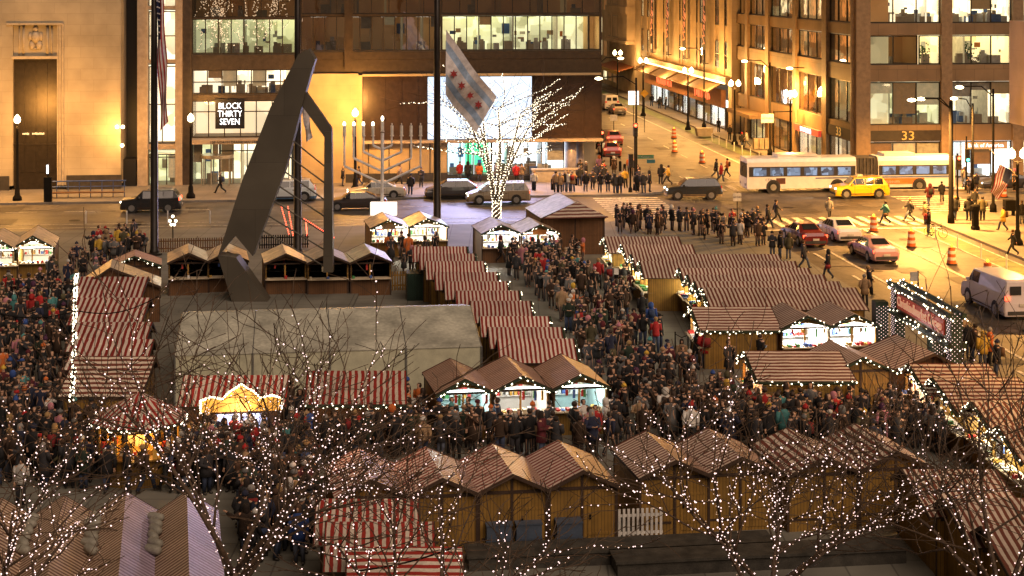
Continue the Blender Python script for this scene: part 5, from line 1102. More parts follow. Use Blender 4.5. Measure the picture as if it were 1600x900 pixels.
def signal(label, px, yb, h, z, on=0, arm=None, z0=.15, group='traffic signals'):
    q = P(px, yb); t = thing('traffic_signal', label, 'traffic light', (q.x, q.y, z0), TC, group); m = MB(); m.lathe((0, 0, 0), [(.18, 0), (.16, .3), (.08, .45), (.07, h)], 8)
    x = 0
    if arm: m.bar((0, 0, h-.1), (arm, 0, h), .06); x = arm*.97
    m.build('pole', STEEL, t); m = MB(); m.box(x-.19, x+.19, -.35, -.08, z, z+1.15); hs = m.build('housing', SIGB, t)
    for k in range(3):
        m = MB(); m.lathe((0, 0, 0), [(.13, 0), (.13, .05)], 10); o = m.build('lens', [SIGR, SIGO, SIGG][k] if k == on else LENS, hs); o.location = (x, -.35, z+.95-k*.36); o.rotation_euler = (R(90), 0, 0)
        m = MB(); m.box(x-.15, x+.15, -.5, -.351, z+1.1-k*.36, z+1.13-k*.36); m.build('visor', SIGB, hs)
    return t
signal('signal with red light on the mast left of the zebra crossing', 992, 300, 5.6, 4.6, 0); signal('traffic signal with red light over the bus', 1209, 246, 4.6, 2.9, 0, arm=5.3)
s_ = signal('signal with green light by the white bus end', 1510, 300, 4.6, 2.4, 2); signal('signal with red light before the bus rear', 1496, 318, 3.9, 2.6, 0); signal('small red signal at the corner of the glass block', 940, 268, 3.9, 2.6, 0)
signal('dark traffic signal seen from behind in the corner crowd', 985, 303, 3.2, 2.1, 9)
SGN = pm('green_street_sign', (.02, .18, .09), rough=.4); SGW = pm('sign_white_letter', (.5, .5, .47))
def sign(name, label, px, py, Y, w, h, mat, txt=None, size=.3, tm=SGW, pole=None, diamond=False, rz=TC):
    c = pxz(px, py, Y); t = thing(name, label, 'sign', c, rz); m = MB()
    if diamond: m.prism([(0, -h/2), (w/2, 0), (0, h/2), (-w/2, 0)], -.02, .02)
    else: m.box(-w/2, w/2, -.02, .02, -h/2, h/2)
    m.build('plate', mat, t)
    if txt: text(txt, size, tm, 'letters', t, (0, -.03, 0), ext=.005)
    if pole: m = MB(); m.bar((pole, .05, -c.z), (pole, .05, h/2+.05), .04); m.build('pole', STEEL, t)
    return t
Ym = P(1209, 246).y-.3
sign('street_name_sign', 'white backed street sign reading N Dearborn St hanging from the signal arm', 1265, 190, Ym, 2.1, .42, SGN, 'N Dearborn St', .34)
sign('street_name_sign', 'green street name sign on the mast in the corner crowd', 1009, 245, P(985, 303).y, 1.4, .3, SGN, 'W Washington St', .2, pole=.0)
sign('street_name_sign', 'small blue green street sign turned sideways in the corner crowd', 1017, 252, P(985, 303).y+.1, .7, .3, pm('blue_green_sign', (.03, .15, .2)))
sign('warning_sign', 'yellow diamond warning sign by the far shop front', 1007, 146, 190, 1.0, 1.0, pm('yellow_sign', (.8, .45, .04)), diamond=True, pole=.01)
sign('lit_poster_panel', 'bright white lit poster panel on the far pavement', 990, 153, 200, 1.3, 1.7, pm('lit_white_panel', (1, 1, 1), em=(.9, .97, 1), es=2.2, var=0), pole=.01)
sign('regulatory_sign', 'white regulatory sign on a slim pole at the crowd corner', 1152, 308, P(1152, 345).y, .62, .6, SGW, 'NO TURN', .14, TIMBER, pole=.01)
sign('regulatory_sign', 'small white plate hanging by the near mast above the crowd', 1199, 185, Ym, 1.3, .9, SGW, 'NO TURNS', .24, TIMBER)
sign('parking_sign', 'pale parking sign on a pole above the entrance arch', 1428, 432, P(1437, 480).y, .42, .5, SGW, pole=.26)
sign('barricade_sign', 'white work sign on legs in the far side street', 959, 184, 180, .8, .7, SGW, pole=.01)
sign('round_clock_sign', 'small white plate with marks beside the corner mast', 1378, 205, Ym-2, 1.5, .35, SGW, 'Dearborn', .26, TIMBER)
# barrels, bollards, posts, bins
ORA = pm('safety_orange', (.75, .16, .03)); REF = pm('reflective_white', (.85, .75, .6))
for i, (px, py, lab) in enumerate(((1365, 362, 'barrel standing on the zebra crossing'), (1424, 386, 'barrel right of the silver cars'), (1487, 413, 'barrel in the middle lane'), (1543, 438, 'barrel just above the white van'), (1097, 255, 'barrel left of the bus front'), (1054, 238, 'barrel in the far lane below the bench'), (1053, 216, 'farthest barrel on the side street'), (1568, 308, 'barrel behind the right flag'))):
    q = P(px, py); t = thing('traffic_barrel', 'orange and white %s' % lab, 'traffic barrel', (q.x, q.y, 0), 0, 'orange traffic barrels'); m = MB(); h = 0
    for k in range(5): m.lathe((0, 0, .08+k*.2), [(.29-.015*k, 0), (.285-.015*k, .195)], 12, k % 2)
    m.build('drum', [ORA, REF], t); m = MB(); m.lathe((0, 0, 0), [(.36, 0), (.36, .08)], 12); m.build('base', TIMBER, t)
    m = MB(); m.ball((0, 0, 1.18), .1); m.build('beacon', pm('amber_beacon', (1, .6, .05), em=(1, .55, .05), es=2, var=0), t)
BOL = MB(); BOL.lathe((0, 0, 0), [(.13, 0), (.13, .85), (.1, .95), (.02, .98)], 10); b0 = None
for i, (px, py) in enumerate([(835, 300), (863, 299), (900, 292), (916, 291), (955, 262), (962, 265), (969, 270), (976, 275)]):
    q = P(px, py)
    if b0 is None: b0 = o = BOL.build('bollard', STEEL)
    else: o = b0.copy(); col.objects.link(o)
    o.location = (q.x, q.y, .14); tag(o, 'black bollard at the corner of the glass block, %s from the left' % ORD[i], 'bollard', 'black bollards on the corner')
fm = MB(); fm.lathe((0, 0, 0), [(.05, 0), (.05, .9), (.03, .95)], 8); b0 = None; i = 0
for (uu, vs) in ((41.2, [142+k*3.4 for k in range(11)]), (41.2, [84+k*4 for k in range(7)])):
    for v in vs:
        if b0 is None: b0 = o = fm.build('flexible_post', WHITE)
        else: o = b0.copy(); col.objects.link(o)
        o.location = CW(uu, v, 0); tag(o, 'slim white lane post, %s %s' % (ORD[i % 11] if i < 11 else ORD[i-11], 'from the bus along the far green lane' if i < 11 else 'from the bottom along the right hand lane'), 'lane post', 'white posts beside the bike lane'); i += 1
for k, px in enumerate((134, 198, 262, 328, 384)):
    q = P(px, 349); o = b0.copy(); col.objects.link(o); o.location = (q.x, q.y, 0); tag(o, 'slim white lane post on the left road, %s from the left' % ORD[k], 'lane post', 'white posts on the left road')
q = P(1524, 362); t = thing('green_kiosk_box', 'dark green newspaper cabinet on the right corner pavement', 'cabinet', (q.x, q.y, .15), TC); m = MB(); m.lathe((0, 0, 0), [(.34, 0), (.34, .2), (.27, .25), (.27, 1.4), (.36, 1.45), (.36, 1.7), (.25, 1.8)], 8); m.build('body', STEEL, t)
q = P(1577, 340); t = thing('news_box', 'dark square news box near the right flag', 'cabinet', (q.x, q.y, .15), TC); m = MB(); m.box(-.4, .4, -.3, .3, .4, 1.2); m.box(-.35, -.28, -.25, .25, 0, .4); m.box(.28, .35, -.25, .25, 0, .4); m.build('body', STEEL, t)
q = P(1100, 214); t = thing('planter', 'low stone planter on the pavement before the shop front', 'planter', (q.x, q.y, .15), TC); m = MB(); m.prism([(-.8, 0), (.8, 0), (1.0, .9), (-1.0, .9)], -.6, .6); m.build('box', STONE2, t)
q = P(1190, 236); t = thing('news_box', 'row of small news boxes on the pavement left of the bus', 'cabinet', (q.x, q.y, .15), TC); m = MB()
for k in range(3): m.box(-.9+k*.6, -.4+k*.6, -.3, .3, .1, 1.2)
m.build('body', pm('grey_news_box', (.3, .25, .2)), t)
# bus stop bench with blue rails
q = P(132, 312); t = thing('bus_stop_rail', 'long dark bench with blue lit rail before the limestone building', 'bench', (q.x, q.y, .14), TC); m = MB(); m.box(-3.2, 3.2, -.3, .3, .42, .5); m.build('seat', BWALL, t); m = MB()
for k in range(8): m.bar((-3.2+k*.91, .35, 0), (-3.2+k*.91, .35, 1.35), .04)
m.bar((-3.3, .35, 1.35), (3.3, .35, 1.35), .06); m.bar((-3.3, .35, .9), (3.3, .35, .9), .04); m.build('rail', pm('blue_steel_rail', (.08, .13, .3), metal=.4, rough=.35), t)
q = P(75, 318); t = thing('ticket_machine', 'dark payment pillar at the left end of the blue rail', 'machine', (q.x, q.y, .14), TC); m = MB(); m.box(-.3, .3, -.2, .2, 0, 2.0); m.lathe((0, 0, 2.0), [(.06, 0), (.06, 1.1)], 6); m.build('body', STEEL, t); m = MB(); m.box(-.08, .08, -.25, -.21, 2.3, 3.0); m.build('lamp', pm('cold_lamp', (1, 1, 1), em=(.8, .9, 1), es=3, var=0), t)
q = P(863, 286); t = thing('stone_planter', 'long low stone planter wall in front of the shop windows', 'planter', (q.x, q.y, .14), TC); m = MB(); m.box(-1.8, 2.4, -.4, .4, 0, 1.05); m.box(-1.9, 2.5, -.5, .5, 1.05, 1.15); m.build('wall', STONE2, t)
# ================================================================ vehicles
RUB = pm('tyre_rubber', (.015, .015, .015), rough=.8); RIM = pm('alloy_rim', (.4, .4, .4), rough=.3, metal=.8); CG = pm('car_glass', (.012, .014, .018), rough=.08, coat=.5, var=0)
HL = pm('headlight_on', (1, 1, .9), em=(1, .93, .75), es=9, var=0); HLo = pm('headlight_off', (.5, .5, .5), rough=.15); TLon = pm('tail_light_on', (1, .1, .05), em=(1, .08, .03), es=5, var=0); TLo = pm('tail_light', (.3, .02, .02), rough=.2, em=(1, .05, .02), es=.4)
ST = {  # station: x, top z, half width at top, belt z ; roof stations are where top is well above belt
 'sedan': ([(2.42, .56, .62, .5), (2.3, .72, .74, .66), (1.15, .93, .76, .86), (.45, 1.40, .58, .93), (-.75, 1.43, .58, .95), (-1.62, 1.06, .70, .96), (-2.25, 1.0, .74, .9), (-2.42, .8, .7, .72)], (1.45, -1.4), .33, .91),
 'hatch': ([(2.2, .58, .62, .5), (2.1, .78, .74, .7), (1.25, 1.0, .76, .92), (.4, 1.52, .6, .98), (-1.3, 1.52, .6, 1.0), (-2.0, 1.12, .68, 1.02), (-2.15, .8, .7, .72)], (1.35, -1.3), .34, .92),
 'suv': ([(2.3, .7, .66, .6), (2.22, .98, .8, .9), (1.2, 1.12, .82, 1.05), (.6, 1.70, .64, 1.1), (-1.75, 1.74, .66, 1.12), (-2.15, 1.2, .78, 1.14), (-2.3, .85, .78, .75)], (1.42, -1.35), .38, .95),
 'minivan': ([(2.55, .6, .66, .5), (2.42, .86, .8, .78), (1.75, 1.04, .82, .96), (.75, 1.66, .66, 1.05), (-2.1, 1.72, .68, 1.08), (-2.45, 1.2, .8, 1.1), (-2.55, .8, .8, .7)], (1.6, -1.4), .36, .97),
 'van': ([(2.85, .8, .76, .6), (2.75, 1.12, .86, 1.02), (2.05, 1.32, .9, 1.22), (1.45, 2.02, .82, 1.3), (-2.6, 2.1, .84, 1.35), (-2.8, 2.0, .84, 1.3), (-2.85, .9, .9, .8)], (1.8, -1.7), .4, 1.02)}
def car(label, kind, px, py, head, colr, lights='off', tail='off', cat='car', group='cars on the streets', z=0., win=True, name=None, world=None, lower=None, trim=None, scale=1., red=None):
    sts, (wf, wr_), R_w, hw = ST[kind]; q = P(px, py) if world is None else world; t = thing(name or {'sedan': 'parked_car', 'hatch': 'hatchback_car', 'suv': 'sport_utility_car', 'minivan': 'minivan', 'van': 'cargo_van'}[kind], label, cat, (q.x, q.y, z), R(head), group); t.scale = (scale,)*3
    paint = pm('paint_%d_%d_%d' % tuple(int(c*255) for c in colr), colr, rough=.28, coat=.8, var=.04); low = pm('paint_low_%d' % int(lower[0]*255), lower, rough=.5) if lower else paint
    m = MB(); rings = []
    for (x, zt, wt, zb) in sts:
        ef = hw-(.1 if x in (sts[0][0], sts[-1][0]) else 0)
        rings.append([(x, -ef+.06, .24), (x, -ef, .45), (x, -ef, (zb+.45)/2), (x, -ef+.05, zb), (x, -wt, zt-.03), (x, -wt+.12, zt), (x, wt-.12, zt), (x, wt, zt-.03), (x, ef-.05, zb), (x, ef, (zb+.45)/2), (x, ef, .45), (x, ef-.06, .24)])
    vs = [p_ for r in rings for p_ in r]; k = 12; fs, mi = [], []
    for i in range(len(rings)-1):
        for j in range(k):
            fs.append((i*k+j, i*k+(j+1) % k, (i+1)*k+(j+1) % k, (i+1)*k+j)); mi.append(1 if j in (0, 10, 11) else 0)
    fs += [tuple(range(k-1, -1, -1)), tuple(range((len(rings)-1)*k, len(rings)*k))]; mi += [0, 0]
    for f, mm in zip(fs, mi): m.add([vs[a] for a in f], [tuple(range(len(f)))], mm)
    ob = m.build('body', [paint, low], t)
    bm = bmesh.new(); bm.from_mesh(ob.data); bmesh.ops.remove_doubles(bm, verts=bm.verts, dist=.001); bmesh.ops.recalc_face_normals(bm, faces=bm.faces); bm.to_mesh(ob.data); bm.free()
    # glass: side windows, windscreen, rear window
    roof = [i for i, s in enumerate(sts) if s[1]-s[3] > .3]; i0, i1 = roof[0], roof[-1]
    def lerp(a, b, f): return Vector(a).lerp(Vector(b), f)
    for s_, (jb, jt) in ((-1, (3, 4)), (1, (8, 7))):
        m = MB()
        def quad(A, B, C, D, o=.012):
            n = Vector((0, s_, .25)).normalized()*o; m.add([A+n, B+n, C+n, D+n], [(0, 1, 2, 3)])
        f0 = lerp(rings[i0-1][jb], rings[i0][jb], .25); 
        A = f0+Vector((0, 0, .05)); B = lerp(rings[i0][jb], rings[i0][jt], .92); C = lerp(rings[i0][jb], rings[i0][jb], 0)+Vector((0, 0, .05))
        m.add([p_+Vector((0, s_*.015, 0)) for p_ in (A, C, B)], [(0, 1, 2)])
        segs = 3 if kind != 'van' else 0
        a_b, a_t, b_b, b_t = Vector(rings[i0][jb]), Vector(rings[i0][jt]), Vector(rings[i1][jb]), Vector(rings[i1][jt])
        if kind == 'van': b_b = a_b.lerp(b_b, .22); b_t = a_t.lerp(b_t, .22); segs = 1
        for g_ in range(segs):
            f1, f2 = g_/segs+.012, (g_+1)/segs-.012
            quad(a_b.lerp(b_b, f1).lerp(a_t.lerp(b_t, f1), .08), a_b.lerp(b_b, f2).lerp(a_t.lerp(b_t, f2), .08), a_b.lerp(b_b, f2).lerp(a_t.lerp(b_t, f2), .9), a_b.lerp(b_b, f1).lerp(a_t.lerp(b_t, f1), .9))
        if kind == 'sedan': r_b = lerp(rings[i1][jb], rings[i1+1][jb], .7); m.add([p_+Vector((0, s_*.015, 0)) for p_ in (Vector(rings[i1][jb])+Vector((0, 0, .05)), r_b+Vector((0, 0, .05)), lerp(rings[i1][jb], rings[i1][jt], .9))], [(0, 1, 2)])
        m.build('side_windows', CG, t)
    m = MB(); a, b = rings[i0-1], rings[i0]; o = Vector((.012, 0, .02))
    m.add([lerp(a[5], b[5], .12)+o, lerp(a[6], b[6], .12)+o, lerp(a[6], b[6], .93)+o, lerp(a[5], b[5], .93)+o], [(0, 1, 2, 3)]); m.build('windscreen', CG, t)
    m = MB(); a, b = rings[i1+1], rings[i1]; o = Vector((-.014, 0, .02))
    m.add([lerp(a[5], b[5], .15)+o, lerp(a[6], b[6], .15)+o, lerp(a[6], b[6], .9)+o, lerp(a[5], b[5], .9)+o], [(3, 2, 1, 0)]) if kind != 'van' else [m.box(-2.87, -2.853, y-.3, y+.3, 1.35, 1.8) for y in (-.4, .4)]
    m.build('rear_window', CG, t)
    for x in (wf, wr_):
        for s_ in (-1, 1):
            m = MB(); wy = s_*(hw-.1)
            m.bar((x, wy-.1, R_w), (x, wy+.115, R_w), R_w, 16); tb = m.build('wheel', RUB, t); m = MB(); ys_ = wy+s_*.122 if s_ > 0 else wy-.108
            m.bar((x, ys_-.012, R_w), (x, ys_+.012, R_w), R_w*.64, 12); m.build('rim', RIM, tb)
    m = MB()
    for x in (wf, wr_):
        for s_ in (-1, 1): m.bar((x, s_*(hw-.04), R_w+.02), (x, s_*(hw+.004), R_w+.02), R_w*1.17, 16)
    m.build('wheel_arch', RUB, t)
    xf, xb = sts[1][0], sts[-2][0]; zf_, zr = sts[1][3]-.07, sts[-2][3]-.12
    for s_ in (-1, 1):
        m = MB(); m.ball((xf+.0, s_*(hw-.26), zf_), .13 if lights == 'on' else .11, sq=.7); m.build('headlight', HL if lights == 'on' else HLo, t)
        m = MB(); m.box(xb-.1, xb+.12, s_*(hw-.18)-.13, s_*(hw-.18)+.13, zr-.1, zr+.1); m.build('tail_light', TLon if tail == 'on' else TLo, t)
        m = MB(); m.box(sts[i0-1][0]-.35, sts[i0-1][0]-.2, s_*(hw+.02)-.1, s_*(hw+.02)+.1, sts[i0][3]+.02, sts[i0][3]+.17); m.build('mirror', paint, t)
    m = MB(); m.box(sts[0][0]-.06, sts[0][0]+.04, -hw+.2, hw-.2, .3, .48); m.box(sts[-1][0]-.05, sts[-1][0]+.05, -hw+.2, hw-.2, .32, .5); m.build('bumper', low if lower else pm('black_bumper', (.04, .04, .04)), t)
    m = MB(); m.box(sts[-1][0]-.07, sts[-1][0]-.05, -.22, .22, .52, .66) if kind != 'van' else m.box(-2.9, -2.87, -.2, .2, .75, .9); m.build('number_plate', SGW, t)
    m = MB()
    for s_ in (-1, 1):
        for x in (sts[i0-1][0]-.5, (sts[i0][0]+sts[i1][0])/2-.1, sts[i1][0]-.1): m.box(x, x+.018, s_*(hw+.004)-.006, s_*(hw+.004)+.006, .35, sts[i0][3]-.05)
        m.box(sts[-1][0]+.4, sts[0][0]-.4, s_*(hw+.006)-.006, s_*(hw+.006)+.006, .36, .42)
        for x in ((sts[i0][0]+sts[i1][0])/2+.02, sts[i1][0]+.05): m.box(x, x+.16, s_*(hw-.005)-.02, s_*(hw-.005)+.02, sts[i0][3]-.17, sts[i0][3]-.14)
    m.build('door_trim', TIMBER, t)
    if kind in ('suv', 'minivan'):
        m = MB()
        for s_ in (-1, 1): m.bar((sts[i0][0]-.3, s_*.55, sts[i0][1]+.07), (sts[i1][0]+.2, s_*.55, sts[i1][1]+.05), .022, 4)
        m.build('roof_rail', RIM, t)
    if lights == 'on':
        a = R(head); lamp('SPOT', (q.x+math.cos(a)*2.6, q.y+math.sin(a)*2.6, .65), 500, (1, .9, .7), .12, spot=R(50), rot=(R(82), 0, a-R(90)))
    FOOT.append([(q.x+x*math.cos(R(head))-y*math.sin(R(head)), q.y+x*math.sin(R(head))+y*math.cos(R(head))) for x, y in ((-2.6, -1.1), (2.6, -1.1), (2.6, 1.1), (-2.6, 1.1))])
    return t
L_H = 186
car('black sport utility car with bright headlights passing the left flagpole', 'suv', 237, 330, L_H, (.012, .012, .014), 'on', 'on')
car('white and blue sport utility police style car behind the sculpture blade', 'suv', 450, 313, L_H, (.55, .6, .62), 'off', 'off', lower=(.1, .2, .35))
car('silver sedan on the far lane behind the giant candelabrum', 'sedan', 588, 309, L_H, (.50, .46, .38), 'on')
tx = car('dark taxi sedan with headlight on, below the silver sedan', 'sedan', 556, 327, L_H, (.03, .02, .018), 'on', 'off')
car('dark grey hatchback behind the right flagpole', 'hatch', 706, 309, L_H, (.035, .032, .035), 'off', 'on')
car('tan minivan with roof rack behind the lit tree trunk', 'minivan', 778, 317, L_H, (.22, .17, .11), 'on', 'on')
car('black sport utility car with tan lower body turning at the crossing', 'suv', 1083, 310, L_H-3, (.015, .018, .02), 'on', 'off', lower=(.45, .36, .22))
ty = car('yellow taxi in front of the articulated bus', 'suv', 1343, 308, L_H, (.85, .52, .01), 'on', 'off', cat='taxi', name='taxi')
m = MB(); m.prism([(-.25, 1.73), (.25, 1.73), (.2, 1.9), (-.2, 1.9)], -.15, .15); m.build('roof_sign', pm('taxi_roof_sign', (.9, .8, .6)), ty)
m = MB(); m.box(-.3, .4, -.965, -.955, .75, .85); m.build('door_mark', TIMBER, ty)
car('dark red sedan nearest the kerb with glossy rear, stopped at the lights', 'sedan', 1256, 379, 99, (.16, .012, .01), 'off', 'on')
car('white sedan, middle of the three stopped cars', 'sedan', 1309, 372, 99, (.75, .72, .72), 'off', 'on')
car('silver pink lit sedan, nearest of the three stopped cars', 'sedan', 1364, 403, 98, (.55, .3, .3), 'off', 'on')  # pink neon light on the silver body is put into the paint colour
car('white cargo van with lit tail light entering from the right', 'van', 1562, 484, 97, (.6, .58, .66), 'off', 'on', cat='van', scale=1.02)
car('red car with bright tail lights at the side street mouth', 'hatch', 952, 244, 96, (.3, .03, .02), 'off', 'on')
car('far red car just ahead on the side street', 'hatch', 956, 225, 96, (.25, .03, .02), 'off', 'on')
car('distant white van far down the side street', 'van', 951, 170, 96, (.6, .56, .5), 'off', 'off', cat='van')
car('dark sedan parked at the right behind the corner crowd', 'sedan', 1571, 295, L_H, (.03, .03, .035), 'on', 'off')
for k, (u, v) in enumerate(((31, 205), (37, 214), (31.5, 236), (37, 250))): car('distant car in the side street traffic, %s in line' % ORD[k], 'sedan', 0, 0, 96, (.2, .15, .1), 'off', 'on', world=CW(u, v))
# articulated bus
q = P(1334, 299); bs = thing('articulated_bus', 'long white articulated bus with orange advert panel crossing the junction', 'bus', (q.x, q.y+1.0, 0), R(6)); Lb = 18.3
BW = pm('bus_white', (.86, .84, .8), rough=.3, coat=.4, var=.05); BG = pm('bus_bellows', (.10, .09, .075), rough=.8); BD = pm('bus_dark', (.03, .03, .035))
x0 = -(1334-1160)*(q.y)/F; x1 = x0+Lb; xj0, xj1 = x0+(1335-1160)*q.y/F, x0+(1369-1160)*q.y/F
def busbody(a, b, nm, front):
    m = MB(); prof = [(-1.28, .35), (-1.28, 1.25), (-1.25, 2.6), (-1.12, 2.88), (-.95, 2.95), (.95, 2.95), (1.12, 2.88), (1.25, 2.6), (1.28, 1.25), (1.28, .35)]
    n = len(prof); vs = []; xs = [a+.12, a+.03, b-.03, b-.12] if True else [a, b]; scl = [.93, 1, 1, .93]
    for x, s_ in zip(xs, scl): vs += [(x if i else x, y*s_, .35+(z-.35)*(.98 if s_ < 1 else 1)) for i, (y, z) in enumerate(prof)]
    fs = [(i*n+j, i*n+(j+1) % n, (i+1)*n+(j+1) % n, (i+1)*n+j) for i in range(3) for j in range(n)]; fs += [tuple(range(n-1, -1, -1)), tuple(range(3*n, 4*n))]; m.add(vs, fs); o = m.build(nm, BW, bs)
    bm = bmesh.new(); bm.from_mesh(o.data); bmesh.ops.recalc_face_normals(bm, faces=bm.faces); bm.to_mesh(o.data); bm.free()
busbody(x0, xj0, 'front_body', True); busbody(xj1, x1, 'rear_body', False)
m = MB()
for k in range(12): xx = xj0+(xj1-xj0)*k/12; m.box(xx+.02, xx+(xj1-xj0)/12-.02, -1.2+(k % 2)*.06, 1.2, .5, 2.85)
m.build('bellows', BG, bs)
m = MB(); m.box(x0+.2, xj0-.1, -1.295, -1.281, 1.38, 2.22); m.box(xj1+.1, x1-.3, -1.295, -1.281, 1.38, 2.22); m.build('window_band', BD, bs)
BWIN = litroom('bus_window_glow', (.5, .7, 1), .42, .9, 2.6, base=(.02, .02, .025)); k = 0
for (a, b, n) in ((x0+.45, xj0-.3, 6), (xj1+.3, x1-.6, 4)):
    for i in range(n): xa_ = a+(b-a)*i/n; m = MB(); m.box(xa_+.12, xa_+(b-a)/n-.22, -1.31, -1.297, 1.46, 2.12); m.build('window', BWIN, bs)
for a_, b_, z_ in ((x0+2.8, x0+6.2, 3.2), (xj1+.7, xj1+3.4, 3.2), (xj0-5.2, xj0-3.0, 3.08)): m = MB(); m.box(a_, b_, -.9, .9, 2.95, z_); m.build('roof_unit', BW, bs)
m = MB(); m.box(xj0-3.6, xj0+.2, -1.30, -1.283, 1.16, 1.26); m.box(xj1, x1-.3, -1.30, -1.283, 1.18, 1.28); m.build('blue_stripe', BLU, bs)
m = MB(); m.box(xj1+.0, xj1+4.1, -1.31, -1.284, .62, 1.12); adv = m.build('advert_panel', pm('orange_advert', (.75, .2, .04)), bs); text('museum', .42, SGW, 'letters', adv, (xj1+1.2, -1.33, .85), ext=.004)
m = MB(); m.box(x0+2.55, x0+3.35, -1.30, -1.283, .75, 1.25); m.build('poster', pm('dark_red_poster', (.12, .04, .03)), bs)
text('CTA', .3, BLU, 'letters', bs, (x0+1.9, -1.3, 1.1), ext=.004)
for x in (x0+2.3, xj0-1.7, x1-3.2):
    for s_ in (-1, 1):
        m = MB(); m.bar((x, s_*1.1, .5), (x, s_*1.315, .5), .62, 18); m.build('wheel_arch', BD, bs); m = MB(); m.bar((x, s_*1.12, .48), (x, s_*1.33, .48), .48, 16); wh = m.build('wheel', RUB, bs); m = MB(); m.bar((x, s_*1.331, .48), (x, s_*1.345, .48), .27, 12); m.build('rim', RIM, wh)
m = MB(); m.box(x0-.0, x0+.06, -1.0, 1.0, 1.3, 2.5); m.build('windscreen', CG, bs)
m = MB(); m.box(x0-.05, x0+.02, -1.05, -.75, .6, .8); m.box(x0-.05, x0+.02, .75, 1.05, .6, .8); m.build('headlight', HLo, bs)
m = MB(); m.path([(x0+.1, -1.1, 2.5), (x0-.4, -1.3, 2.3), (x0-.4, -1.3, 1.9)], .05, 4); m.build('mirror', BD, bs)
FOOT.append([(bs.location.x+x, bs.location.y+y) for x, y in ((x0, -1.6), (x1, -1.6+1), (x1, 3), (x0, 1.6))])
lamp('AREA', (bs.location.x, bs.location.y, 3.6), 1, (1, 1, 1), size=.2) if False else None
# ================================================================ people
SKIN = pm('skin', (.48, .28, .18), rough=.55, var=.08); CLO = pm('coat_cloth', None, objcol=True, rough=.85, scale=6, var=.2, bump=.2); SHOE = pm('shoe_leather', (.03, .025, .02), rough=.5)
def skel(pose):
    a = dict(pel=(0, 0, .95), sp=(0, 0, 1.18), ch=(0, 0, 1.38), nk=(0, 0, 1.53), hd=(0, -.015, 1.63), ht=(0, 0, 1.74), ns=(0, -.115, 1.63),
             sl=(-.19, 0, 1.43), sr=(.19, 0, 1.43), hl=(-.09, 0, .9), hr=(.09, 0, .9), el=(-.25, .02, 1.14), er=(.25, .02, 1.14), wl=(-.25, -.05, .9), wr=(.25, -.05, .9),
             kl=(-.1, -.02, .5), kr=(.1, -.02, .5), al=(-.11, 0, .09), ar=(.11, 0, .09), tl=(-.12, -.15, .04), tr=(.12, -.15, .04))
    a.update(pose); return {k: Vector(v) for k, v in a.items()}
POSES = {
 'standing': {},
 'holding': dict(el=(-.26, .0, 1.16), er=(.26, 0, 1.16), wl=(-.09, -.26, 1.2), wr=(.09, -.26, 1.2)),
 'phone': dict(er=(.27, -.05, 1.18), wr=(.12, -.28, 1.42), el=(-.25, .03, 1.15), wl=(-.2, -.1, .93)),
 'pockets': dict(el=(-.3, .06, 1.16), er=(.3, .06, 1.16), wl=(-.18, -.08, .98), wr=(.18, -.08, .98), kl=(-.11, -.03, .5)),
 'walking': dict(el=(-.25, .1, 1.17), wl=(-.24, .12, .95), er=(.25, -.06, 1.16), wr=(.23, -.25, 1.0), kl=(-.09, -.2, .52), al=(-.09, -.28, .12), tl=(-.1, -.42, .1), kr=(.09, .02, .5), ar=(.09, .3, .17), tr=(.1, .2, .06)),
 'striding': dict(el=(-.26, -.1, 1.18), wl=(-.22, -.3, 1.05), er=(.25, .12, 1.18), wr=(.25, .17, .97), kr=(.09, -.24, .54), ar=(.1, -.4, .14), tr=(.1, -.53, .15), kl=(-.09, .04, .5), al=(-.09, .38, .22), tl=(-.1, .3, .08)),
 'pointing': dict(er=(.36, -.1, 1.3), wr=(.5, -.28, 1.42), el=(-.26, .02, 1.15), wl=(-.12, -.22, 1.12)),
}
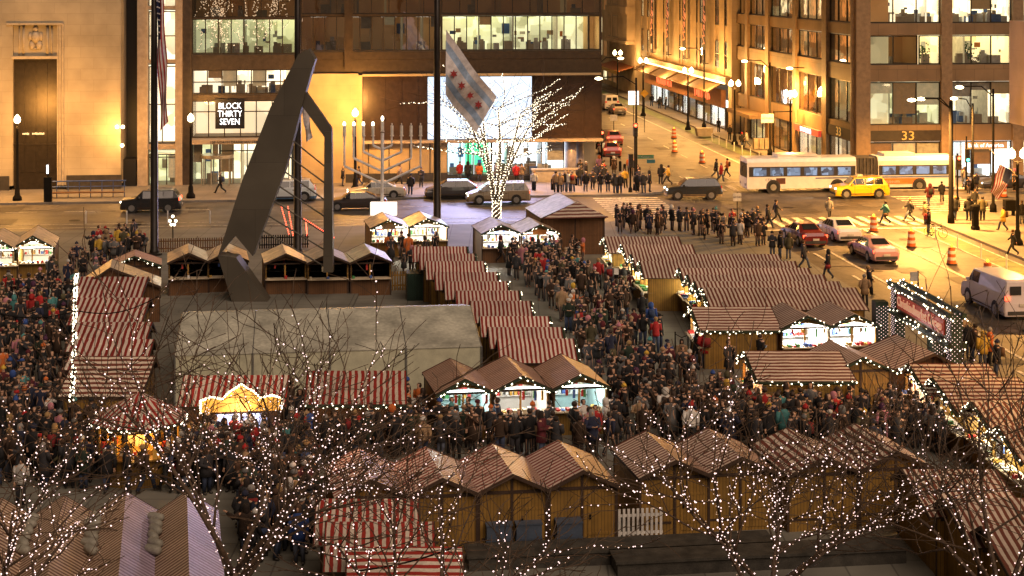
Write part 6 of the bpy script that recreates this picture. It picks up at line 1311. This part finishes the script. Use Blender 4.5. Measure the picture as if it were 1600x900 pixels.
def bodymesh(name, J, sub):
    names = list(J); V = [J[k] for k in names]; ix = {k: i for i, k in enumerate(names)}
    rad = dict(pel=.13, sp=.115, ch=.135, nk=.052, hd=.088, ht=.062, ns=.018, sl=.058, sr=.058, hl=.088, hr=.088, el=.041, er=.041, wl=.029, wr=.029, kl=.056, kr=.056, al=.04, ar=.04, tl=.032, tr=.032)
    E_ = [('pel', 'sp'), ('sp', 'ch'), ('ch', 'nk'), ('nk', 'hd'), ('hd', 'ht'), ('hd', 'ns'), ('ch', 'sl'), ('ch', 'sr'), ('sl', 'el'), ('el', 'wl'), ('sr', 'er'), ('er', 'wr'), ('pel', 'hl'), ('pel', 'hr'), ('hl', 'kl'), ('kl', 'al'), ('al', 'tl'), ('hr', 'kr'), ('kr', 'ar'), ('ar', 'tr')]
    ed = [(ix[a], ix[b]) for a, b in E_]; Rr = [rad[k] for k in names]
    for s in 'lr':                       # palm, four fingers and a thumb
        w_, e = J['w'+s], J['e'+s]; d = (w_-e).normalized(); sd = d.cross(Vector((0, 0, 1)) if abs(d.z) < .9 else Vector((0, 1, 0))).normalized(); palm = w_+d*.07
        V.append(palm); Rr.append(.03); pi_ = len(V)-1; ed.append((ix['w'+s], pi_))
        for k, (o, l) in enumerate(((-.03, .065), (-.01, .08), (.01, .085), (.03, .07))):
            V.append(palm+sd*o+d*.03); Rr.append(.009); ed.append((pi_, len(V)-1)); V.append(palm+sd*o*1.2+d*(.03+l*.8)+Vector((0, 0, -.015))); Rr.append(.008); ed.append((len(V)-2, len(V)-1))
        V.append(w_+d*.03+sd*.055); Rr.append(.01); ed.append((pi_, len(V)-1))
    me = bpy.data.meshes.new(name); me.from_pydata([tuple(v) for v in V], ed, []); o = bpy.data.objects.new('tmp', me); col.objects.link(o)
    md = o.modifiers.new('skin', 'SKIN'); md.use_smooth_shade = True
    if not me.skin_vertices: o.data.attributes.new('skin', 'FLOAT', 'POINT')
    for i, sv in enumerate(me.skin_vertices[0].data): sv.radius = (Rr[i], Rr[i]); sv.use_root = (i == ix['pel'])
    if sub: ms = o.modifiers.new('sub', 'SUBSURF'); ms.levels = ms.render_levels = 1
    out = bpy.data.meshes.new_from_object(o.evaluated_get(bpy.context.evaluated_depsgraph_get())); bpy.data.objects.remove(o); out.materials.clear(); out.materials.append(SKIN); out.name = name; return out
def ringloft(m, rings, n=10):          # (x, y, z, rx, ry)
    vs, fs = [], []
    for i, (x, y, z, rx, ry) in enumerate(rings):
        vs += [(x+rx*math.cos(2*math.pi*k/n), y+ry*math.sin(2*math.pi*k/n), z) for k in range(n)]
        if i: fs += [((i-1)*n+k, (i-1)*n+(k+1) % n, i*n+(k+1) % n, i*n+k) for k in range(n)]
    fs += [tuple(range(n-1, -1, -1)), tuple(range(len(vs)-n, len(vs)))]; m.add(vs, fs)
def tomesh(m, name, mats):
    o = m.build(name, mats, None, True); me = o.data; bpy.data.objects.remove(o); return me
def coatmesh(J, ln, puff=0.):
    m = MB(); e = puff
    hem = {'short': .84, 'long': .5, 'mid': .7}[ln]; fl = {'short': .0, 'long': .07, 'mid': .03}[ln]
    ringloft(m, [(0, 0, hem, .19+fl+e, .145+fl+e), (0, 0, .95, .19+e, .145+e), (0, 0, 1.12, .175+e, .13+e), (0, 0, 1.3, .2+e, .14+e), (0, 0, 1.42, .195+e, .125+e), (0, 0, 1.49, .12+e, .1+e), (0, 0, 1.55, .075, .075)])
    for s in 'lr': m.path([J['s'+s], J['e'+s], J['w'+s]], [.085+e, .066+e*.8, .05+e*.5], 7)
    return tomesh(m, 'coat', CLO)
def trousermesh(J):
    m = MB(); ringloft(m, [(0, 0, .8, .16, .12), (0, 0, .88, .178, .13), (0, 0, 1.0, .165, .12)], 8)
    for s in 'lr': m.path([J['h'+s]+Vector((0, 0, .02)), J['k'+s], J['a'+s]], [.105, .078, .062], 7)
    return tomesh(m, 'trousers', CLO)
def shoemesh(J):
    m = MB()
    for s in 'lr': a, t_ = J['a'+s], J['t'+s]; m.path([a+(a-t_)*.3+Vector((0, 0, -.03)), a+Vector((0, 0, -.02)), t_+Vector((0, 0, .01))], [.045, .055, .042], 6)
    return tomesh(m, 'shoes', SHOE)
def headmesh(kind):
    m = MB(); c = (0, .012, 1.665)
    if kind == 'short hair': m.lathe((0, .018, 1.61), [(.075, -.02), (.108, .04), (.106, .1), (.07, .155), (.01, .17)], 10)
    if kind == 'long hair': m.lathe((0, .03, 1.48), [(.09, -.08), (.115, .02), (.112, .16), (.11, .22), (.07, .285), (.01, .3)], 10)
    if kind == 'beanie': m.lathe((0, .005, 1.655), [(.112, 0), (.115, .05), (.09, .11), (.03, .15)], 10); m.ball((0, .005, 1.815), .03, n=6)
    if kind == 'hood': m.lathe((0, .03, 1.5), [(.1, -.04), (.14, .08), (.14, .19), (.09, .275), (.01, .3)], 10)
    if kind == 'santa hat': m.lathe((0, 0, 1.65), [(.115, 0), (.115, .05), (.08, .13), (.03, .2)], 10); m.ball((.04, 0, 1.86), .04, n=6)
    if kind == 'cap': m.lathe((0, 0, 1.67), [(.11, 0), (.105, .07), (.04, .11)], 10); m.box(-.07, .07, -.19, -.06, 1.675, 1.69)
    return tomesh(m, 'hair' if 'hair' in kind else 'hat', CLO)
HEADS = {k: headmesh(k) for k in ('short hair', 'long hair', 'beanie', 'hood', 'santa hat', 'cap')}
def bagmesh(k):
    m = MB()
    if k == 'backpack': m.box(-.14, .14, .14, .3, 1.02, 1.42)
    else: m.box(.24, .3, -.2, .1, .68, .9); m.path([(.27, -.15, .9), (.27, -.05, 1.05), (.27, .05, .9)], .01, 4)
    return tomesh(m, 'bag', CLO)
BAGS = {k: bagmesh(k) for k in ('backpack', 'shoulder bag')}
J_ = {k: skel(v) for k, v in POSES.items()}
BODY = {k: bodymesh('body', J, True) for k, J in J_.items()}
COAT = {(k, l): coatmesh(J, l, .02 if l == 'mid' else 0) for k, J in J_.items() for l in ('short', 'mid', 'long')}
TROU = {k: trousermesh(J) for k, J in J_.items()}; SHO = {k: shoemesh(J) for k, J in J_.items()}
COLS = {'black': (.012, .012, .014), 'charcoal': (.035, .035, .04), 'navy': (.015, .02, .05), 'dark brown': (.05, .028, .016), 'dark green': (.02, .035, .02), 'burgundy': (.1, .012, .02), 'grey': (.14, .14, .14), 'tan': (.33, .22, .12), 'red': (.42, .02, .02), 'olive': (.09, .08, .04), 'white': (.62, .6, .56), 'blue': (.03, .08, .3), 'yellow': (.6, .38, .05), 'teal': (.08, .28, .28), 'pink': (.5, .2, .25), 'orange': (.6, .15, .03), 'plum': (.07, .02, .06)}
WT = ['black']*52+['charcoal']*22+['dark brown']*6+['navy']*5+['dark brown']*5+['dark green']*2+['burgundy']*2+['grey']*3+['tan']*2+['red']*2+['olive']*2+['white', 'blue', 'teal', 'pink', 'plum', 'orange']
HAIRC = {'dark': (.02, .012, .008), 'brown': (.07, .035, .018), 'fair': (.38, .24, .1), 'grey': (.3, .28, .26)}
LMK = [('the left lit hut with star garland', 40, 440), ('the left column of striped roofs', 80, 560), ('the round amber kiosk', 215, 700), ('the amber bulb sign', 380, 690), ('the bright striped stall', 560, 670), ('the lit trio of huts', 810, 690), ('the end of the middle row', 930, 580), ('the middle row of huts', 850, 470), ('the lilac roofed lit huts', 800, 405), ('the yellow stall doorway', 1010, 490), ('the low garlanded hut', 1090, 560), ('the open plaza gap', 1000, 560), ('the red lit hut end', 1150, 640), ('the pinstriped lower huts', 1080, 680), ('the red lit wares', 1420, 690), ('the entrance arch', 1380, 500), ('the kerb corner crowd', 1080, 370), ('the black bollard corner', 960, 300), ('the wide right row roofs', 1300, 440), ('the zebra crossing', 1300, 340), ('the right corner pavement', 1560, 380), ('the shop front window', 1060, 185), ('the bottom left roofs', 60, 760), ('the bold striped stalls', 430, 850), ('the left road edge', 150, 390), ('the revolving door', 345, 300), ('the candelabrum', 600, 300), ('the screen windows', 790, 290), ('the red rope lights', 440, 440), ('the bus rear', 1500, 300), ('the tan store corner', 1170, 230), ('the bottom middle huts', 700, 700), ('the white flag pole foot', 700, 380), ('the far side tables', 880, 520)]
PEOPLE = []
def add_person(px, py, pose='standing', face=None, coat='black', ln='short', head=None, headc=None, tr=None, bag=None, scale=1.0, extra=''):
    PEOPLE.append(dict(px=px, py=py, pose=pose, face=face, coat=coat, ln=ln, head=head, headc=headc, tr=tr, bag=bag, s=scale))
rp = random.Random(77)
def inside(x, y):
    for poly in FOOT:
        s = 0; n = len(poly); ok = True
        for i in range(n):
            a, b = poly[i], poly[(i+1) % n]; c = (b[0]-a[0])*(y-a[1])-(b[1]-a[1])*(x-a[0])
            if c == 0: continue
            if s == 0: s = 1 if c > 0 else -1
            elif (c > 0) != (s > 0): ok = False; break
        if ok: return True
    return False
occ = []
def free(x, y, d): return all((x-a)**2+(y-b)**2 > d*d for a, b in occ)
# individuals read off the photograph: (feet x, feet y, pose, facing degrees 0=viewer 90=right 180=away 270=left, coat, length, head, bag)
SP = [(345, 303, 'striding', 270, 'black', 'short', 'short hair', 'backpack'), (535, 291, 'standing', 90, 'black', 'mid', 'short hair', None), (562, 290, 'walking', 270, 'dark brown', 'mid', 'short hair', None), (623, 289, 'walking', 90, 'tan', 'mid', 'short hair', None), (641, 304, 'standing', 0, 'black', 'mid', 'beanie', None), (658, 293, 'holding', 0, 'charcoal', 'mid', 'beanie', None), (718, 283, 'standing', 0, 'red', 'mid', 'short hair', None), (731, 283, 'standing', 180, 'black', 'long', 'hood', None), (749, 284, 'standing', 180, 'orange', 'mid', 'long hair', None), (808, 286, 'standing', 180, 'red', 'mid', 'cap', None), (815, 286, 'phone', 0, 'tan', 'mid', 'short hair', None), (775, 285, 'walking', 90, 'grey', 'mid', 'short hair', None),
 (834, 298, 'standing', 0, 'white', 'short', 'short hair', None), (869, 301, 'standing', 180, 'tan', 'short', 'short hair', None), (875, 301, 'standing', 180, 'tan', 'mid', 'long hair', None), (882, 300, 'standing', 0, 'black', 'short', 'short hair', None), (888, 300, 'standing', 0, 'white', 'short', 'short hair', None), (895, 300, 'holding', 180, 'tan', 'mid', 'short hair', 'backpack'),
 (906, 290, 'standing', 0, 'black', 'mid', 'beanie', None), (915, 299, 'standing', 0, 'black', 'mid', 'short hair', None), (926, 296, 'holding', 0, 'charcoal', 'mid', 'beanie', None), (937, 301, 'phone', 0, 'black', 'mid', 'short hair', None), (950, 299, 'pockets', 0, 'black', 'mid', 'short hair', 'shoulder bag'), (944, 288, 'standing', 0, 'black', 'short', 'beanie', None), (962, 302, 'standing', 180, 'charcoal', 'mid', 'hood', None), (968, 302, 'standing', 0, 'black', 'mid', 'short hair', None), (978, 294, 'standing', 0, 'yellow', 'short', 'short hair', None), (984, 273, 'standing', 180, 'orange', 'short', 'short hair', None), (932, 286, 'standing', 0, 'navy', 'mid', 'short hair', None), (916, 283, 'standing', 90, 'black', 'mid', 'cap', None), (996, 300, 'standing', 0, 'black', 'mid', 'beanie', None), (1006, 302, 'pockets', 180, 'charcoal', 'mid', 'short hair', None), (1015, 300, 'standing', 90, 'black', 'mid', 'hood', None),
 (1032, 288, 'standing', 180, 'black', 'mid', 'hood', None), (1043, 290, 'striding', 270, 'yellow', 'short', 'short hair', None), (1117, 279, 'walking', 90, 'black', 'mid', 'short hair', None), (1125, 284, 'walking', 90, 'red', 'mid', 'short hair', None), (1136, 277, 'walking', 270, 'orange', 'short', 'short hair', 'backpack'),
 (1186, 358, 'walking', 90, 'black', 'short', 'short hair', None), (1201, 358, 'walking', 90, 'black', 'mid', 'short hair', None), (1213, 349, 'striding', 90, 'charcoal', 'short', 'short hair', None), (1296, 344, 'walking', 0, 'grey', 'mid', 'short hair', None), (1383, 351, 'striding', 270, 'teal', 'mid', 'short hair', 'shoulder bag'), (1421, 347, 'striding', 270, 'charcoal', 'mid', 'short hair', None), (1450, 365, 'standing', 90, 'black', 'mid', 'beanie', 'backpack'), (1445, 350, 'standing', 90, 'tan', 'mid', 'short hair', None), (1451, 322, 'walking', 180, 'burgundy', 'mid', 'hood', 'backpack'), (1472, 316, 'standing', 180, 'black', 'mid', 'short hair', None), (1493, 344, 'walking', 180, 'black', 'mid', 'short hair', None), (1514, 345, 'standing', 180, 'black', 'mid', 'hood', 'shoulder bag'), (1535, 345, 'pockets', 180, 'olive', 'mid', 'short hair', None), (1523, 330, 'standing', 0, 'charcoal', 'short', 'short hair', None), (1567, 361, 'walking', 270, 'yellow', 'mid', 'short hair', 'backpack'), (1583, 400, 'striding', 270, 'black', 'short', 'short hair', None), (1597, 350, 'standing', 180, 'black', 'mid', 'short hair', None),
 (1294, 436, 'walking', 270, 'black', 'mid', 'hood', 'shoulder bag'), (1257, 420, 'walking', 90, 'charcoal', 'mid', 'short hair', None), (1362, 462, 'phone', 90, 'charcoal', 'short', 'short hair', None), (1352, 480, 'pockets', 180, 'tan', 'mid', 'short hair', None), (1232, 405, 'standing', 180, 'olive', 'mid', 'hood', None), (1219, 403, 'standing', 270, 'black', 'mid', 'short hair', None), (1207, 402, 'holding', 0, 'charcoal', 'mid', 'beanie', None), (1535, 575, 'standing', 180, 'yellow', 'mid', 'hood', None), (1518, 566, 'standing', 270, 'dark brown', 'mid', 'short hair', None), (1556, 590, 'standing', 270, 'black', 'mid', 'beanie', 'backpack'), (1508, 560, 'standing', 0, 'black', 'mid', 'short hair', None), (1545, 572, 'standing', 90, 'orange', 'mid', 'short hair', None),
 (1018, 166, 'standing', 180, 'black', 'short', 'short hair', None), (1030, 170, 'standing', 0, 'black', 'mid', 'hood', None), (1039, 171, 'standing', 90, 'black', 'mid', 'short hair', None), (1056, 173, 'standing', 180, 'grey', 'mid', 'beanie', None), (1123, 207, 'standing', 180, 'black', 'short', 'short hair', None), (1140, 219, 'standing', 0, 'black', 'mid', 'short hair', None), (1160, 232, 'walking', 0, 'black', 'mid', 'beanie', None), (1168, 230, 'walking', 270, 'white', 'mid', 'short hair', None), (1228, 232, 'standing', 270, 'tan', 'mid', 'short hair', None),
 (935, 452, 'standing', 180, 'red', 'short', 'short hair', None), (955, 458, 'walking', 180, 'grey', 'short', 'short hair', 'backpack'), (977, 500, 'pockets', 0, 'dark brown', 'mid', 'short hair', None), (1065, 588, 'standing', 0, 'tan', 'mid', 'long hair', None), (1043, 590, 'holding', 0, 'blue', 'mid', 'cap', None), (970, 540, 'standing', 180, 'black', 'mid', 'cap', None), (990, 538, 'pockets', 0, 'burgundy', 'mid', 'short hair', None), (1004, 542, 'phone', 0, 'black', 'short', 'long hair', 'shoulder bag'), (1020, 525, 'standing', 180, 'blue', 'short', 'hood', 'backpack'), (1004, 508, 'standing', 180, 'black', 'mid', 'short hair', None), (1102, 575, 'pockets', 180, 'red', 'mid', 'short hair', 'backpack'), (1086, 573, 'standing', 90, 'black', 'mid', 'long hair', None), (1033, 545, 'standing', 90, 'black', 'mid', 'cap', None), (1025, 552, 'holding', 180, 'red', 'short', 'short hair', None), (985, 595, 'walking', 180, 'dark green', 'long', 'short hair', None), (1039, 672, 'standing', 180, 'white', 'mid', 'hood', None), (1000, 690, 'holding', 0, 'tan', 'short', 'beanie', None), (965, 688, 'standing', 180, 'black', 'mid', 'cap', None), (945, 690, 'pockets', 90, 'white', 'mid', 'hood', None), (1078, 700, 'standing', 0, 'white', 'short', 'santa hat', None), (1225, 700, 'standing', 180, 'teal', 'mid', 'short hair', None), (924, 560, 'standing', 0, 'olive', 'long', 'long hair', None), (910, 535, 'standing', 0, 'red', 'mid', 'long hair', None), (888, 520, 'holding', 0, 'dark green', 'short', 'cap', None), (32, 792, 'phone', 0, 'white', 'short', 'short hair', None), (468, 882, 'standing', 0, 'blue', 'mid', 'long hair', None), (452, 832, 'standing', 180, 'white', 'mid', 'hood', None), (390, 775, 'holding', 270, 'tan', 'mid', 'beanie', None), (15, 475, 'standing', 180, 'red', 'mid', 'short hair', None), (50, 512, 'standing', 180, 'red', 'short', 'hood', None), (62, 510, 'standing', 0, 'red', 'mid', 'short hair', None), (86, 528, 'standing', 180, 'red', 'mid', 'cap', None), (22, 515, 'standing', 180, 'teal', 'mid', 'hood', None), (115, 470, 'standing', 180, 'teal', 'short', 'short hair', None), (183, 395, 'standing', 0, 'yellow', 'mid', 'short hair', None), (167, 400, 'standing', 180, 'tan', 'mid', 'hood', None), (155, 410, 'standing', 0, 'yellow', 'short', 'beanie', None)]
for (px, py, pose, face, ct, ln, hd, bg_) in SP:
    q = P(px, py, .15); add_person(px, py, pose, face, ct, ln, hd, None, None, bg_, rp.uniform(.95, 1.03)); occ.append((q.x, q.y))
REG = [([(0, 470), (118, 470), (112, 640), (0, 640)], 100), ([(0, 640), (150, 640), (170, 770), (0, 760)], 85), ([(150, 705), (330, 712), (480, 700), (490, 770), (400, 775), (150, 770)], 95), ([(430, 655), (660, 660), (665, 715), (470, 730)], 60), ([(370, 780), (490, 760), (500, 860), (380, 895)], 50), ([(640, 688), (960, 690), (965, 722), (650, 722)], 34), ([(770, 405), (905, 400), (930, 470), (870, 490), (800, 440)], 75), ([(860, 480), (970, 480), (990, 560), (920, 590)], 40), ([(930, 590), (1060, 590), (1110, 640), (1120, 700), (940, 700)], 60), ([(1110, 640), (1420, 665), (1410, 730), (1130, 715)], 75), ([(930, 352), (1200, 362), (1190, 392), (1080, 375), (940, 365)], 44), ([(60, 420), (220, 375), (240, 390), (130, 470), (70, 460)], 34), ([(560, 398), (700, 400), (640, 450), (620, 420)], 12), ([(1420, 640), (1560, 700), (1540, 730), (1420, 700)], 12), ([(905, 268), (990, 275), (1010, 304), (905, 300)], 8), ([(1500, 285), (1590, 290), (1590, 310), (1500, 305)], 6), ([(960, 450), (1010, 470), (1015, 500), (950, 500)], 8), ([(1150, 560), (1220, 575), (1130, 600)], 3), ([(1215, 548), (1345, 556), (1340, 562), (1215, 562)], 9)]
def inpoly(x, y, pl):
    c = False; n = len(pl)
    for i in range(n):
        (x1, y1), (x2, y2) = pl[i], pl[i-1]
        if (y1 > y) != (y2 > y) and x < (x2-x1)*(y-y1)/(y2-y1)+x1: c = not c
    return c
for pl, cnt in REG:
    xs = [p_[0] for p_ in pl]; ys_ = [p_[1] for p_ in pl]; k = 0; tries = 0
    while k < cnt and tries < cnt*60:
        tries += 1; x, y = rp.uniform(min(xs), max(xs)), rp.uniform(min(ys_), max(ys_))
        if not inpoly(x, y, pl): continue
        q = P(x, y, .15)
        if inside(q.x, q.y) or not free(q.x, q.y, .47): continue
        occ.append((q.x, q.y)); k += 1
        ct = rp.choice(WT); hd = rp.choice(['short hair']*6+['long hair']*3+['beanie']*3+['hood', 'cap'] + (['santa hat'] if rp.random() < .2 else []))
        add_person(x, y, rp.choice(['standing', 'standing', 'holding', 'holding', 'pockets', 'pockets', 'phone', 'walking', 'pointing']), rp.choice([0, 0, 180, 180, 90, 270])+rp.uniform(-40, 40), ct, rp.choice(['mid', 'mid', 'short', 'long']), hd, None, None, rp.choice([None]*3+['backpack', 'shoulder bag']), rp.uniform(.9, 1.06) if rp.random() > .1 else rp.uniform(.62, .8))
PEOPLE_N = len(PEOPLE); far = sorted(range(len(SP), PEOPLE_N), key=lambda i: -PEOPLE[i]['py']); keep = set(range(len(SP))) | set(far[:300-len(SP)]); LAB = {}
def build_person(d, idx):
    q = P(d['px'], d['py'], .15); rz = R((d['face'] or 0)+rp.uniform(-8, 8)); hd = d['head'] or 'short hair'; r = rp
    fd = (d['face'] or 0) % 360; fw = 'facing the viewer' if fd < 45 or fd > 315 else 'facing right' if fd < 135 else 'seen from behind' if fd < 225 else 'facing left'
    hcn = r.choice(['dark', 'dark', 'brown', 'fair', 'grey']) if 'hair' in hd else r.choice(['black', 'grey', 'red', 'white', 'navy']) ; hcol = HAIRC[hcn] if 'hair' in hd else COLS[hcn]
    if hd == 'hood': hcn, hcol = d['coat'], COLS[d['coat']]
    if hd == 'santa hat': hcn, hcol = 'red', COLS['red']
    act = {'holding': 'hands together ', 'phone': 'hand raised ', 'walking': 'walking ', 'striding': 'striding ', 'pointing': 'arm out '}.get(d['pose'], '')
    hdw = {'short hair': '%s short hair' % hcn, 'long hair': '%s long hair' % hcn, 'beanie': '%s beanie' % hcn, 'hood': 'hood up', 'santa hat': 'red santa hat', 'cap': '%s cap' % hcn}[hd]
    near = min(LMK, key=lambda l: (l[1]-d['px'])**2+((l[2]-d['py'])*1.6)**2)[0]
    lab = 'person in %s%s coat with %s%s, %s%s by %s' % ('long ' if d['ln'] == 'long' else '', d['coat'], hdw, '', act, fw if not act or True else '', near)
    w_ = lab.split()
    if len(w_) > 16: lab = 'person in %s%s coat, %s, %s%s by %s' % ('long ' if d['ln'] == 'long' else '', d['coat'], hdw.split()[0]+' '+hdw.split()[-1], act, fw.split()[-1] if not act else '', near); lab = ' '.join(lab.split())
    LAB.setdefault(lab, []).append(d)
    o = bpy.data.objects.new('person', BODY[d['pose']]); col.objects.link(o); zq = .15 if UV(q)[1] < 117.2 or UV(q)[1] > 132.2 else 0.0
    u_, v_ = UV(q)
    if 29.5 < u_ < 42.9 or 117.2 < v_ < 132.2: zq = .01; q = P(d['px'], d['py'], 0)
    o.location = (q.x, q.y, zq); o.rotation_euler.z = rz; sx_ = rp.uniform(.92, 1.15); o.scale = (d['s']*sx_, d['s']*sx_, d['s']); o.rotation_euler.x = rp.gauss(0, .05); o.rotation_euler.y = rp.gauss(0, .03); tag(o, lab, 'person', 'people at the market and in the streets'); d['o'] = o; o.color = (1, 1, 1, 1)
    def ch(me, c):
        x = bpy.data.objects.new(me.name.split('.')[0], me); col.objects.link(x); x.parent = o; x.color = (*c, 1); return x
    v = r.uniform(.75, 1.25); ch(COAT[(d['pose'], d['ln'])], [min(1, a*v) for a in COLS[d['coat']]])
    ch(TROU[d['pose']], COLS[d['tr']] if d['tr'] else r.choice([(.02, .02, .025), (.03, .045, .09), (.05, .07, .13), (.015, .015, .015), (.1, .12, .17)]))
    ch(SHO[d['pose']], (0, 0, 0)); ch(HEADS[hd], hcol)
    if d['bag']: ch(BAGS[d['bag']], r.choice([(.02, .02, .02), (.1, .05, .02), (.25, .02, .02), (.03, .05, .12)]))
for i in sorted(keep): build_person(PEOPLE[i], i)
for lab, ds in LAB.items():
    if len(ds) > 1:
        ds.sort(key=lambda d: d['px'])
        for k, d in enumerate(ds): d['o']['label'] = ' '.join(('%s %s' % (('leftmost' if k == 0 else 'rightmost' if k == len(ds)-1 else ORD[k]), lab)).split()[:16])
rest = [PEOPLE[i] for i in range(PEOPLE_N) if i not in keep]
if rest:
    cm = MB(); mats = [SKIN, SHOE]+[pm('crowd_cloth_'+k.replace(' ', '_'), v, rough=.85) for k, v in COLS.items()]+[pm('crowd_hair', (.04, .022, .014))]; ks = list(COLS)
    lows = {k: bodymesh('crowd_body', J, False) for k, J in J_.items()}
    for d in rest:
        q = P(d['px'], d['py'], .15); M_ = Matrix.Translation((q.x, q.y, .15)) @ Matrix.Rotation(R(d['face'] or 0), 4, 'Z') @ Matrix.Scale(d['s'], 4)
        for me, mi in ((lows[d['pose']], 0), (COAT[(d['pose'], d['ln'])], 2+ks.index(d['coat'])), (TROU[d['pose']], 3), (SHO[d['pose']], 1), (HEADS[d['head']], len(mats)-1 if 'hair' in d['head'] else 2+ks.index(rp.choice(ks)))):
            cm.add([M_ @ v.co for v in me.vertices], [tuple(p_.vertices) for p_ in me.polygons], mi)
    tag(cm.build('crowd', mats, None, True), 'dense far crowd of people in dark coats in the market aisle and by the street', 'crowd', None, 'stuff')
print('people', PEOPLE_N, 'kept', len(keep), 'dups', sum(len(v) > 1 for v in LAB.values()))
